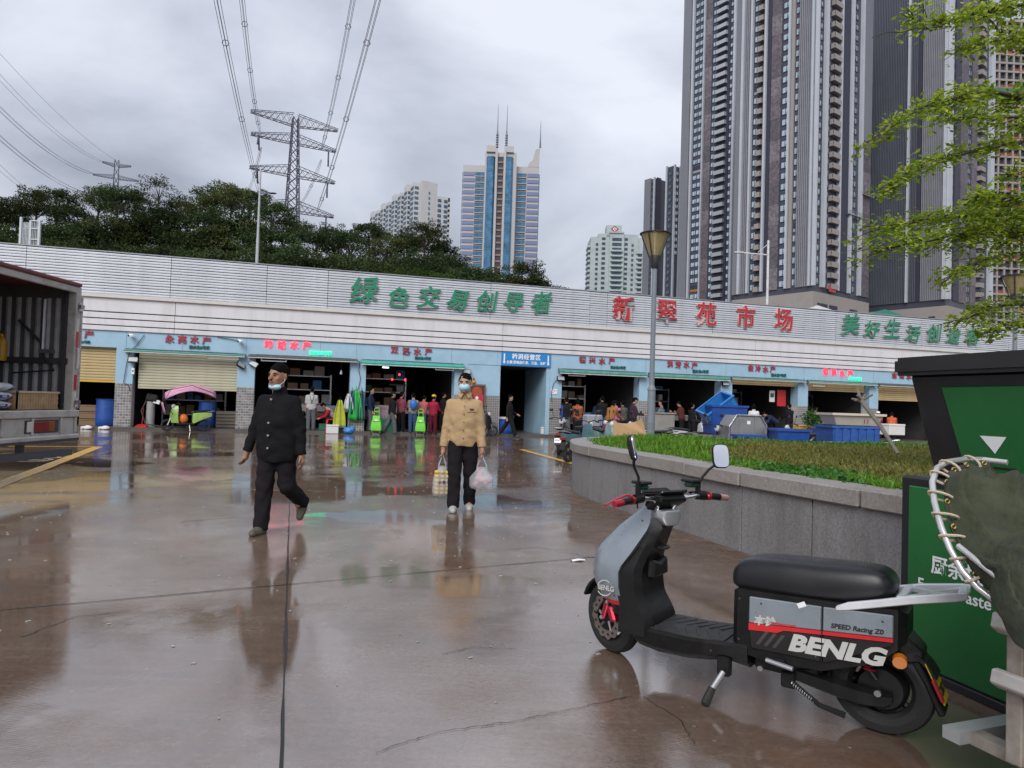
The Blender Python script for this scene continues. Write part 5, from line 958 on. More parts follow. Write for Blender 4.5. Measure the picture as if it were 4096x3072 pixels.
# far rear post, hinges, reflectors, opened door edge
MB().bx((-.1, WDT-.06, ZD-.1), (.04, WDT+.06, ZT-.06)).build('rear_post', LW, lor, bevel=.012); MB().bx((-.16, WDT-.09, ZD), (-.1, WDT+.0, ZT-.1)).build('door_seal', DARK, lor)
MB().bx((-.9, WDT+.07, ZD+.02), (.045, WDT+.11, ZT-.2)).build('opened_door', LW, lor, bevel=.01)
for z in (2.05, 1.38): MB().bx((.04, WDT-.045, z), (.046, WDT+.02, z+.24)).build('red_reflector', mat('red_reflective', (.5, .03, .04), .3), lor)
for z in (2.3, 1.15): MB().bx((.04, WDT-.045, z), (.045, WDT+.02, z+.2)).build('pale_reflector', TRIM, lor)
for z in (2.62, 1.12): MB().cyl((.05, WDT+.03, z), (.05, WDT+.03, z+.14), .035, n=8).build('hinge', STEEL, lor); MB().box((.06, WDT+.02, z+.07), (.06, .1, .06)).build('hinge_leaf', STEEL, lor)
MB().tube([(.06, WDT-.01, 1.72), (.07, WDT-.01, 1.78), (.07, WDT-.01, 2.0), (.06, WDT-.01, 2.04)], .018, 6).build('grab_handle', RAIL, lor)
MB().cyl((-.42, WDT-.12, 1.98), (-.42, WDT-.12, 2.78), .026, n=8).build('lift_cylinder', STEEL, lor, .6); MB().box((-.36, WDT-.12, 1.97), (.2, .08, .06)).build('cylinder_bracket', STEEL, lor); MB().tube([(-.46, WDT-.1, 2.1), (-.85, WDT-.06, 2.45)], .02, 6).build('stay', DARK, lor); MB().tube([(-.42, WDT-.12, 1.95), (-.36, WDT-.1, 1.8), (-.25, WDT-.08, 1.68), (-.9, WDT-.08, 1.62)], .012, 5).build('hose', WIRE, lor)
# sill, bumper, lamp
MB().bx((-.02, 0, ZD-.11), (.09, WDT+.06, ZD)).build('rear_sill', LW, lor, bevel=.012); MB().bx((-.05, 0, .66), (.05, WDT+.05, ZD-.11)).build('tail_panel', LW, lor, bevel=.01)
for y in (.1, .62, .80, 1.4, 2.05, WDT-.02): MB().bx((.05, y, .72), (.075, y+.05, ZD-.11)).build('panel_stiffener', LW, lor, bevel=.005)
MB().bx((-.05, 0, .60), (.12, WDT+.05, .70)).build('bumper', LW, lor, bevel=.015); MB().bx((.12, .02, .6), (.135, WDT, .64)).build('bumper_edge', DARK, lor)
MB().bx((.05, 1.28, .74), (.062, 2.02, .93)).build('lamp_recess', DARK, lor)
for y0, y1, m in ((1.30, 1.42, TRIM), (1.44, 1.76, mat('red_tail_lens', (.22, .02, .02), .2, dirt=.4, ds=9)), (1.76, 1.9, mat('orange_tail_lens', (.30, .08, .02), .2, dirt=.4, ds=9))): MB().bx((.06, y0, .76), (.085, y1, .91)).build('tail_lamp', m, lor, bevel=.01)
MB().bx((.02, 0, .37), (.08, WDT-.05, .48)).build('underrun_bar', mat('dark_grey_bar', (.07, .075, .085), .5, dirt=.3), lor, bevel=.012)
for y in (.5, 1.25): MB().bx((-.05, y, .42), (.03, y+.08, .62)).build('bar_hanger', DARK, lor)
for y in (.22, WDT-.25): mb = MB(); mb.lathe([(.2, -.13), (.42, -.13), (.45, -.06), (.45, .06), (.42, .13), (.2, .13)], 28, (-1.5, y, .45), RX, False); mb.build('wheel', RUB, lor, .6); mb = MB(); mb.lathe([(.03, -.08), (.2, -.05), (.22, .05), (.03, .08)], 20, (-1.5, y, .45), RX); mb.build('wheel_rim', LW, lor, .6)
MB().bx((-BL-1.9, 0, .55), (-BL-.05, 2.2, 2.6)).build('cab', LW, lor, bevel=.12, seg=3); MB().bx((-BL-1.4, .7, .6), (.0, .85, .95)).build('chassis', DARK, lor); MB().bx((-BL-1.4, 1.6, .6), (.0, 1.75, .95)).build('chassis', DARK, lor)
lo = np.array(lor.location)
t = thing('gas_bottle', 'small yellow extinguisher bottle fixed inside the lorry', 'extinguisher', lo+np.array((-1.05, WDT-.14, 1.8))); MB().lathe([(.075, 0), (.08, .03), (.08, .30), (.05, .36), (.03, .37), (.03, .42)], 14).build('bottle', mat('yellow_enamel', (.55, .30, .01), .35), t, .6); MB().box((.0, 0, .44), (.08, .04, .05)).build('valve', STEEL, t)
# crates and sacks on the lorry
CR_ = mat('tan_plastic_crate', (.42, .28, .15), .5, var=.15, dirt=.3, ds=8); CR2 = mat('cream_crate_rim', (.52, .42, .30), .5, var=.1)
def crate(label, loc, sx_, sy_, sz_, rz, m=CR_, rim=CR2, group='fish crates'):
    t = thing('plastic_crate', label, 'crate', loc, rz, group); tk = .015
    MB().bx((0, 0, 0), (sx_, sy_, tk)).build('bottom', m, t)
    for (a, b, ax_) in (((0, 0), (sx_, 0), 'x'), ((0, sy_), (sx_, sy_), 'x'), ((0, 0), (0, sy_), 'y'), ((sx_, 0), (sx_, sy_), 'y')):
        ln = sx_ if ax_ == 'x' else sy_; mb = MB(); k = max(4, int(ln/.055))
        for i in range(k+1):
            q = ln*i/k; c = (a[0]+q, a[1]) if ax_ == 'x' else (a[0], a[1]+q); mb.box((c[0], c[1], sz_*.5), (.018, .018, sz_*.9))
        for z in (.02, sz_*.36, sz_*.62):
            (mb.box(((a[0]+b[0])/2, (a[1]+b[1])/2, z), (ln if ax_ == 'x' else .012, ln if ax_ == 'y' else .012, .022)))
        mb.box(((a[0]+b[0])/2, (a[1]+b[1])/2, sz_*.5), (ln*.96 if ax_ == 'x' else .005, ln*.96 if ax_ == 'y' else .005, sz_*.85)); mb.build('side', m, t)
    mb = MB(); mb.bx((-.02, -.02, sz_-.03), (sx_+.02, .01, sz_)).bx((-.02, sy_-.01, sz_-.03), (sx_+.02, sy_+.02, sz_)).bx((-.02, -.02, sz_-.03), (.01, sy_+.02, sz_)).bx((sx_-.01, -.02, sz_-.03), (sx_+.02, sy_+.02, sz_)); mb.build('rim', rim, t, bevel=.004); return t
crate('tan crate on the lorry deck right of the white sacks', lo+np.array((-.5, 1.32, ZD+.005)), .40, .92, .27, 0); crate('lower tan crate at the left frame edge on the lorry', lo+np.array((-.55, .45, ZD+.005)), .42, .36, .27, 0); crate('upper tan crate at the left frame edge, on top of another', lo+np.array((-.55, .45, ZD+.28)), .42, .36, .2, .04)
SACK = mat('white_woven_sack', (.50, .52, .60), .55, var=.1, bump=.2, bs=60, dirt=.15); NB = mat('navy_print', (.02, .02, .16), .5)
for k, lb in enumerate(('bottom white sack of the pile on the lorry deck', 'middle white sack of the pile on the lorry deck', 'top white sack of the pile on the lorry deck')):
    t = thing('sack', lb, 'sack', lo+np.array((-.32, 1.03+.02*k, ZD+.07+.125*k)), .05*k, 'sacks on the lorry'); mb = MB(); sec = []
    for y in np.linspace(-.25, .25, 11):
        e_ = (1-abs(y/.27)**4)**.5; sec.append([(.2*math.copysign(abs(math.cos(a))**.7, math.cos(a))*(.8+.2*e_), y+.01*math.sin(a*3), .065*e_*math.sin(a)+.008*math.sin(y*30+k)+.004) for a in np.linspace(0, 2*math.pi, 16, endpoint=False)])
    mb.loft(sec).build('bag', SACK, t, 3.1)
    if k < 2: MB().box((.203, .03, .0), (.008, .2, .04)).build('print', NB, t, bevel=.003); text('print_text', '食品级', .035, SW, t, (.2085, .03, 0), (math.pi/2, 0, math.pi/2), .0005)
# ================================================================ post lamps
LP = mat('grey_lamp_post', (.18, .21, .25), .5, var=.12, vs=5, dirt=.35, ds=6, dcol=(.26, .25, .23)); LB = mat('lamp_black', (.025, .025, .03), .5); AMB = mat('amber_diffuser', (.72, .60, .30), .18, trans=.6, var=.1)
def post_lamp(label, x, Y, zb, zt, sc=1.):
    t = thing('post_lamp', label, 'street lamp', (x, Y, zb), 0, 'post top lamps'); H = zt-zb; hh = .70*sc; zh = H-hh
    mb = MB(); mb.tube([(0, 0, 0), (0, 0, H*.235)], [.078, .075], 14); mb.lathe([(.076, H*.235), (.083, H*.24), (.083, H*.245), (.062, H*.258), (.05, H*.265)], 14); mb.tube([(0, 0, H*.26), (0, 0, zh)], [.05, .046], 14); mb.build('post', LP, t, .5); MB().lathe([(.0795, H*.08), (.081, H*.085), (.0795, H*.09)], 14).build('post_band', LP, t)
    MB().lathe([(.052, zh-.02), (.08, zh+.03), (.11, zh+.22), (.105, zh+.24)], 16).build('lamp_cup', LB, t, .6)
    MB().lathe([(.104, zh+.235), (.268, zh+.66), (.264, zh+.66), (.10, zh+.24)], 24, cap=False).build('diffuser', AMB, t, .8); MB().lathe([(.27, zh+.66), (.31, zh+.665), (.31, zh+.68), (.2, zh+.70), (.0, zh+.71)], 24).build('lamp_cap', LB, t, .6); mb = MB()
    for k in range(6): mb.lathe([(.03, zh+.28+.055*k), (.075, zh+.30+.055*k), (.03, zh+.32+.055*k)], 12, cap=False)
    mb.build('reflector_stack', mat('lamp_louvre', (.30, .22, .1), .4), t, .6)
    for k in range(4): a = k*math.pi/2+.9; MB().tube([(.09*math.cos(a), .09*math.sin(a), zh+.12), (.298*math.cos(a), .298*math.sin(a), zh+.66)], .014, 6).build('lamp_strut', LB, t, .6)
pl = onY(2602, 1740, 14); post_lamp('grey post lamp with amber glass standing in the planter', pl[0], 14, .74, onY(2610, 930, 14)[2])
p = onY(4062, 1150, 17); post_lamp('second post lamp half hidden by the tree at the right edge', p[0], 17, 0, onY(4062, 1100, 17)[2])
# bare stick leaning out of the grass
a, b = onY(3592, 1815, 9.), onY(3445, 1602, 9.6); t = thing('dead_sapling', 'bare cut grey sapling leaning out of the grass bed', 'tree', a); TW_ = mat('pale_dead_wood', (.25, .23, .19), .8, bump=.4, bs=50); MB().tube([np.zeros(3), (b-a)*.5+np.array((.02, 0, .0)), (b-a)], [.022, .026, .034], 8).build('trunk', TW_, t, .8)
for k in range(6): c = (b-a); MB().tube([c, c+np.array((random.uniform(-.14, .16), random.uniform(-.1, .1), random.uniform(-.02, .17)))], [.022, .014], 6).build('stub', TW_, t, .8)
# ================================================================ plants in the bed
GR = [leafmat('grass_blade', (.04, .12, .008), (.085, .20, .015), (.17, .28, .035), .4), leafmat('dry_grass', (.13, .14, .028), (.23, .20, .05), (.14, .20, .04), .3), leafmat('creeper_leaf', (.025, .10, .012), (.05, .16, .02), (.10, .23, .035), .35)]
rg = np.random.default_rng(5); IN = np.array(inner); lush, dry, cre = [], [], []; lo_, hi_ = IN.min(0), IN.max(0)
ED = np.array(offs(2, 397, .36, 200))
cand = rg.uniform((.9, 3.2), (9.5, 15), (60000, 2)); dd = np.min(np.linalg.norm(cand[:, None, :]-ED[None, ::2, :], axis=2), axis=1)
ok = np.array([inside(c) for c in cand[:22000]]); cand = cand[:22000][ok]; dd = dd[:22000][ok]; gl, gd, gc = [], [], []
def nz2(p): return math.sin(p[0]*2.1+1)*math.cos(p[1]*1.7)+.5*math.sin(p[0]*5+p[1]*3)
for p, d_ in zip(cand, dd):
    q = nz2(p); z = .72
    left = p[0] < 2.35+.4*q+max(0, (p[1]-9)*.3)
    if d_ < .05: continue
    if left: gl.append((p, z, min(1., .35+d_*.9)))
    elif d_ < .55+.25*q: (gc if q > -.2 else gl).append((p, z, .5))
    elif p[1] > 13.3+.3*q: gc.append((p, z, .6))
    else: gd.append((p, z, .4))
def blades(L_, per, hgt, spread):
    P, D, S_ = [], [], []
    for p, z, k in L_:
        for _ in range(per): a = rg.uniform(0, 6.28); l = rg.uniform(.5, 1.4)*spread; P.append((p[0]+rg.normal()*.03, p[1]+rg.normal()*.03, z+rg.uniform(0, .03+.16*k*hgt/.2*.6))); D.append((math.cos(a)*l, math.sin(a)*l, rg.uniform(.3, 1.2))); S_.append(hgt*(.6+.7*k)*rg.uniform(.6, 1.2))
    return np.array(P), np.array(D), np.array(S_)
for nm, L_, per, hg, spd, m, asp in (('grass', gl, 26, .098, .95, GR[0], .13), ('dry_grass', gd, 22, .09, 1.0, GR[1], .22), ('ground_cover', gc, 16, .06, .8, GR[2], .7)):
    P, D, S_ = blades(L_, per, hg, spd); me = leaves(nm, P, S_, m, asp=asp, D=D); o = link(nm, me); tag(o, {'grass': 'lush green grass at the left end of the planter', 'dry_grass': 'low yellowing turf in the middle of the planter', 'ground_cover': 'leafy green creeper along the edges of the planter'}[nm], 'grass', kind='stuff')
# dead leaves
P = [(c[0], c[1], .79) for c in cand[rg.integers(0, len(cand), 700)]]; o = link('fallen_leaves', leaves('fallen_leaves', P, .06, leafmat('dead_leaf', (.10, .055, .025), (.16, .10, .05), (.20, .16, .09), .1), up=.8, asp=.6)); tag(o, 'brown dead leaves lying on the planter turf', 'leaves', kind='stuff')
# ================================================================ people (bodies grown from one smooth distance field each)
def nets(f, o, h):
    s = f < 0; nx, ny, nz = f.shape; c = [(i, j, k) for i in (0, 1) for j in (0, 1) for k in (0, 1)]
    def sl(A, q): return A[q[0]:nx-1+q[0], q[1]:ny-1+q[1], q[2]:nz-1+q[2]]
    tot = sum(sl(s, q).astype(np.int8) for q in c); act = (tot > 0) & (tot < 8); I_ = np.argwhere(act); ii = tuple(I_.T); acc = np.zeros((len(I_), 3)); cnt = np.zeros(len(I_))
    for a in c:
        for ax in range(3):
            if a[ax] == 0:
                b = list(a); b[ax] = 1; fa, fb = sl(f, a)[ii], sl(f, b)[ii]; x = (fa < 0) != (fb < 0); t = np.where(x, fa/(fa-fb+1e-12), 0); p = np.array(a, float)[None].repeat(len(I_), 0); p[:, ax] += t; acc += p*x[:, None]; cnt += x
    V = (I_+acc/cnt[:, None])*h+o; idx = -np.ones(act.shape, int); idx[ii] = np.arange(len(I_)); F_ = []
    for ax in range(3):
        b = [0, 0, 0]; b[ax] = 1; sh = [n-b[i] for i, n in enumerate(f.shape)]; A = s[:sh[0], :sh[1], :sh[2]]; B = s[b[0]:, b[1]:, b[2]:]; E_ = np.argwhere(A != B); u, v = (ax+1) % 3, (ax+2) % 3
        E_ = E_[(E_[:, u] > 0) & (E_[:, v] > 0) & (E_[:, u] < f.shape[u]-1) & (E_[:, v] < f.shape[v]-1)]
        if not len(E_): continue
        def cell(du, dv): q = E_.copy(); q[:, u] -= du; q[:, v] -= dv; return idx[tuple(q.T)]
        q = np.stack([cell(1, 1), cell(0, 1), cell(0, 0), cell(1, 0)], 1); fl = ~A[tuple(E_.T)]; q[fl] = q[fl][:, ::-1]; F_.append(q)
    return V, np.concatenate(F_)
def field(prims, res, k=.03, clips=(), wr=0., pad=.05):
    """prims: ('c', a, b, ra, rb, (sx, sy)) tapered capsule, ('e', c, radii, R) ellipsoid, '-' prefix cuts"""
    lo = np.min([np.minimum(p[1], p[2])-max(p[3], p[4]) if p[0] == 'c' else np.array(p[1])-max(p[2]) for p in prims], 0)-pad; hi = np.max([np.maximum(p[1], p[2])+max(p[3], p[4]) if p[0] == 'c' else np.array(p[1])+max(p[2]) for p in prims], 0)+pad
    n = np.ceil((hi-lo)/res).astype(int)+1; f = np.full(n, .2); G3 = [lo[i]+np.arange(n[i])*res for i in range(3)]
    for p in prims:
        kk = p[5] if len(p) > 5 and p[5] is not None else (p[4] if p[0] == 'e' and len(p) == 5 and p[4] else k); mg = .06+kk
        if p[0] == 'c': a, b = np.array(p[1], float), np.array(p[2], float); rm = max(p[3], p[4])+mg; l_, h_ = np.minimum(a, b)-rm, np.maximum(a, b)+rm
        else: a = np.array(p[1], float); rm = max(p[2])+mg; l_, h_ = a-rm, a+rm
        i0 = np.maximum(((l_-lo)/res).astype(int), 0); i1 = np.minimum(np.ceil((h_-lo)/res).astype(int)+1, n)
        if (i1 <= i0).any(): continue
        X, Y_, Z = np.meshgrid(*[G3[i][i0[i]:i1[i]] for i in range(3)], indexing='ij'); q = np.stack([X, Y_, Z], -1)
        if p[0] == 'c': ab = b-a; t = np.clip(((q-a)@ab)/(ab@ab+1e-9), 0, 1); d = np.linalg.norm(q-a-t[..., None]*ab, axis=-1)-(p[3]+(p[4]-p[3])*t)
        else:
            q = q-a
            if len(p) > 3 and p[3] is not None: q = q@np.asarray(p[3])
            r = np.array(p[2], float); k0 = np.linalg.norm(q/r, axis=-1); k1 = np.linalg.norm(q/(r*r), axis=-1)+1e-9; d = k0*(k0-1)/k1
        if len(p) > 6: d = np.maximum(d, (np.stack([X, Y_, Z], -1)-np.array(p[6][0]))@np.array(p[6][1]))
        S_ = f[i0[0]:i1[0], i0[1]:i1[1], i0[2]:i1[2]]
        hh = np.maximum(kk-np.abs(S_-d), 0)/kk; S_[...] = np.minimum(S_, d)-hh*hh*kk*.25
    if clips or wr:
        X, Y_, Z = np.meshgrid(*G3, indexing='ij')
        if wr: f += wr*(.8*np.maximum(0, np.sin(X*16-Z*34+4*np.sin(Y_*11+Z*5)))**3+np.sin(X*38+Z*21+3*np.sin(Z*13))*.5+np.sin(Z*47+X*17+Y_*31)*.5+.6*np.sin(Y_*55-Z*29+2*np.sin(X*19)))
        for (c, nn) in clips: f = np.maximum(f, (X-c[0])*nn[0]+(Y_-c[1])*nn[1]+(Z-c[2])*nn[2])
    return nets(f, lo, res)
def fmesh(name, prims, res, m, parent, **k):
    V, F_ = field(prims, res, **k); me = bpy.data.meshes.new(name); me.from_pydata(V.tolist(), [], F_.tolist()); me.shade_smooth(); return link(name, me, m, parent)
SK = mat('skin', (.40, .22, .145), .5, var=.08, vs=20, sub=.08); SK2 = mat('tanned_skin', (.30, .155, .095), .5, var=.1, vs=20, sub=.08); HAIR = mat('black_hair', (.006, .0055, .0055), .7, spec=.04, bump=.6, bs=110)
def fab(name, c, **k): return mat('cloth_'+name, c, .9, spec=.12, bump=.25, bs=140, var=k.pop('var', .12), vs=k.pop('vs', 9), **k)
EYE = mat('dark_eye', (.01, .008, .008), .2, var=0); LIP = mat('lip', (.25, .10, .08), .5); MASKM = mat('pale_blue_mask', (.38, .62, .74), .75, var=.04)
def person(label, loc, rz, H=1.66, top=None, low=None, shoes=DARK, skin=SK, hair=HAIR, res=.02, lean=0., legs=((.0, .05), (.0, .05)), arms=((.05, .1, .2), (.05, .1, .2)), girth=1., hem=.47, head=(0., 0.), fine=False, mask=0, cap=None, longhair=False, group=None, foot_p=(0., 0.), slv=1., wr=.004, seat=None, coat=.0, hs=1.1):
    t = thing('person', label, 'person', loc, rz, group); k_ = H/1.7; hz_ = .53*H if seat is None else seat; R_ = rotm('X', lean); hip = np.array((0, 0, hz_))
    def upb(p): return hip+R_@(np.array(p, float)-np.array((0, 0, .53*H)))
    J = {}
    for i, sx_ in enumerate((-1, 1)):
        a, kn = legs[i]; h = np.array((sx_*.088*k_, 0, hz_-.02)); kp = h+.245*H*np.array((sx_*.03, -math.sin(a), -math.cos(a))); an = kp+.24*H*np.array((0, -math.sin(a-kn), -math.cos(a-kn))); J['h', i], J['k', i], J['a', i] = h, kp, an
        sw, ab_, el = arms[i][:3]; tw = arms[i][3] if len(arms[i]) > 3 else 0.; s = upb((sx_*.166*k_*girth**.5, .0, .788*H)); e = s+.175*H*np.array((sx_*math.sin(ab_), -math.sin(sw)*math.cos(ab_), -math.cos(sw)*math.cos(ab_))); w_ = e+.15*H*np.array((sx_*math.sin(ab_*.6-tw), -math.sin(sw+el)*math.cos(ab_), -math.cos(sw+el)*math.cos(ab_))); J['s', i], J['e', i], J['w', i] = s, e, w_
    nk, hd = upb((0, .005, .86*H)), upb((0, -.02*k_, .862*H)); HR = R_@rotm('Z', head[0])@rotm('X', head[1]); hc = hd+HR@np.array((0, -.015, .078*H)); hk = k_*hs
    def hp(x, y, z): return hc+HR@np.array((x, y, z))*hk
    B = [('e', upb((0, 0, .72*H)), (.15*k_*girth, .095*k_*girth, .16*k_), R_), ('e', upb((0, 0, .58*H)), (.145*k_*girth, .095*k_*girth, .13*k_), R_), ('c', nk-R_@np.array((0, 0, .05)), hc, .053*k_, .05*k_), ('e', hp(0, .012, .025), (.074*hk, .093*hk, .092*hk), HR), ('e', hp(0, -.022, -.045), (.058*hk, .062*hk, .068*hk), HR, .03)]
    if fine: B += [('e', hp(0, -.098, -.012), (.013, .016, .02), HR, .02), ('e', hp(0, -.086, .01), (.011, .014, .03), HR, .018), ('e', hp(0, -.074, -.085), (.024, .018, .018), HR, .02), ('e', hp(-.03, -.074, .028), (.026, .012, .009), HR, .015), ('e', hp(.03, -.074, .028), (.026, .012, .009), HR, .015), ('e', hp(-.04, -.06, -.02), (.022, .018, .02), HR, .02), ('e', hp(.04, -.06, -.02), (.022, .018, .02), HR, .02), ('e', hp(0, -.082, -.05), (.024, .012, .012), HR, .012)]
    for sx_ in (-1, 1): B.append(('e', hp(sx_*.076, .015, -.005), (.012, .02, .032), HR, .012))
    for i, sx_ in enumerate((-1, 1)):
        s, e, w_ = J['s', i], J['e', i], J['w', i]; d = (w_-e)/np.linalg.norm(w_-e); B += [('c', s, e, .045*k_, .038*k_), ('c', e, w_, .036*k_, .026*k_)]; u = np.cross(d, np.array((sx_*1., 0, 0))); u /= np.linalg.norm(u)+1e-9; v = np.cross(u, d)
        pc_ = w_+d*.045*k_; B.append(('c', w_, pc_+d*.025, .026*k_, .03*k_)); curl = (v*-sx_)*.02
        for q in range(4):
            l_ = (.07, .08, .075, .06)[q]*k_; r0 = pc_+d*.035+u*(.027-.018*q)*k_; r1 = r0+d*l_*.5+curl*.5; r2 = r1+d*l_*.38+curl*1.2; fr = .0095 if fine else .012; B += [('c', r0, r1, fr, fr, .006), ('c', r1, r2, fr, fr*.85, .006)]
        b0 = w_+d*.02+u*.022; B += [('c', b0, b0+d*.035+u*.028, .012, .011, .012), ('c', b0+d*.035+u*.028, b0+d*.065+u*.03+curl*.4, .011, .009, .006)]
        h, kp, an = J['h', i], J['k', i], J['a', i]; B += [('c', h, kp, .075*k_, .052*k_), ('c', kp, an, .05*k_, .036*k_), ('c', an, an+np.array((0, -.09, -.03)), .035, .028)]
    body = fmesh('body', B, res, skin, t, k=.035)
    g = girth
    hz2 = hem*H-.53*H+hz_ if seat is None else hz_-.08
    T_ = [('e', upb((0, .0, .735*H)), (.188*k_*g, .125*k_*g, .15*k_), R_), ('e', upb((0, -.012, .66*H)), ((.182+.012*coat)*k_*g, (.13+.02*coat)*k_*g, .17*k_), R_), ('e', upb((0, -.005, .545*H)), ((.185+.02*coat)*k_*g, (.128+.02*coat)*k_*g, (.24+.0*coat)*k_), R_), ('c', upb((-.085*k_*g, 0, .785*H)), upb((.085*k_*g, 0, .785*H)), .066*k_, .066*k_)]
    if coat: T_.append(('e', upb((0, 0, .47*H)), (.20*k_*g, .135*k_*g, .2*k_), R_))
    cl = [(tuple(upb((0, 0, hem*H))), tuple(R_@np.array((0, 0, -1.))))] if seat is None else []
    sl_ = []
    for i, sx_ in enumerate((-1, 1)):
        s, e, w_ = J['s', i], J['e', i], J['w', i]; d = (w_-e)/np.linalg.norm(w_-e); w2 = e+(w_-e)*slv if slv > .15 else s+(e-s)*.9; dd = d if slv > .15 else (e-s)/np.linalg.norm(e-s)
        if slv > .15: sl_ += [('c', s, e, .062*k_*g**.3, .058*k_, .06), ('c', e, w2+d*.05, .057*k_, .049*k_, .02, (tuple(w2), tuple(dd)))]
        else: sl_ += [('c', s, e, .066*k_*g**.3, .06*k_, .045, (tuple(w2), tuple(dd)))]
    zc_ = float(upb((0, 0, hem*H))[2])
    if cl: T_ = [(*p[:3], p[3], p[4], p[5] if len(p) > 5 else .05, cl[0]) if p[0] == 'c' else (*p[:4], None, .05, cl[0]) for p in T_]
    nkc = (tuple(upb((0, 0, .878*H))), tuple(R_@np.array((0, .25, 1.))))
    fmesh('top', T_+sl_+[('c', upb((0, .01, .83*H)), upb((0, .008, .89*H)), .076*k_, .068*k_, .025, nkc)], res, top, t, k=.05, wr=wr)
    Lp = [('e', hip+np.array((0, 0, .02)), (.165*k_*g, .11*k_*g, .13*k_), None)]
    for i in (0, 1): h, kp, an = J['h', i], J['k', i], J['a', i]; Lp += [('c', h, kp, .105*k_*g**.5, .085*k_*g**.5), ('c', kp, an+(an-kp)*.10, .083*k_*g**.5, .072*k_*g**.5, None, (tuple(an+(an-kp)*.08), tuple((an-kp)/np.linalg.norm(an-kp))))]
    fmesh('trousers', Lp, res, low, t, k=.02, wr=wr, clips=[((0, 0, hz_+.1), (0, 0, 1))])
    for i in (0, 1):
        an = J['a', i]; pt = foot_p[i]; fd = np.array((0, -math.cos(pt), -math.sin(pt))); ud = np.array((0, -math.sin(pt), math.cos(pt))); hl = an+ud*-.045-fd*.045; rr = .036
        fmesh('shoe', [('c', hl, hl+fd*.12, rr+.006, rr+.008), ('c', hl+fd*.10-ud*.006, hl+fd*.20-ud*.010, .048, .038), ('c', an, hl+fd*.03, .042, .04)], max(res*.8, .01), shoes, t, k=.03, clips=[(tuple(hl-ud*.038), tuple(-ud))])
    if hair is not None and cap is None:
        Hh = [('e', hp(0, .022, .042), (.079*hk, .098*hk, .090*hk), HR)]+([('e', hp(0, .055, -.03), (.075*hk, .06*hk, .11*hk), HR)] if longhair else [('e', hp(0, .055, -.005), (.066*hk, .05*hk, .07*hk), HR)])
        fl_ = HR@np.array((0, -.66, -.75)); fmesh('hair', Hh, res*.8, hair, t, k=.03, clips=[(tuple(hp(0, -.078, .060)), tuple(fl_))] if not longhair else [(tuple(hp(0, -.07, .05)), tuple(HR@np.array((0, -.95, -.35))))], wr=.0042)
    if cap is not None:
        fmesh('cap', [('e', hp(0, .012, .05), (.088*hk, .106*hk, .08*hk), HR)], res*.8, cap, t, clips=[(tuple(hp(0, 0, .035)), tuple(HR@np.array((0, 0, -1.))))]); fmesh('cap_peak', [('e', hp(0, -.10, .045), (.065*hk, .07*hk, .012), HR)], res*.7, cap, t); fmesh('hair', [('e', hp(0, .045, .0), (.076*hk, .066*hk, .07*hk), HR)], res*.8, HAIR, t)
    if fine:
        for sx_ in (-1, 1): MB().ell(hp(sx_*.031, -.083, .008), (.014, .006, .0055), 10, 6, HR).build('eye', EYE, t, .8); MB().ell(hp(sx_*.032, -.088, .030), (.022, .006, .0045), 10, 6, HR@rotm('Y', -sx_*.1)).build('eyebrow', HAIR, t, .8)
        if mask != 1: MB().ell(hp(0, -.097, -.051), (.025, .006, .006), 10, 6, HR).build('mouth', LIP, t, .8)
    if mask:
        dz = -.038 if mask == 1 else -.098; Mk = [('e', hp(0, -.035, dz), (.068*hk, .085*hk if mask == 1 else .06, .055*hk if mask == 1 else .035), HR)]
        fmesh('face_mask', Mk, res*.6, MASKM, t, clips=[(tuple(hp(0, -.03, 0)), tuple(HR@np.array((0, 1., 0)))), (tuple(hp(0, 0, dz+(.046 if mask == 1 else .022))), tuple(HR@np.array((0, .25, 1.))))], wr=.0015)
        for sx_ in (-1, 1): MB().tube([hp(sx_*.066, -.05, dz+.02), hp(sx_*.078, -.01, dz*.5+.0), hp(sx_*.082, .02, .005)], .0022, 4).build('mask_loop', SW, t)
    J['hand0'] = J['w', 0]+(J['w', 0]-J['e', 0])/np.linalg.norm(J['w', 0]-J['e', 0])*.09; J['hand1'] = J['w', 1]+(J['w', 1]-J['e', 1])/np.linalg.norm(J['w', 1]-J['e', 1])*.09; J['t'] = t; J['hp'] = hp; J['upb'] = upb; J['HR'] = HR
    return J
# ---- man in black walking at the left
BJ = fab('black_jacket', (.010, .010, .012)); BT = fab('black_trousers', (.014, .013, .016)); OLV = mat('olive_sneaker', (.09, .08, .055), .7, var=.4, vs=30)
m1 = person('man in a black jacket walking, pale blue mask pulled under his chin', (-2.36, 7.25, .012), -.16, 1.67, BJ, BT, OLV, SK2, res=.0095, legs=((.12, .02), (-.10, .95)), arms=((.0, .30, .22), (-.08, .20, .12)), girth=1.07, hem=.425, head=(-.22, .03), fine=True, mask=2, foot_p=(-.06, 1.05), coat=1., wr=.0045)
t = m1['t']
for z in (.80, .66, .585, .51): p = m1['upb']((-.015, -.17 if z < .75 else -.135, z*1.67)); MB().cyl(p, p+np.array((0, -.012, 0)), .011, n=10).build('button', mat('grey_button', (.25, .25, .24), .35), t, .6)
fmesh('beard', [('e', m1['hp'](0, -.078, -.062), (.03, .018, .028), m1['HR'])], .008, mat('stubble', (.12, .07, .055), .8), t) if False else None
MB().ell(m1['hp'](0, -.101, -.035), (.026, .006, .005), 10, 6, m1['HR']).build('moustache', HAIR, t, .8)
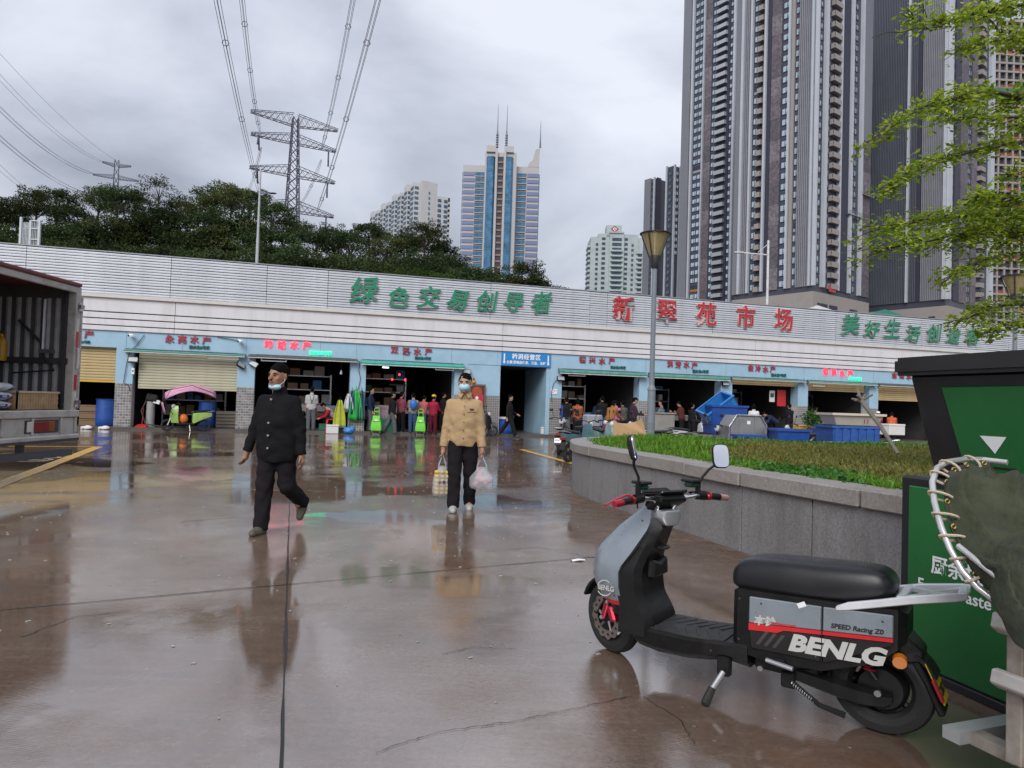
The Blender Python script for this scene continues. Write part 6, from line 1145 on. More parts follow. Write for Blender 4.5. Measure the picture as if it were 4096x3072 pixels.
# ---- man in the tan shirt with two bags
TS = fab('tan_corduroy', (.42, .295, .165), var=.08, vs=14); CROC = mat('pale_grey_clog', (.42, .43, .42), .6)
m2p = np.array((-.60, 9.12, .012))
m2 = person('man in a tan shirt and face mask walking with two plastic bags', m2p, .06, 1.70, TS, BT, CROC, SK, res=.0095, legs=((.13, .03), (-.12, .16)), arms=((.02, .16, .1), (.05, .15, .14)), girth=1.08, hem=.475, head=(-.1, .0), fine=True, mask=1, foot_p=(-.05, .12), wr=.004)
t = m2['t']
for z in (.83, .775, .715, .655, .595, .535): p = m2['upb']((0, -.145 if z < .79 else -.125, z*1.70)); MB().cyl(p, p+np.array((0, -.012, 0)), .0075, n=8).build('button', DARK, t)
for s in (-1, 1): q = m2['upb']; MB().loft([[q((s*.01, -.085, .868*1.70)), q((s*.075, -.03, .882*1.70)), q((s*.085, -.035, .86*1.70)), q((s*.045, -.105, .835*1.70))], [q((s*.012, -.095, .866*1.70)), q((s*.085, -.035, .884*1.70)), q((s*.095, -.045, .86*1.70)), q((s*.05, -.118, .832*1.70))]]).build('collar', TS, t, bevel=.004)
p = m2['upb']((.095, -.135, .752*1.70)); MB().box(p, (.055, .008, .018), rotm('Z', .35)).build('chest_badge', DARK, t); MB().box(m2['upb']((.095, -.132, .735*1.70)), (.12, .008, .012), rotm('Z', .35)).build('pocket_flap', TS, t, bevel=.003)
for i in (0, 1):
    w_, e = m2['w', i], m2['e', i]; d = (w_-e)/np.linalg.norm(w_-e); MB().tube([w_-d*.06, w_-d*.0], [.058, .055], 16).build('cuff', TS, t, .6, .004)
PLB = mat('thin_white_plastic', (.68, .70, .76), .25, alpha=.34, var=.06, trans=.0, bump=.5, bs=25); YF = mat('yellow_fruit', (.62, .42, .03), .5, var=.2, vs=30); MEAT = mat('pink_meat', (.42, .20, .22), .4, var=.35, vs=25)
W2 = np.array(Matrix.Translation(Vector([float(q) for q in m2p]))@Matrix.Rotation(.06, 4, 'Z'))
for i, (lb, h_, w0, w1, th) in enumerate((('tall white plastic bag of yellow fruit carried by the man in tan', .54, .06, .115, .065), ('white plastic bag of pink meat in the left hand of the man in tan', .44, .08, .145, .10))):
    hd_ = (W2@np.append(m2['hand%d' % i], 1))[:3]+np.array((0, -.01, .0)); b = thing('plastic_bag', lb, 'bag', hd_, .3 if i == 0 else -.1)
    mb = MB(); sec = []; rg = np.random.default_rng(i)
    for k, (z, ww, tt) in enumerate(((-.16, w0*.55, .03), (-.2, w0*.9, .045), (-.26, w1*.85, th*.75), (-h_*.65, w1, th), (-h_*.88, w1*1.03, th*1.05), (-h_*.97, w1*.9, th*.9), (-h_, w1*.5, th*.5))):
        sec.append([(ww*math.copysign(abs(math.cos(a))**.6, math.cos(a))*(1+.05*math.sin(a*7+k)), tt*math.copysign(abs(math.sin(a))**.6, math.sin(a))*(1+.08*math.cos(a*5+k*2)), z+.006*math.sin(a*4+k)) for a in np.linspace(0, 2*math.pi, 30, endpoint=False)])
    mb.loft(sec).build('film', PLB, b, 3.1)
    for s in (-1, 1): MB().tube([(0, 0, .005), (s*.018, 0, -.06), (s*w0*.7, 0, -.13), (s*w0*.8, 0, -.21)], [.012, .014, .02, .03], 8, flat=.45).build('handle', PLB, b, 3.1)
    if i == 0:
        for r_ in range(6):
            for c_ in range(3):
                for d_ in (-1, 1): MB().ell(((c_-1)*.066, d_*.026, -h_+.045+r_*.052), (.031, .03, .025), 8, 6).build('fruit', YF, b, .8)
        text('print', '水果 52', .05, NB, b, (.02, -.071, -.36), UP, .0008)
    else:
        for k in range(9): MB().ell((rg.uniform(-.09, .09), rg.uniform(-.05, .05), -h_+.05+rg.uniform(0, .10)), (.06, .045, .035), 10, 7, rotm('Y', rg.uniform(-1, 1))).build('meat', MEAT, b, .8)
# ---- people at the stalls
def wallpos(x, off, y=1650): p = onV(x, y, FLOC+DN*off, DN); return np.array((p[0], p[1], .0))
def C_(n, c): return fab(n, c)
navy = C_('navy', (.02, .03, .07)); blk = C_('soft_black', (.014, .014, .016)); gry = C_('grey', (.11, .115, .13)); lgr = C_('light_grey', (.42, .43, .44)); jean = C_('denim', (.04, .08, .16)); red = C_('crimson', (.30, .02, .05)); mar = C_('maroon', (.10, .012, .025)); flo = mat('cloth_red_floral', (.20, .04, .06), .85, var=.9, vs=28); flg = mat('cloth_pale_floral', (.25, .22, .2), .85, var=.8, vs=24); cor = C_('coral', (.42, .12, .12)); yel = mat('yellow_cap', (.65, .45, .02), .5); beige = C_('beige_vest', (.38, .31, .27)); rust = mat('cloth_rust_pattern', (.32, .08, .03), .85, var=.8, vs=22); och = C_('ochre', (.28, .13, .04)); pink = C_('pink', (.55, .13, .30)); camo = mat('cloth_camouflage', (.07, .075, .06), .85, var=.9, vs=16); plum = C_('plum', (.05, .03, .045)); strp = mat('cloth_grey_stripes', (.13, .14, .16), .85, var=.7, vs=12); brn = C_('brown', (.09, .03, .025)); wht = C_('white', (.60, .60, .60)); org = mat('cloth_orange_pattern', (.5, .10, .03), .85, var=.7, vs=20)
GP = 'people at the stalls'; A0 = ((.5, .1, .7), (.5, .1, .7)); AW = ((.05, .1, .2), (.05, .1, .2)); WK = ((.3, .15), (-.3, .35))
PP = [
 ('person in light grey shirt with dark apron straps, back turned, behind the man in black', 1245, .1, math.pi+.3, 1.68, lgr, gry, dict(slv=.1)),
 ('person in a beige vest with red sleeves bent forward beside the hanging aprons', 1340, .5, -1.1, 1.6, beige, blk, dict(lean=.75, seat=.5, legs=((1.2, 1.3), (1.2, 1.3)), arms=A0)),
 ('man in a navy jacket standing sideways behind the left green trolley', 1482, .2, 1.5, 1.72, navy, gry, dict(arms=((.1, .1, .3), (.1, .1, .3)), legs=((.1, .1), (-.1, .1)))),
 ('man in black jacket and black cap with grey trousers right of the left green trolley', 1568, -.35, 2.0, 1.68, blk, gry, dict(cap=blk, legs=((.2, .1), (-.3, .2)))),
 ('woman in a red floral top and black trousers at the crowded stall', 1604, -.05, 2.6, 1.6, flo, blk, dict(arms=A0)),
 ('woman in pale floral top and jeans wearing a blue backpack', 1652, -.25, math.pi+.2, 1.58, flg, jean, dict(arms=A0)),
 ('person in a coral top bending over the stall left of the red jacket', 1690, .1, 2.9, 1.52, cor, gry, dict(lean=.25, arms=A0)),
 ('person in a crimson jacket and yellow cap with maroon trousers', 1733, -.35, math.pi-.3, 1.62, red, mar, dict(cap=yel, arms=A0, girth=1.05)),
 ('dark haired man in black right of the yellow cap', 1772, .6, 2.2, 1.66, blk, blk, dict()),
 ('dark haired person in coral half hidden behind the man in tan', 1877, -.3, 1.2, 1.6, cor, blk, dict(longhair=True)),
 ('man in black walking past the dark passage with a brown bag', 2038, -1.3, 1.45, 1.70, blk, blk, dict(legs=((.38, .1), (-.38, .2)), arms=((-.2, .1, .2), (.2, .1, .9)))),
 ('person in black with blue apron at the tiled pier right of the passage', 2265, -.9, math.pi, 1.68, blk, gry, dict(arms=A0)),
 ('person in a rust patterned jacket behind the left motorbikes', 2310, -.9, math.pi-.2, 1.64, rust, blk, dict(arms=A0, longhair=True)),
 ('person in a navy hood leaning forward in the stall right of the passage', 2378, .8, 2.4, 1.62, navy, blk, dict(lean=.5, arms=A0)),
 ('man in black shirt with bare arms, back turned, right of the passage', 2408, .0, math.pi, 1.72, blk, jean, dict(slv=.1, arms=A0)),
 ('person in an ochre jacket bent over behind the cardboard', 2440, -3.2, 2.5, 1.66, och, blk, dict(lean=.42, arms=A0, longhair=True)),
 ('person in a pink top behind the cardboard', 2464, -1.6, math.pi+.4, 1.6, pink, gry, dict(arms=A0, slv=.1)),
 ('person in a camouflage jacket behind the cardboard', 2490, -1.5, math.pi+.1, 1.62, camo, blk, dict(arms=A0)),
 ('man in a plum jacket with pale sleeve patch looking down left of the lamp post', 2532, -2.6, 1.8, 1.76, plum, blk, dict(arms=((.4, .1, 1.1), (.4, .1, 1.1)), head=(.0, .45), mask=0)),
 ('man in a grey striped jumper above the concrete counter', 2645, -.4, -1.9, 1.7, strp, gry, dict(arms=A0)),
 ('person in a brown shirt looking at a phone right of the concrete counter', 2728, -.3, -2.3, 1.62, brn, blk, dict(arms=((.5, .1, 1.5), (.5, .1, 1.5)), head=(0, .4), lean=.15)),
 ('person in a black jacket left of the big blue tub', 2768, -.4, 2.2, 1.62, blk, blk, dict(arms=A0)),
 ('person in a dark jacket just left of the tilted blue crate', 2828, .3, 2.0, 1.64, navy, blk, dict(arms=A0)),
 ('person in a white hooded top behind the galvanised panel', 3015, -1.6, math.pi-.2, 1.66, wht, jean, dict(longhair=True)),
 ('person in a navy jacket bending down right of the white hooded top', 3105, -.8, -1.5, 1.66, navy, blk, dict(lean=1.0, arms=A0)),
 ('man in a black shirt with a blue strap in the stall with red menu boards', 3158, -.2, math.pi+.3, 1.66, blk, blk, dict(arms=A0)),
 ('person in black behind the green plant', 3256, -.5, 2.4, 1.64, blk, blk, dict(lean=.2, arms=A0)),
 ('person in a white cap and crimson coat behind the cream tub', 3513, -3.2, math.pi, 1.5, red, blk, dict(cap=SW, arms=A0)),
 ('person in an orange patterned top bending right of the cream tub', 3567, -1.5, math.pi-.5, 1.6, org, blk, dict(lean=.55, arms=A0, longhair=True))]
PJ = {}
for (lb, x, off, rz, H_, tp__, lw, kw) in PP:
    p = wallpos(x, off); p[2] = .085 if off > -.33 else 0.; kw = dict(kw); kw.setdefault('arms', AW); kw.setdefault('legs', ((.04, .04), (-.04, .04))); PJ[x] = person(lb, p, rz, H_, tp__, lw, res=.022, group=GP, girth=kw.pop('girth', 1.12), wr=.003, **kw)
t = PJ[1245]['t']; q = PJ[1245]['upb']; mb = MB(); AP = mat('grey_rubber_apron', (.10, .11, .12), .5)
for s in (-1, 1): mb.tube([q((s*.08, .115, 1.40)), q((s*.04, .15, 1.2)), q((-s*.05, .15, 1.05))], .016, 5, flat=.4)
mb.build('apron_straps', BLK, t)
t = PJ[1652]['t']; q = PJ[1652]['upb']; MB().ell(q((0, .19, 1.12)), (.15, .10, .21), 12, 9).build('backpack', mat('blue_backpack', (.02, .14, .48), .5), t, .8)
t = PJ[2038]['t']; q = PJ[2038]['upb']; MB().box(q((.2, -.02, .82)), (.08, .30, .22), rotm('X', .3)).build('shoulder_bag', mat('brown_leather', (.05, .022, .018), .4), t, bevel=.03)
t = PJ[2265]['t']; q = PJ[2265]['upb']; MB().bx(q((.14, -.02, .55)), q((.24, .13, 1.36))).build('blue_apron', mat('blue_apron', (.02, .07, .33), .5), t, bevel=.03)
t = PJ[2310]['t']; q = PJ[2310]['upb']; MB().box(q((0, .15, 1.05)), (.16, .06, .2)).build('bag', BLK, t, bevel=.02)
t = PJ[2532]['t']; s_ = PJ[2532]; MB().tube([s_['s', 1]*.6+s_['e', 1]*.4, s_['e', 1]], .078, 12).build('sleeve_patch', wht, t, .8); s0_ = PJ[1340]
for i in (0, 1): MB().tube([s0_['s', i], s0_['e', i], s0_['w', i]], [.08, .068, .055], 10).build('red_sleeve', red, s0_['t'], .8)
# ================================================================ two wheelers in the middle distance
def paint(n, c, **k): return mat('paint_'+n, c, .3, coat=.3, **k)
def moped(label, loc, rz, body, kind=0, seatm=SEATM, plate=False, canopy=None, box=None, bag=None, group='parked two wheelers'):
    """local +x is forward. kind 0 scooter, 1 light cargo bike with open frame"""
    t = thing('parked_moped', label, 'scooter', loc, rz, group); R = .22 if kind == 0 else .26; wb = 1.22
    for x, nm in ((0, 'rear_wheel'), (wb, 'front_wheel')):
        w_ = bpy.data.objects.new(nm, None); COL.objects.link(w_); w_.parent = t; w_.location = (x, 0, R); mb = MB(); mb.lathe([(R-.07, -.04), (R-.02, -.045), (R, -.02), (R, .02), (R-.02, .045), (R-.07, .04)], 24, (0, 0, 0), RX, False); mb.build('tyre', RUB, w_, .5)
        mb = MB(); mb.lathe([(R-.07, -.03), (R-.075, .03)], 20, (0, 0, 0), RX, False)
        for k in range(6): mb.tube([(0, 0, 0), (math.cos(k*1.047)*(R-.07), 0, math.sin(k*1.047)*(R-.07))], .009, 4)
        mb.lathe([(.05, -.05), (.05, .05)], 10, (0, 0, 0), RX); mb.build('rim', STEEL if kind else BLK, w_, .6)
    for s in (1, -1): MB().tube([(wb, s*.06, R), (wb-.14, s*.05, .62)], .018, 6).build('fork_leg', STEEL, t)
    MB().tube([(wb-.13, 0, .6), (wb-.25, 0, .96)], .025, 8).build('steering_stem', BLK, t); hb = wb-.27
    MB().tube([(hb-.1, .34, .98), (hb-.04, .18, 1.02), (hb, 0, .97), (hb-.04, -.18, 1.02), (hb-.1, -.34, .98)], .013, 6).build('handlebar', BLK, t, .8)
    for s in (1, -1): MB().tube([(hb-.1, s*.34, .98), (hb-.07, s*.24, 1.0)], .02, 8).build('grip', RUB, t); MB().tube([(hb-.05, s*.2, 1.02), (hb-.06, s*.27, 1.2)], .007, 5).build('mirror_stalk', BLK, t); MB().ell((hb-.07, s*.29, 1.24), (.015, .065, .045), 10, 6).build('mirror', BLK, t, .8)
    MB().ell((hb+.09, 0, .9), (.08, .085, .085), 12, 8).build('headlight', mat('lamp_clear', (.55, .57, .6), .15), t, .8)
    if kind == 0:
        mb = MB(); mb.loft([[(x0, w_, z), (x0+.1, w_*.75, z), (x1, w_*.3, z), (x1, -w_*.3, z), (x0+.1, -w_*.75, z), (x0, -w_, z)] for x0, x1, w_, z in ((wb-.36, wb-.12, .15, .30), (wb-.33, wb-.06, .17, .5), (wb-.33, wb-.07, .16, .66), (wb-.34, wb-.14, .12, .86), (wb-.33, wb-.2, .08, .93))]); mb.build('front_shield', body, t, .5, .01)
        MB().bx((.33, -.14, .24), (wb-.3, .14, .31)).build('floorboard', BLK, t, bevel=.02)
        mb = MB(); mb.loft([[(x, w_, z0), (x, w_*1.05, (z0+z1)/2), (x, w_*.9, z1), (x, -w_*.9, z1), (x, -w_*1.05, (z0+z1)/2), (x, -w_, z0)] for x, w_, z0, z1 in ((.40, .12, .26, .66), (.25, .145, .34, .68), (.0, .13, .46, .70), (-.26, .07, .55, .70))]); mb.build('rear_body', body, t, .5, .012)
    else:
        for pts in (((wb-.2, 0, .78), (.45, 0, .42), (.0, 0, R)), ((.45, 0, .42), (.2, 0, .7), (-.2, 0, .68)), ((wb-.2, 0, .7), (.4, 0, .3))): MB().tube(pts, .025, 7).build('frame_tube', body, t, .8)
        MB().bx((.22, -.09, .28), (.6, .09, .5)).build('battery_case', BLK, t, bevel=.03)
        for s in (1, -1): MB().tube([(0, s*.07, R), (.3, s*.06, .35)], .018, 6).build('swing_arm', BLK, t)
    mb = MB(); sec = []
    for x, w_, z0, z1 in ((.50, .06, .67, .72), (.44, .11, .66, .755), (.25, .14, .67, .77), (.0, .13, .69, .79), (-.18, .11, .70, .80), (-.24, .06, .71, .77)): sec.append([(x, w_*.7, z1), (x, w_, (z0+z1)/2), (x, w_*.8, z0), (x, -w_*.8, z0), (x, -w_, (z0+z1)/2), (x, -w_*.7, z1)])
    o = mb.loft(sec).build('seat', seatm, t, 3.1); sm = o.modifiers.new('s', 'SUBSURF'); sm.levels = sm.render_levels = 1
    mb = MB(); mb.tube([(-.1, .11, .72), (-.34, .1, .76), (-.36, 0, .76), (-.34, -.1, .76), (-.1, -.11, .72)], .012, 6); mb.build('rear_rack', STEEL, t, .8)
    MB().loft([[(-.18, y*.07, .60), (-.24, y*.07, .5), (-.30, y*.07, .32)] for y in (-1, 1)], False, False).build('rear_mudguard', BLK, t); MB().box((-.27, 0, .58), (.05, .16, .07)).build('tail_lamp', mat('red_tail_lens', (.22, .02, .02), .2), t, bevel=.012)
    if plate: MB().box((-.31, 0, .42), (.01, .22, .13), rotm('Y', .3)).build('number_plate', SW, t); text('plate_text', '005613', .06, BLK, t, (-.317, 0, .425), (math.pi/2, 0, -math.pi/2), .001)
    MB().tube([(.5, .1, .26), (.48, .2, .01)], .012, 6).build('side_stand', STEEL, t)
    if canopy:
        mb = MB(); rows = []
        for x in np.linspace(-.35, 1.35, 12): k = (x-.5)/.95; rows.append([(x, y*(.42-.18*k*k), 1.72-.30*k*k-.24*y*y-(.1*max(0, k))) for y in np.linspace(-1, 1, 9)])
        o = mb.loft(rows, False, False).build('canopy', canopy, t, 3.1); o.modifiers.new('th', 'SOLIDIFY').thickness = .01
        for y in (-.35, .35): MB().tube([(wb-.15, y*.5, .6), (wb+.15, y, 1.1), (1.2, y, 1.5), (.5, y*1.1, 1.68), (-.35, y*.7, 1.40), (-.3, y*.3, .76)], .012, 5).build('canopy_rod', BLK, t, .8)
        o = MB().loft([[(wb+.10+.12*k, y*.36, .62+.42*k) for y in (-1, -.5, 0, .5, 1)] for k in (0, .33, .66, 1)], False, False).build('front_screen', canopy, t, 3.1); o.modifiers.new('th', 'SOLIDIFY').thickness = .008
    if box: MB().bx((-.5, -.2, .78), (-.12, .2, 1.12)).build('top_box', box, t, bevel=.03)
    if bag: MB().ell((.7, .0, .45), (.16, .14, .18), 10, 8).build('shopping_bag', bag, t, .8)
    return t
def near(x, y): p = onG(x, y); return (p[0], p[1], 0)
pz = wallpos(815, -.6, 1700); moped('pale green moped under a pink rain canopy before the cream shutter', (pz[0], pz[1], 0), math.pi+.55, paint('pale_green', (.30, .48, .12)), 0, canopy=mat('pink_canopy', (.62, .30, .44), .45, var=.06), bag=mat('orange_bag', (.65, .16, .02), .5))
TEAL = paint('dark_teal', (.06, .14, .17)); TEAL2 = paint('grey_teal', (.14, .24, .24))
moped('black moped with white number plate seen from behind left of the planter', near(2234, 1822), 1.45, paint('black', (.012, .012, .014)), 1, plate=True)
moped('dark teal scooter with big black seat beside the plated moped', near(2272, 1850), .95, TEAL, 0)
p = onY(2400, 1740, 19.3); moped('grey teal scooter facing the camera left of the cardboard', (p[0], 20.3, 0), -1.25, TEAL2, 0, box=mat('silver_box', (.3, .32, .35), .4))
p = onY(2660, 1740, 19.5); moped('black moped with red bag right of the lamp post', (p[0], 19.5, 0), 2.5, paint('black', (.012, .012, .014)), 0, bag=mat('red_bag', (.5, .03, .05), .5))
p = onY(2745, 1745, 17.6); moped('thin black motorbike left of the big blue tub', (p[0], 17.6, 0), .5, paint('black', (.012, .012, .014)), 1)
p = onY(2800, 1745, 18.8); moped('black delivery bike with pale panels just left of the big blue tub', (p[0], 18.8, 0), .2, paint('pearl_white', (.5, .5, .5)), 1)
p = onY(3110, 1745, 20.); moped('white scooter with red lamp behind the low blue tub', (p[0], 20, 0), 2.9, paint('pearl_white', (.5, .5, .5)), 0, bag=mat('red_bag', (.5, .03, .05), .5))
p = onY(3380, 1750, 22.); moped('motorbike with chrome bars half hidden behind the blue ribbed tub', (p[0]-1.2, 22, 0), .1, paint('black', (.012, .012, .014)), 1)
p = onY(3590, 1750, 18.); moped('white and black scooter beside the frame of the green bin', (p[0]-.35, 18, 0), 2.8, paint('pearl_white', (.5, .5, .5)), 0)
p = wallpos(1945, -.7); moped('black electric moped behind the man in tan', (p[0]-.9, p[1]-.2, 0), .2, paint('black', (.012, .012, .014)), 0)
for x_, Y_, rz_, c_, kd, lb_, kw_ in ((2345, 21.5, 2.2, (.02, .02, .02), 1, 'black moped with rear box behind the dark teal scooter', dict(box=mat('silver_box', (.3, .32, .35), .4))), (2565, 20.5, 2.8, (.35, .03, .04), 0, 'red moped half hidden behind the cardboard', {}), (2700, 22.5, .3, (.5, .5, .52), 0, 'white moped behind the black one with red bag', {}), (2935, 23.5, 2.6, (.02, .02, .02), 1, 'black moped far back before the tiled pier by the tubs', {}), (3175, 22., .4, (.02, .05, .2), 0, 'navy moped behind the yellow basket', {}), (3290, 21., 2.4, (.5, .5, .52), 1, 'pale framed moped left of the cream tub', {})):
    p = onY(x_, 1745, Y_); moped(lb_, (p[0], Y_, 0), rz_, paint('tone_%d' % x_, c_), kd, **kw_)
# ================================================================ tubs, trolleys, stall goods
BTUB = mat('blue_polythene', (.012, .065, .30), .4, var=.1, dirt=.2, ds=3, dcol=(.03, .06, .16)); LBT = mat('bright_blue_crate', (.03, .20, .55), .4, var=.08); CTUB = mat('cream_polythene', (.58, .53, .44), .5, var=.06, dirt=.25, ds=2, dcol=(.4, .3, .24)); GALV = mat('galvanised_sheet', (.30, .31, .31), .4, metal=.6, var=.2, vs=4, dirt=.4, ds=4, dcol=(.15, .14, .13))
def tub(name, label, x0, x1, yt, yb, Y, m, dep=.9, flare=.06, ribs=0, rim=.03, cat='tub', rz=0., zb=None):
    a, b = onY(x0, (yt+yb)/2, Y), onY(x1, (yt+yb)/2, Y); zt = onY((x0+x1)/2, yt, Y)[2]; z0 = onY((x0+x1)/2, yb, Y)[2] if zb is None else zb; W_ = b[0]-a[0]; t = thing(name, label, cat, ((a[0]+b[0])/2, Y, z0), rz); h = zt-z0; w_ = W_/2; mb = MB(); f_ = flare
    out_ = lambda e, z: [(-w_+e, e, z), (w_-e, e, z), (w_-e, dep-e, z), (-w_+e, dep-e, z)]
    mb.loft([out_(f_, 0), out_(0, h), out_(.03, h), out_(f_+.03, .03)]); mb.build('wall', m, t, .4, .012)
    MB().loft([out_(-rim, h-.05), out_(-rim, h+.005), out_(.02, h+.005), out_(.02, h-.05), out_(-rim, h-.05)], False).build('rim', m, t, .4)
    for k in range(ribs): x = -w_+W_*(k+.5)/ribs; MB().loft([[(x-.05, f_-.03, .02), (x+.05, f_-.03, .02), (x+.06, f_+.02, .02), (x-.06, f_+.02, .02)], [(x-.05, -.03, h-.06), (x+.05, -.03, h-.06), (x+.06, .02, h-.06), (x-.06, .02, h-.06)]]).build('wall_rib', m, t)
    return t
PR = mat('red_paint_mark', (.30, .03, .08), .6)
t = tub('fish_tub', 'big deep blue tub with red painted marks left of the galvanised panel', 2848, 2990, 1622, 1745, 19., BTUB, 1.0, .05, zb=.0); text('painted_mark', '计', .4, PR, t, (.05, .03, .42), UP, .002)
MB().box((-.35, .02, .55), (.22, .02, .2)).build('moulded_panel', LBT, t, bevel=.02) if False else None; MB().bx((.05, -.02, .83), (.2, .0, .95)).build('label_card', SW, t)
p = onY(2905, 1612, 19.3); t = thing('tilted_crate', 'bright blue slotted crate tipped up on the big blue tub', 'crate', (p[0], 19.2, 1.22)); t.rotation_euler = (.25, -.66, .1)
MB().bx((-.45, 0, 0), (.42, .6, .02)).build('bottom', LBT, t)
for (a, b) in (((-.45, 0, .02), (.42, .02, .36)), ((-.45, .58, .02), (.42, .6, .36)), ((-.45, .02, .02), (-.43, .58, .36)), ((.40, .02, .02), (.42, .58, .36))): MB().bx(a, b).build('side', LBT, t)
for k in range(9): MB().bx((-.40+k*.085, -.012, .06), (-.365+k*.085, -.001, .30)).build('slat', LBT, t)
MB().loft([[(-.48, -.03, .35), (.45, -.03, .35), (.45, .63, .35), (-.48, .63, .35)], [(-.48, -.03, .39), (.45, -.03, .39), (.45, .63, .39), (-.48, .63, .39)], [(-.43, .02, .39), (.4, .02, .39), (.4, .58, .39), (-.43, .58, .39)]], False).build('rim', LBT, t)
a = onY(2990, 1760, 17.2); t = thing('metal_bin_panel', 'dented galvanised steel skip with chamfered corners in front of the white hooded person', 'skip', (a[0], 17.2, .42)); w_ = 147*17.2/FPX/2; h = onY(2990, 1662, 17.2)[2]-.42
MB().prism([(-w_, 0), (w_, 0), (w_, h*.72), (w_*.68, h), (-w_*.62, h), (-w_, h*.68)], 0, .9, 'xz').build('body', GALV, t, bevel=.01); MB().tube([(-w_, -.01, 0), (-w_, -.01, h*.68), (-w_*.62, -.01, h), (w_*.68, -.01, h), (w_, -.01, h*.72), (w_, -.01, 0)], .025, 6).build('edge_rail', STEEL, t)
for x in (-.2, .17): MB().bx((x-.015, -.02, 0), (x+.015, .0, h)).build('seam', GALV, t)
for z in (h*.75, .1): MB().bx((-.02, -.008, z), (.06, -.001, z+.08)).build('sticker', SW, t)
for x in (-.35, .35): MB().bx((x-.04, .1, -.42), (x+.04, .8, 0)).build('foot', DARK, t)
tub('fish_tub', 'low blue tub edge at the foot of the galvanised skip', 2955, 3062, 1742, 1775, 16.3, BTUB, .5, .03, zb=.30); t = tub('fish_tub', 'rectangular blue tub standing behind the middle of the planter', 3110, 3240, 1718, 1790, 16.6, BTUB, .8, .04, zb=.15)
t = tub('fish_tub', 'blue ribbed tub underneath the cream tub', 3332, 3522, 1706, 1800, 17.2, mat('faded_blue_polythene', (.025, .10, .36), .5, var=.2, dirt=.35, ds=5, dcol=(.06, .06, .14)), 1.0, .05, 6, zb=.1)
t = tub('fish_tub', 'long cream tub with red painted marks on top of the blue ribbed tub', 3333, 3540, 1655, 1704, 17.25, CTUB, .9, .12); text('painted_mark', '卄', .24, PR, t, (.2, .055, .16), UP, .002)
# flatbed trolley
a, b = onY(2755, 1722, 17.9), onY(2912, 1742, 17.4); t = thing('flat_trolley', 'long flat steel trolley in front of the big blue tub', 'trolley', ((a[0]+b[0])/2, 17.6, 0)); w_ = (b[0]-a[0])/2
MB().bx((-w_, 0, .68), (w_, .6, .73)).build('deck', GALV, t); MB().bx((-w_, -.03, .66), (w_, 0, .76)).build('edge', STEEL, t)
for x in (-w_+.1, w_-.1): MB().bx((x-.03, .05, .1), (x+.03, .55, .68)).build('leg', DARK, t); mb = MB(); mb.lathe([(.02, -.02), (.09, -.02), (.09, .02), (.02, .02)], 12, (x, .1, .1), RX, False); mb.build('wheel', RUB, t)
# cardboard propped over a bike
CBD = mat('cardboard', (.46, .30, .16), .8, var=.12, vs=3, bump=.2, bs=20); pts = [onY(x, y, 17.5) for x, y in ((2452, 1790), (2455, 1678), (2470, 1692), (2505, 1694), (2540, 1688), (2566, 1674), (2586, 1738), (2588, 1790))]; base = np.array((pts[0][0], 17.5, 0.))
t = thing('cardboard_sheet', 'crumpled brown cardboard sheet propped left of the lamp post', 'cardboard', base); mb = MB(); F0 = [p-base+np.array((0, .04*math.sin(i*2.), 0)) for i, p in enumerate(pts)]; F0[0][2] = F0[-1][2] = .02; mb.loft([[p for p in F0], [p+np.array((.01, .03, 0)) for p in F0]]); mb.build('sheet', CBD, t)
MB().bx((.05, .05, 0), (.75, .45, .68)).build('carton_behind', CBD, t, bevel=.02)
# concrete counter and stall tables
p = wallpos(2660, -.9); t = thing('stall_counter', 'grey concrete counter right of the lamp post', 'counter', (p[0], p[1], 0), TH); MB().bx((-.55, 0, 0), (.5, .6, 1.12)).build('block', CONC, t, bevel=.02); MB().bx((-.6, -.05, 1.12), (.55, .65, 1.18)).build('top', CONC, t, bevel=.01)
for s, lb in ((1.1, 'low steel fish table deep in the stall behind the man in black'), (4.5, 'steel fish table inside the crowded stall'), (13.0, 'steel fish table inside the stall right of the passage'), (17.3, 'steel fish table inside the stall right of the lamp post'), (21.6, 'steel fish table inside the stall with red menu boards'), (26., 'steel fish table inside the stall behind the cream tub')):
    p = FP(s, 1.5, .085); t = thing('fish_table', lb, 'table', p, TH, 'fish tables in the stalls'); MB().bx((-1.3, 0, .72), (1.3, .8, .78)).build('top', GALV, t); MB().bx((-1.3, .0, .78), (1.3, .03, .95)).build('front_lip', GALV, t)
    for x in (-1.2, 1.2):
        for y in (.06, .74): MB().bx((x-.03, y-.03, 0), (x+.03, y+.03, .72)).build('leg', STEEL, t)
    for k in range(4): MB().bx((-1.2+k*.62, .1, .79), (-.68+k*.62, .7, .98)).build('fish_tray', (mat('white_tray', (.5, .5, .5), .5), MEAT, LBT, mat('white_tray', (.5, .5, .5), .5))[k], t, bevel=.01)
GT = mat('lime_green_fabric', (.16, .62, .05), .55, var=.08); GTF = mat('lime_green_plastic', (.14, .55, .06), .4)
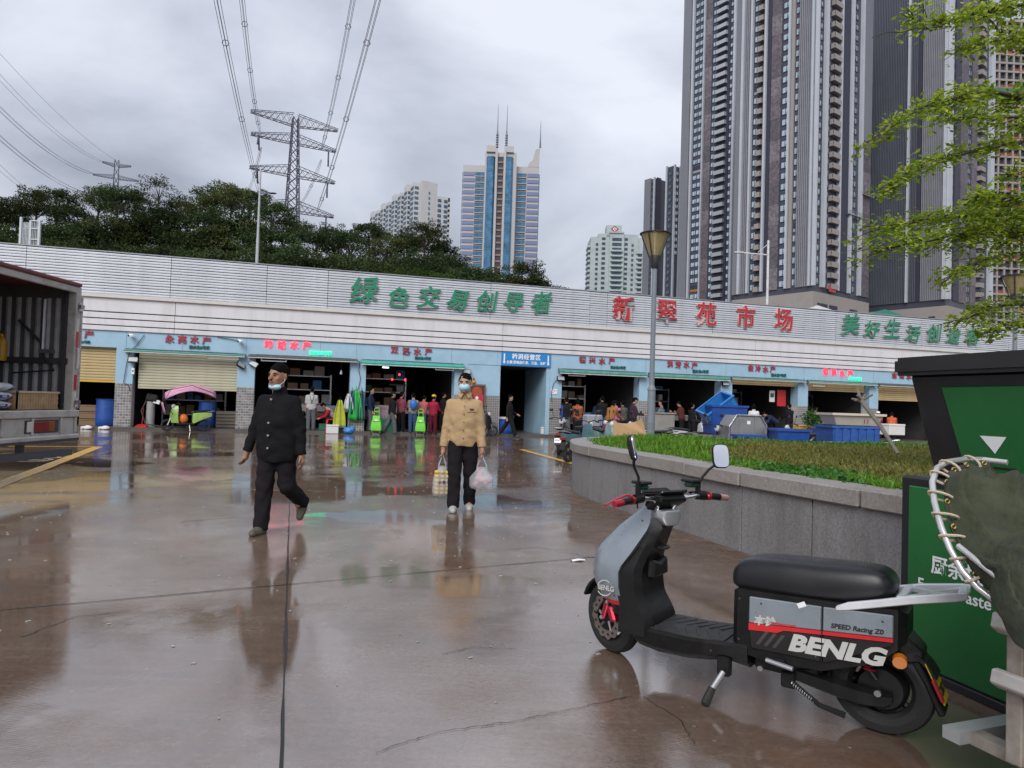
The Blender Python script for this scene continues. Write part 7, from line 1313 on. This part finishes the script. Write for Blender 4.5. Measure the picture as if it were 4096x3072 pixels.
for x, lb in ((1505, 'lime green shopping trolley, left of the two'), (1682, 'lime green shopping trolley, right of the two')):
    p = wallpos(x, -.75, 1700); t = thing('shopping_trolley', lb, 'trolley', (p[0], p[1], 0), .1, 'shopping trolleys'); mb = MB(); mb.loft([[(-w_, -d_, z), (w_, -d_, z), (w_, .12, z), (-w_, .12, z)] for w_, d_, z in ((.2, .14, .14), (.205, .16, .3), (.17, .12, .52), (.13, .08, .68))]); mb.build('bag', GT, t, .5, .02); MB().box((0, -.12, .62), (.28, .03, .24), rotm('X', -.18)).build('flap', GT, t, bevel=.02); MB().box((0, -.145, .56), (.1, .01, .06)).build('emblem', SW, t)
    MB().tube([(-.09, .1, .1), (-.09, .1, 1.0), (-.06, .1, 1.04), (.06, .1, 1.04), (.09, .1, 1.0), (.09, .1, .1)], .016, 6).build('handle', GTF, t, .8); MB().box((0, .1, .9), (.16, .02, .04)).build('crossbar', GTF, t)
    for s in (-1, 1): mb = MB(); mb.lathe([(.02, -.015), (.08, -.015), (.08, .015), (.02, .015)], 16, (0, 0, 0), rotm('Y', math.pi/2), False); mb.build('wheel', RUB, t, .6, loc=(s*.2, .1, .08))
    MB().tube([(-.16, -.1, .14), (-.14, -.14, .02), (.14, -.14, .02), (.16, -.1, .14)], .012, 6).build('front_foot', STEEL, t)
# aprons hanging on the pier
for x, y0, y1, wd, c, lb in ((1360, 1600, 1712, .3, (.38, .42, .04), 'olive yellow rubber apron hanging lowest on the tiled pier'), (1394, 1575, 1640, .22, (.6, .62, .66), 'white plastic apron hanging on the tiled pier'), (1424, 1558, 1682, .34, (.03, .42, .06), 'bright green rubber apron hanging on the tiled pier'), (1408, 1562, 1655, .16, (.02, .05, .16), 'navy apron hanging behind the green one'), (1446, 1562, 1680, .18, (.03, .06, .12), 'dark blue apron hanging right of the green one')):
    p = wallpos(x, -.12 if x != 1360 else -.5, 1600); zt = onV(x, y0, p, DN)[2]; zb_ = onV(x, y1, p, DN)[2]; t = thing('rubber_apron', lb, 'apron', (p[0], p[1], zb_), TH, 'aprons on the pier'); h = zt-zb_; mb = MB(); rows = []
    for k in np.linspace(0, 1, 9): ww = wd*(1-.72*k**2.2); rows.append([(ww*u+.03*math.sin(u*9+k*2)*.3, -.05-.03*math.cos(u*8+k), h*k) for u in np.linspace(-.8, .8, 13)])
    o = mb.loft(rows, False, False).build('sheet', mat('apron_'+lb[:10].replace(' ', '_'), c, .4, var=.12), t, 3.1); o.modifiers.new('th', 'SOLIDIFY').thickness = .012; MB().tube([(-.03, -.04, h-.02), (0, -.02, h+.14), (.03, -.04, h-.02)], .012, 5).build('neck_strap', BLK, t)
# stall clutter
def atw(x, off, z=0.): p = wallpos(x, off, 1690); p[2] = z; return p
t = thing('plastic_stool', 'red plastic stool beside the bent person in the beige vest', 'stool', atw(1322, -.1, .085), TH); RP = mat('red_plastic', (.55, .03, .03), .4); MB().bx((-.16, -.16, .42), (.16, .16, .46)).build('seat', RP, t, bevel=.02)
for s in (-1, 1):
    for q in (-1, 1): MB().loft([[(s*.17-.03, q*.17-.03, 0), (s*.17+.03, q*.17-.03, 0), (s*.17+.03, q*.17+.03, 0), (s*.17-.03, q*.17+.03, 0)], [(s*.13-.03, q*.13-.03, .42), (s*.13+.03, q*.13-.03, .42), (s*.13+.03, q*.13+.03, .42), (s*.13-.03, q*.13+.03, .42)]]).build('leg', RP, t)
def carton(label, x, off, z, sz, m, cat='box', rz=TH, bev=.015):
    t = thing('goods_box', label, cat, atw(x, off, z), rz); sx_, sy_, sz_ = sz; MB().bx((-sx_/2, 0, 0), (sx_/2, sy_, sz_*.82)).build('body', m, t, bevel=bev); MB().bx((-sx_/2-.01, -.01, sz_*.82), (sx_/2+.01, sy_+.01, sz_)).build('lid', m, t, bevel=bev); return t
FOAM = mat('white_foam', (.66, .66, .66), .7, var=.05); GRC = mat('dark_green_crate', (.02, .13, .07), .5)
carton('white foam box on the kerb before the red stool', 1331, -.75, .0, (.46, .35, .34), FOAM); carton('dark green crate behind the white foam box', 1298, -.1, .085, (.4, .3, .26), GRC, 'crate'); carton('dark green crate with white rim behind the left green trolley', 1540, -.25, .0, (.7, .5, .62), GRC, 'crate')
carton('small grey cabinet by the tiled wall right of the man in tan', 1970, -.35, .0, (.3, .3, .62), GALV, 'cabinet'); carton('white foam box in the mouth of the dark passage', 2012, .35, .085, (.5, .4, .7), FOAM); carton('white jerry can at the right side of the passage', 2176, .2, .085, (.22, .2, .3), FOAM, 'can')
carton('white printed carton stack inside the crowded stall', 1518, 1.2, .085, (.7, .5, 1.05), mat('pink_print_carton', (.5, .35, .4), .6, var=.5, vs=8))
def barrel(label, x, off, r, h, m): t = thing('plastic_drum', label, 'drum', atw(x, off, .085), TH, 'blue drums at the stalls'); MB().lathe([(r*.9, 0), (r, .05), (r*1.02, h*.33), (r, h*.36), (r*1.02, h*.66), (r, h*.7), (r*.96, h), (r*.85, h), (r*.8, h*.5)], 22, cap=False).build('shell', m, t, .6); MB().lathe([(r*.98, h-.03), (r*1.04, h-.02), (r*1.04, h), (r*.9, h)], 22, cap=False).build('rim', m, t); return t
barrel('blue drum in the stall beside the lorry', 425, .5, .36, 1.0, BTUB); barrel('blue drum in the mouth of the dark passage', 2025, .1, .3, .62, BTUB); barrel('blue drum inside the half shuttered stall right of the pink canopy', 830, .9, .34, 1.0, BTUB)
t = thing('blue_bag', 'blue plastic bag lying at the kerb beside the aprons', 'bag', atw(1397, -.85, .14), TH); fmesh('bag', [('e', (0, 0, 0), (.22, .16, .14), None), ('e', (.1, .02, .05), (.12, .12, .1), None), ('c', (-.12, 0, .05), (-.2, 0, .16), .05, .03)], .025, mat('blue_film', (.03, .22, .55), .35, bump=.5, bs=14), t, wr=.012)
t = thing('red_dustpan', 'red dustpan lying inside the half shuttered stall', 'dustpan', atw(565, .1, .085), TH); MB().loft([[(-.2, -.12, 0), (.2, -.12, 0), (.2, -.12, .02), (-.2, -.12, .02)], [(-.14, .16, 0), (.14, .16, 0), (.14, .16, .1), (-.14, .16, .1)]]).build('pan', RP, t); MB().tube([(0, .14, .06), (.0, .3, .7)], .014, 6).build('handle', RP, t)
t = thing('water_pump', 'grey pipe stand with black pump and hose inside the half shuttered stall', 'pump', atw(600, .45, .085), TH); MB().lathe([(.2, 0), (.2, .06), (.15, .08), (.15, .95), (.1, 1.0)], 16).build('stand', mat('grey_pvc', (.33, .33, .33), .5), t, .6); MB().box((.05, -.05, 1.1), (.4, .3, .28), rotm('Y', .2)).build('pump', BLK, t, bevel=.04); MB().tube([(-.1, -.1, 1.1), (-.28, -.2, .6), (-.1, -.3, .12), (.5, -.35, .03), (1.3, -.3, .03)], .025, 7).build('hose', BLK, t, .8); MB().box((.22, -.16, .95), (.22, .02, .14), rotm('Y', .25)).build('label_card', SW, t)
for k in range(5): carton(['bottom', 'second', 'third', 'fourth', 'top'][k]+' wooden tray of the stack beside the second pier', 905, .5, .085+.13*k+.02, (.75, .5, .11), mat('grey_wood_tray', (.18, .16, .13), .8), 'tray', bev=.006)
for k in range(3): carton(['bottom', 'middle', 'top'][k]+' brown crate of the stack in the stall beside the lorry', 352, .5, .085+.26*k, (.6, .45, .24), mat('brown_crate', (.2, .13, .07), .7), 'crate', bev=.008)
carton('yellow basket of goods left of the green plant', 3222, -4.2, .55, (.6, .4, .28), mat('yellow_basket', (.6, .36, .02), .5), 'basket'); carton('yellow plastic box left of the cream tub', 3300, -6., .3, (.26, .3, .5), mat('yellow_basket', (.6, .36, .02), .5), 'box'); carton('white fruit crate with cut holes right of the cream tub', 3590, -7.5, .62, (.75, .5, .42), FOAM, 'crate')
t = thing('leafy_plant', 'bushy green pot plant among the tubs', 'plant', atw(3248, -4.8, .4)); rgp = np.random.default_rng(8); P = rgp.normal(size=(420, 3))*[.16, .16, .15]+[0, 0, .75]; link('foliage', leaves('foliage', P, .13, GR[2], asp=.6), None, t); MB().lathe([(.1, 0), (.17, .42), (.15, .42)], 14).build('pot', mat('terracotta_dark', (.12, .07, .05), .7), t, .6); MB().tube([(0, 0, .4), (0, .02, .7)], .02, 5).build('stem', BARK, t)
# ================================================================ fittings on the market front
def flood(label, s, z, rz=0., ry=0.): t = thing('flood_light', label, 'flood light', FP(s, -.12, z), TH, 'flood lights on the piers'); t.rotation_euler = (-.45, ry, TH+rz); MB().bx((-.17, -.05, -.11), (.17, .03, .11)).build('housing', BLK, t, bevel=.01); MB().bx((-.145, -.058, -.085), (.145, -.05, .085)).build('glass', mat('lamp_pane', (.35, .37, .4), .2), t); MB().tube([(-.1, .02, -.1), (-.1, .12, -.02), (.1, .12, -.02), (.1, .02, -.1)], .01, 4).build('bracket', BLK, t)
flood('flood light on the first pier right of the lorry', -5.72, 2.55); flood('tilted flood light, left of two on the second pier', -2.02, 2.52, .5, .5); flood('tilted flood light, right of two on the second pier', -1.55, 2.58, -.3, .5); flood('flood light right of the bright green awning', 6.85, 2.63); flood('flood light on the pier right of the passage', 11.05, 2.52); flood('flood light on the pier above the tilted blue crate', 19.3, 2.6)
for s, lb in ((-5.75, 'white security camera above the first pier'), (-2.02, 'white security camera above the second pier')):
    t = thing('security_camera', lb, 'camera', FP(s, -.02, 3.42), TH); MB().box((-.05, -.2, .02), (.12, .28, .1), rotm('X', .2)@rotm('Z', .4)).build('housing', SW, t, bevel=.02); MB().cyl((0, 0, -.05), (-.03, -.14, -.02), .02, n=6).build('arm', SW, t); MB().cyl((-.11, -.33, -.0), (-.12, -.345, -.003), .035, n=10).build('lens', BLK, t)
def tube_light(label, s0, s1, z, lit=False): t = thing('tube_light', label, 'lamp', FP(s0, -.15, z), TH, 'tube lights under the awnings'); MB().bx((0, 0, 0), (s1-s0, .06, .04)).build('fitting', SW if not lit else mat('lit_tube', (.9, .95, 1.), .5, emit=2.5, var=0), t); MB().bx((0, .01, .04), (.04, .05, .12)).build('hanger', STEEL, t); MB().bx((s1-s0-.04, .01, .04), (s1-s0, .05, .12)).build('hanger', STEEL, t)
tube_light('white tube light left of the second pier', -3.2, -2.1, 2.72); tube_light('white tube light right of the second pier', -1.3, -.35, 2.72); tube_light('white tube light at the right end of the bright green awning', 5.5, 6.3, 2.66); tube_light('short lit lamp at the left end of the bright green awning', 3.35, 3.6, 2.66, True); tube_light('white tube light left under the dark green awning by the passage', 11.4, 12.2, 2.66); tube_light('white tube light under the awning of the rightmost lit sign', 24.2, 24.9, 2.68)
def cable(label, pts): b = FP(*pts[0][:1], -.02, 0); t = thing('cable', label, 'cable', FP(pts[0][0], -.03, pts[0][1]), TH, 'loose cables on the market front'); MB().tube([(s-pts[0][0], -.015, z-pts[0][1]) for s, z in pts], .012, 5).build('strand', WIRE, t, .8)
cable('black cable running down the first pier', [(-5.4, 3.5), (-5.65, 3.1), (-5.85, 2.9), (-5.95, 2.4), (-6.02, 1.7), (-5.85, 1.62), (-5.8, 1.4)]); cable('black cable running down the third pier', [(2.45, 2.9), (2.42, 2.5), (2.5, 2.2), (2.42, 1.7)]); cable('black cable slanting down the pier right of the passage', [(11.0, 2.6), (10.75, 2.3), (10.66, 1.9), (10.7, 1.5)]); cable('black cable on the wall right of the bright green awning', [(6.95, 2.6), (7.0, 2.3), (6.98, 1.9)]); cable('thin cable sagging from the second security camera', [(-2.1, 3.45), (-2.4, 3.5), (-2.9, 3.56)])
t = thing('junction_box', 'small white switch box on the first pier', 'switch box', FP(-5.78, -.03, 2.02), TH); MB().bx((0, -.02, 0), (.1, .03, .24)).build('case', SW, t, bevel=.01); MB().bx((.03, -.028, .1), (.07, -.02, .16)).build('switch', BLK, t)
# notice case with red poster
t = thing('notice_case', 'brown framed glass case with red poster on the wall behind the man in tan', 'notice board', FP(6.98, -.04, 1.0), TH); FRB = mat('brown_frame', (.16, .13, .10), .5); MB().bx((0, -.05, 0), (.72, .0, 1.15)).build('frame', FRB, t, bevel=.015); MB().bx((.06, -.06, .06), (.66, -.05, 1.09)).build('backboard', mat('dark_red_board', (.10, .03, .025), .4), t); MB().bx((.2, -.066, .2), (.62, -.06, .72)).build('poster', mat('red_poster', (.5, .03, .06), .4), t); mb = MB(); mb.prism([(.3, .4), (.3, .55), (.25, .55), (.34, .66), (.43, .55), (.38, .55), (.38, .4)], -.070, -.067, 'xz'); mb.build('arrow', SW, t); mb = MB(); mb.lathe([(.0, 0), (.22, 0), (.22, .004), (0, .004)], 24, (.34, -.0625, .82), RX); mb.build('disc', mat('orange_disc', (.35, .07, .03), .5), t); text('writing', '收款码', .09, SW, t, (.4, -.068, .28), UP, .001)
t = thing('figurine', 'small orange figurine on top of the notice case', 'figurine', FP(7.12, -.08, 2.15), TH); OR = mat('orange_plastic', (.55, .22, .02), .5); MB().ell((.05, 0, .08), (.09, .06, .08), 10, 7).build('base', OR, t, .8); MB().ell((.05, 0, .2), (.045, .045, .06), 10, 7).build('head', mat('brown_plastic', (.2, .06, .03), .5), t, .8)
t = thing('paper_notice', 'white no smoking notice on the pier right of the passage', 'notice', FP(10.66, -.012, 1.85), TH); MB().bx((0, -.008, 0), (.28, .0, .22)).build('sheet', SW, t); mb = MB(); mb.lathe([(.05, 0), (.065, 0), (.065, .003), (.05, .003), (.05, 0)], 18, (.08, -.0085, .12), RX, False); mb.build('red_ring', RP, t); text('writing', '禁止吸烟', .035, BLK, t, (.2, -.009, .14), UP, .0005)
t = thing('menu_board', 'red menu board with white and green cards in the stall behind the white hooded person', 'board', FP(22.7, .55, 1.65), TH); MB().bx((0, 0, .0), (.5, .03, .8)).build('board', RP, t); MB().bx((-.45, 0, .2), (-.15, .02, .75)).build('card', SW, t); MB().bx((-.4, -.008, .42), (-.2, -.001, .62)).build('green_print', GRC, t)
t = thing('hanging_bulb', 'white hanging bulb in the stall behind the man in black', 'lamp', FP(1.75, .3, 2.35), TH); MB().cyl((0, 0, .15), (0, 0, .6), .008, n=5).build('cord', BLK, t); MB().lathe([(.015, .16), (.03, .12), (.05, .04), (.045, .0), (.0, -.02)], 14).build('shade', SW, t, .6)
t = thing('altar_lights', 'red lit shrine lights high in the crowded stall', 'lamp', FP(4.2, 1.4, 2.35), TH); MB().bx((-.35, 0, -.35), (.45, .25, -.3)).build('shelf', DARK, t)
for x, z in ((-.25, -.1), (.05, .12), (.3, -.1)): MB().ell((x, 0, z), (.04, .04, .05), 8, 6).build('bulb', mat('red_bulb', (1., .03, .03), .4, emit=3, var=0), t, .8)
# litter on the wet ground
t = thing('paper_scrap', 'white scrap of paper on the wet ground left of the scooter', 'litter', near(2312, 2243), .4); mb = MB(); mb.loft([[(-.07, -.03, .004), (0, -.035, .012), (.06, -.03, .006)], [(-.065, 0, .014), (.0, .0, .02), (.065, .0, .012)], [(-.06, .03, .004), (0, .035, .01), (.05, .03, .005)]], False, False); mb.build('sheet', SW, t, 3.1)
for i, (x, y, lb) in enumerate(((345, 1700, 'crumpled clear bag on the kerb beside the lorry'), (415, 1702, 'crumpled white bag on the kerb left of the first pier'))):
    t = thing('litter_bag', lb, 'litter', atw(x, -.5, .05)); fmesh('film', [('e', (0, 0, 0), (.2, .12, .07), None), ('e', (.1, .02, .03), (.09, .09, .06), None)], .025, FOAM, t, wr=.015)
lit = MB(); rgl = np.random.default_rng(2)
for k in range(900):
    x, y = rgl.uniform(-9, 3), rgl.uniform(3, 22)
    if x > .8 and y < 14: continue
    s_ = rgl.uniform(.006, .018); a = rgl.uniform(0, 6.28); lit.box((x, y, .003), (s_*1.6, s_, .003), rotm('Z', a))
o = lit.build('fish_scales', mat('pale_scale', (.38, .37, .35), .4, var=.2)); tag(o, 'tiny pale scales and chips strewn over the wet ground', 'litter', kind='stuff')

# storage racks deep inside the open stalls
for s, lb in ((.3, 'dim storage rack deep in the stall behind the man in black'), (3.6, 'dim storage rack deep in the crowded stall'), (12.4, 'dim storage rack deep in the stall right of the passage'), (17., 'dim storage rack deep in the stall right of the lamp post'), (21.3, 'dim storage rack deep in the stall behind the white hooded person'), (25.8, 'dim storage rack deep in the stall behind the cream tub'), (-4., 'dim storage rack deep in the half shuttered stall')):
    t = thing('storage_rack', lb, 'rack', FP(s, 3.2, .085), TH, 'storage racks in the stalls'); rk = random.Random(int(s*10))
    for x in (-1.2, 1.2): MB().bx((x-.03, 0, 0), (x+.03, .5, 2.3)).build('upright', STEEL, t)
    for z in (.4, 1., 1.6, 2.2):
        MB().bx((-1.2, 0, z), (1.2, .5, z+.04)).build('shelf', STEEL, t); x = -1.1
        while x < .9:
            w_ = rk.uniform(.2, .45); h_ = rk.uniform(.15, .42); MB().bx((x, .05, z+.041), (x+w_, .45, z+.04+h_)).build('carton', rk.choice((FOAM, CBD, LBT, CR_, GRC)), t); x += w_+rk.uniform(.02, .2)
# ================================================================ overhanging tree at the right
TL = leafmat('bright_tier_leaf', (.12, .22, .018), (.28, .38, .035), (.48, .54, .08), .5, .45)
tb = np.array((6.6, 8.0, .7)); tree = thing('overhanging_tree', 'bright yellow green tree with tiered branches reaching in at the right edge', 'tree', tb); BK2 = mat('brown_bark', (.06, .045, .035), .85, bump=.5, bs=40)
rt2 = np.random.default_rng(21); LP_, LD_, LS_ = [], [], []
tz = lambda z: np.array((6.6+.03*math.sin(z), 8.0, z))
def branch(path, Ys, r0, dens, spread, name='limb'):
    P = [onY(x, y, Y) for (x, y), Y in zip(path, Ys)]; z0 = P[0][2]-.25; pts = [tz(z0-.5)]+P; d = [np.linalg.norm(b-a) for a, b in zip(pts[:-1], pts[1:])]; cs = np.cumsum([0]+d); tt = np.linspace(0, cs[-1], 22); A = np.array(pts); C = np.stack([np.interp(tt, cs, A[:, i]) for i in range(3)], 1)
    C[1:-1] = (C[:-2]+C[1:-1]*2+C[2:])/4; C += rt2.normal(size=C.shape)*.012; MB().tube([c-tb for c in C], list(np.linspace(r0, .004, 22)), 6).build(name, BK2, tree, .8); tw = MB(); L_ = cs[-1]
    for k in range(int(dens*1.15*L_)):
        s = rt2.uniform(.3, 1)**.8; i = min(int(s*21), 20); c = C[i]; dr = C[i+1]-C[i]; dr /= np.linalg.norm(dr)+1e-9; sd = np.cross(dr, (0, 0, 1)); sd /= np.linalg.norm(sd)+1e-9; ln = spread*rt2.uniform(.35, 1)*(1.15-.55*s); a = rt2.choice((-1, 1))*rt2.uniform(.35, 1.1); e = c+dr*ln*math.cos(a)+sd*ln*math.sin(a)+np.array((0, 0, rt2.uniform(-.42, .34)*ln)); tw.tube([c-tb, (c+e)/2-tb+np.array((0, 0, .02)), e-tb], [.006, .004, .0025], 4)
        for q in np.linspace(.25, 1, max(3, int(ln/.065))):
            b = c+(e-c)*q
            for _ in range(rt2.integers(4, 10)):
                a2 = rt2.uniform(0, 6.28); LP_.append(b-tb+rt2.normal(size=3)*[.03, .03, .05]); LD_.append((math.cos(a2), math.sin(a2), rt2.uniform(-.5, .5))); LS_.append(rt2.uniform(.038, .075))
    tw.build('twigs', BK2, tree)
branch([(4300, -60), (4050, 30), (3880, 60), (3720, 90), (3610, 60)], (7.8, 7.5, 7.3, 7.2, 7.1), .035, 14, .5); branch([(4300, 160), (4100, 150), (3960, 170), (3830, 190)], (7.6, 7.4, 7.2, 7.1), .03, 13, .42); branch([(3900, 40), (3760, 110), (3620, 120), (3500, 150)], (7.3, 7.1, 7.0, 6.9), .02, 3.0, .25)
branch([(4320, 420), (4100, 380), (3900, 370), (3740, 410), (3600, 470), (3490, 575)], (7.9, 7.5, 7.3, 7.1, 7.0, 6.9), .04, 15, .5); branch([(4320, 500), (4100, 480), (3950, 470), (3800, 480)], (7.4, 7.1, 6.9, 6.8), .03, 13, .45)
branch([(4320, 560), (4096, 560), (3920, 600), (3760, 640), (3640, 690), (3535, 775)], (7.6, 7.3, 7.1, 7.0, 6.9, 6.8), .035, 13, .42); branch([(4320, 690), (4150, 690), (4000, 690)], (7.0, 6.8, 6.7), .025, 10, .35)
branch([(4320, 860), (4100, 860), (3900, 860), (3700, 880), (3560, 900), (3485, 930)], (8.0, 7.6, 7.3, 7.1, 7.0, 6.9), .05, 17, .6); branch([(4320, 960), (4096, 920), (3900, 930), (3720, 960), (3580, 990), (3480, 1000)], (7.4, 7.1, 6.9, 6.8, 6.7, 6.7), .045, 17, .6); branch([(4320, 1020), (4100, 1000), (3950, 1040), (3820, 1090), (3760, 1140)], (7.2, 7.0, 6.9, 6.8, 6.8), .035, 14, .5); branch([(4320, 800), (4150, 800), (4000, 790), (3850, 800)], (7.1, 6.9, 6.8, 6.7), .03, 15, .5)
branch([(4320, 1200), (4100, 1210), (3950, 1240), (3830, 1280), (3745, 1300)], (7.4, 7.1, 7.0, 6.9, 6.8), .035, 14, .42); branch([(4320, 1290), (4150, 1290), (4020, 1310), (3930, 1340)], (7.0, 6.8, 6.7, 6.6), .03, 12, .4)
MB().tube([(0, 0, 0), (.02, 0, 1.5), (0, 0, 3.2), (.05, 0, 5.4), (0, 0, 7)], [.14, .11, .09, .06, .03], 10).build('trunk', BK2, tree, .8)
link('foliage', leaves('foliage', LP_, np.array(LS_), TL, asp=.55, up=.7, D=np.array(LD_)), None, tree)
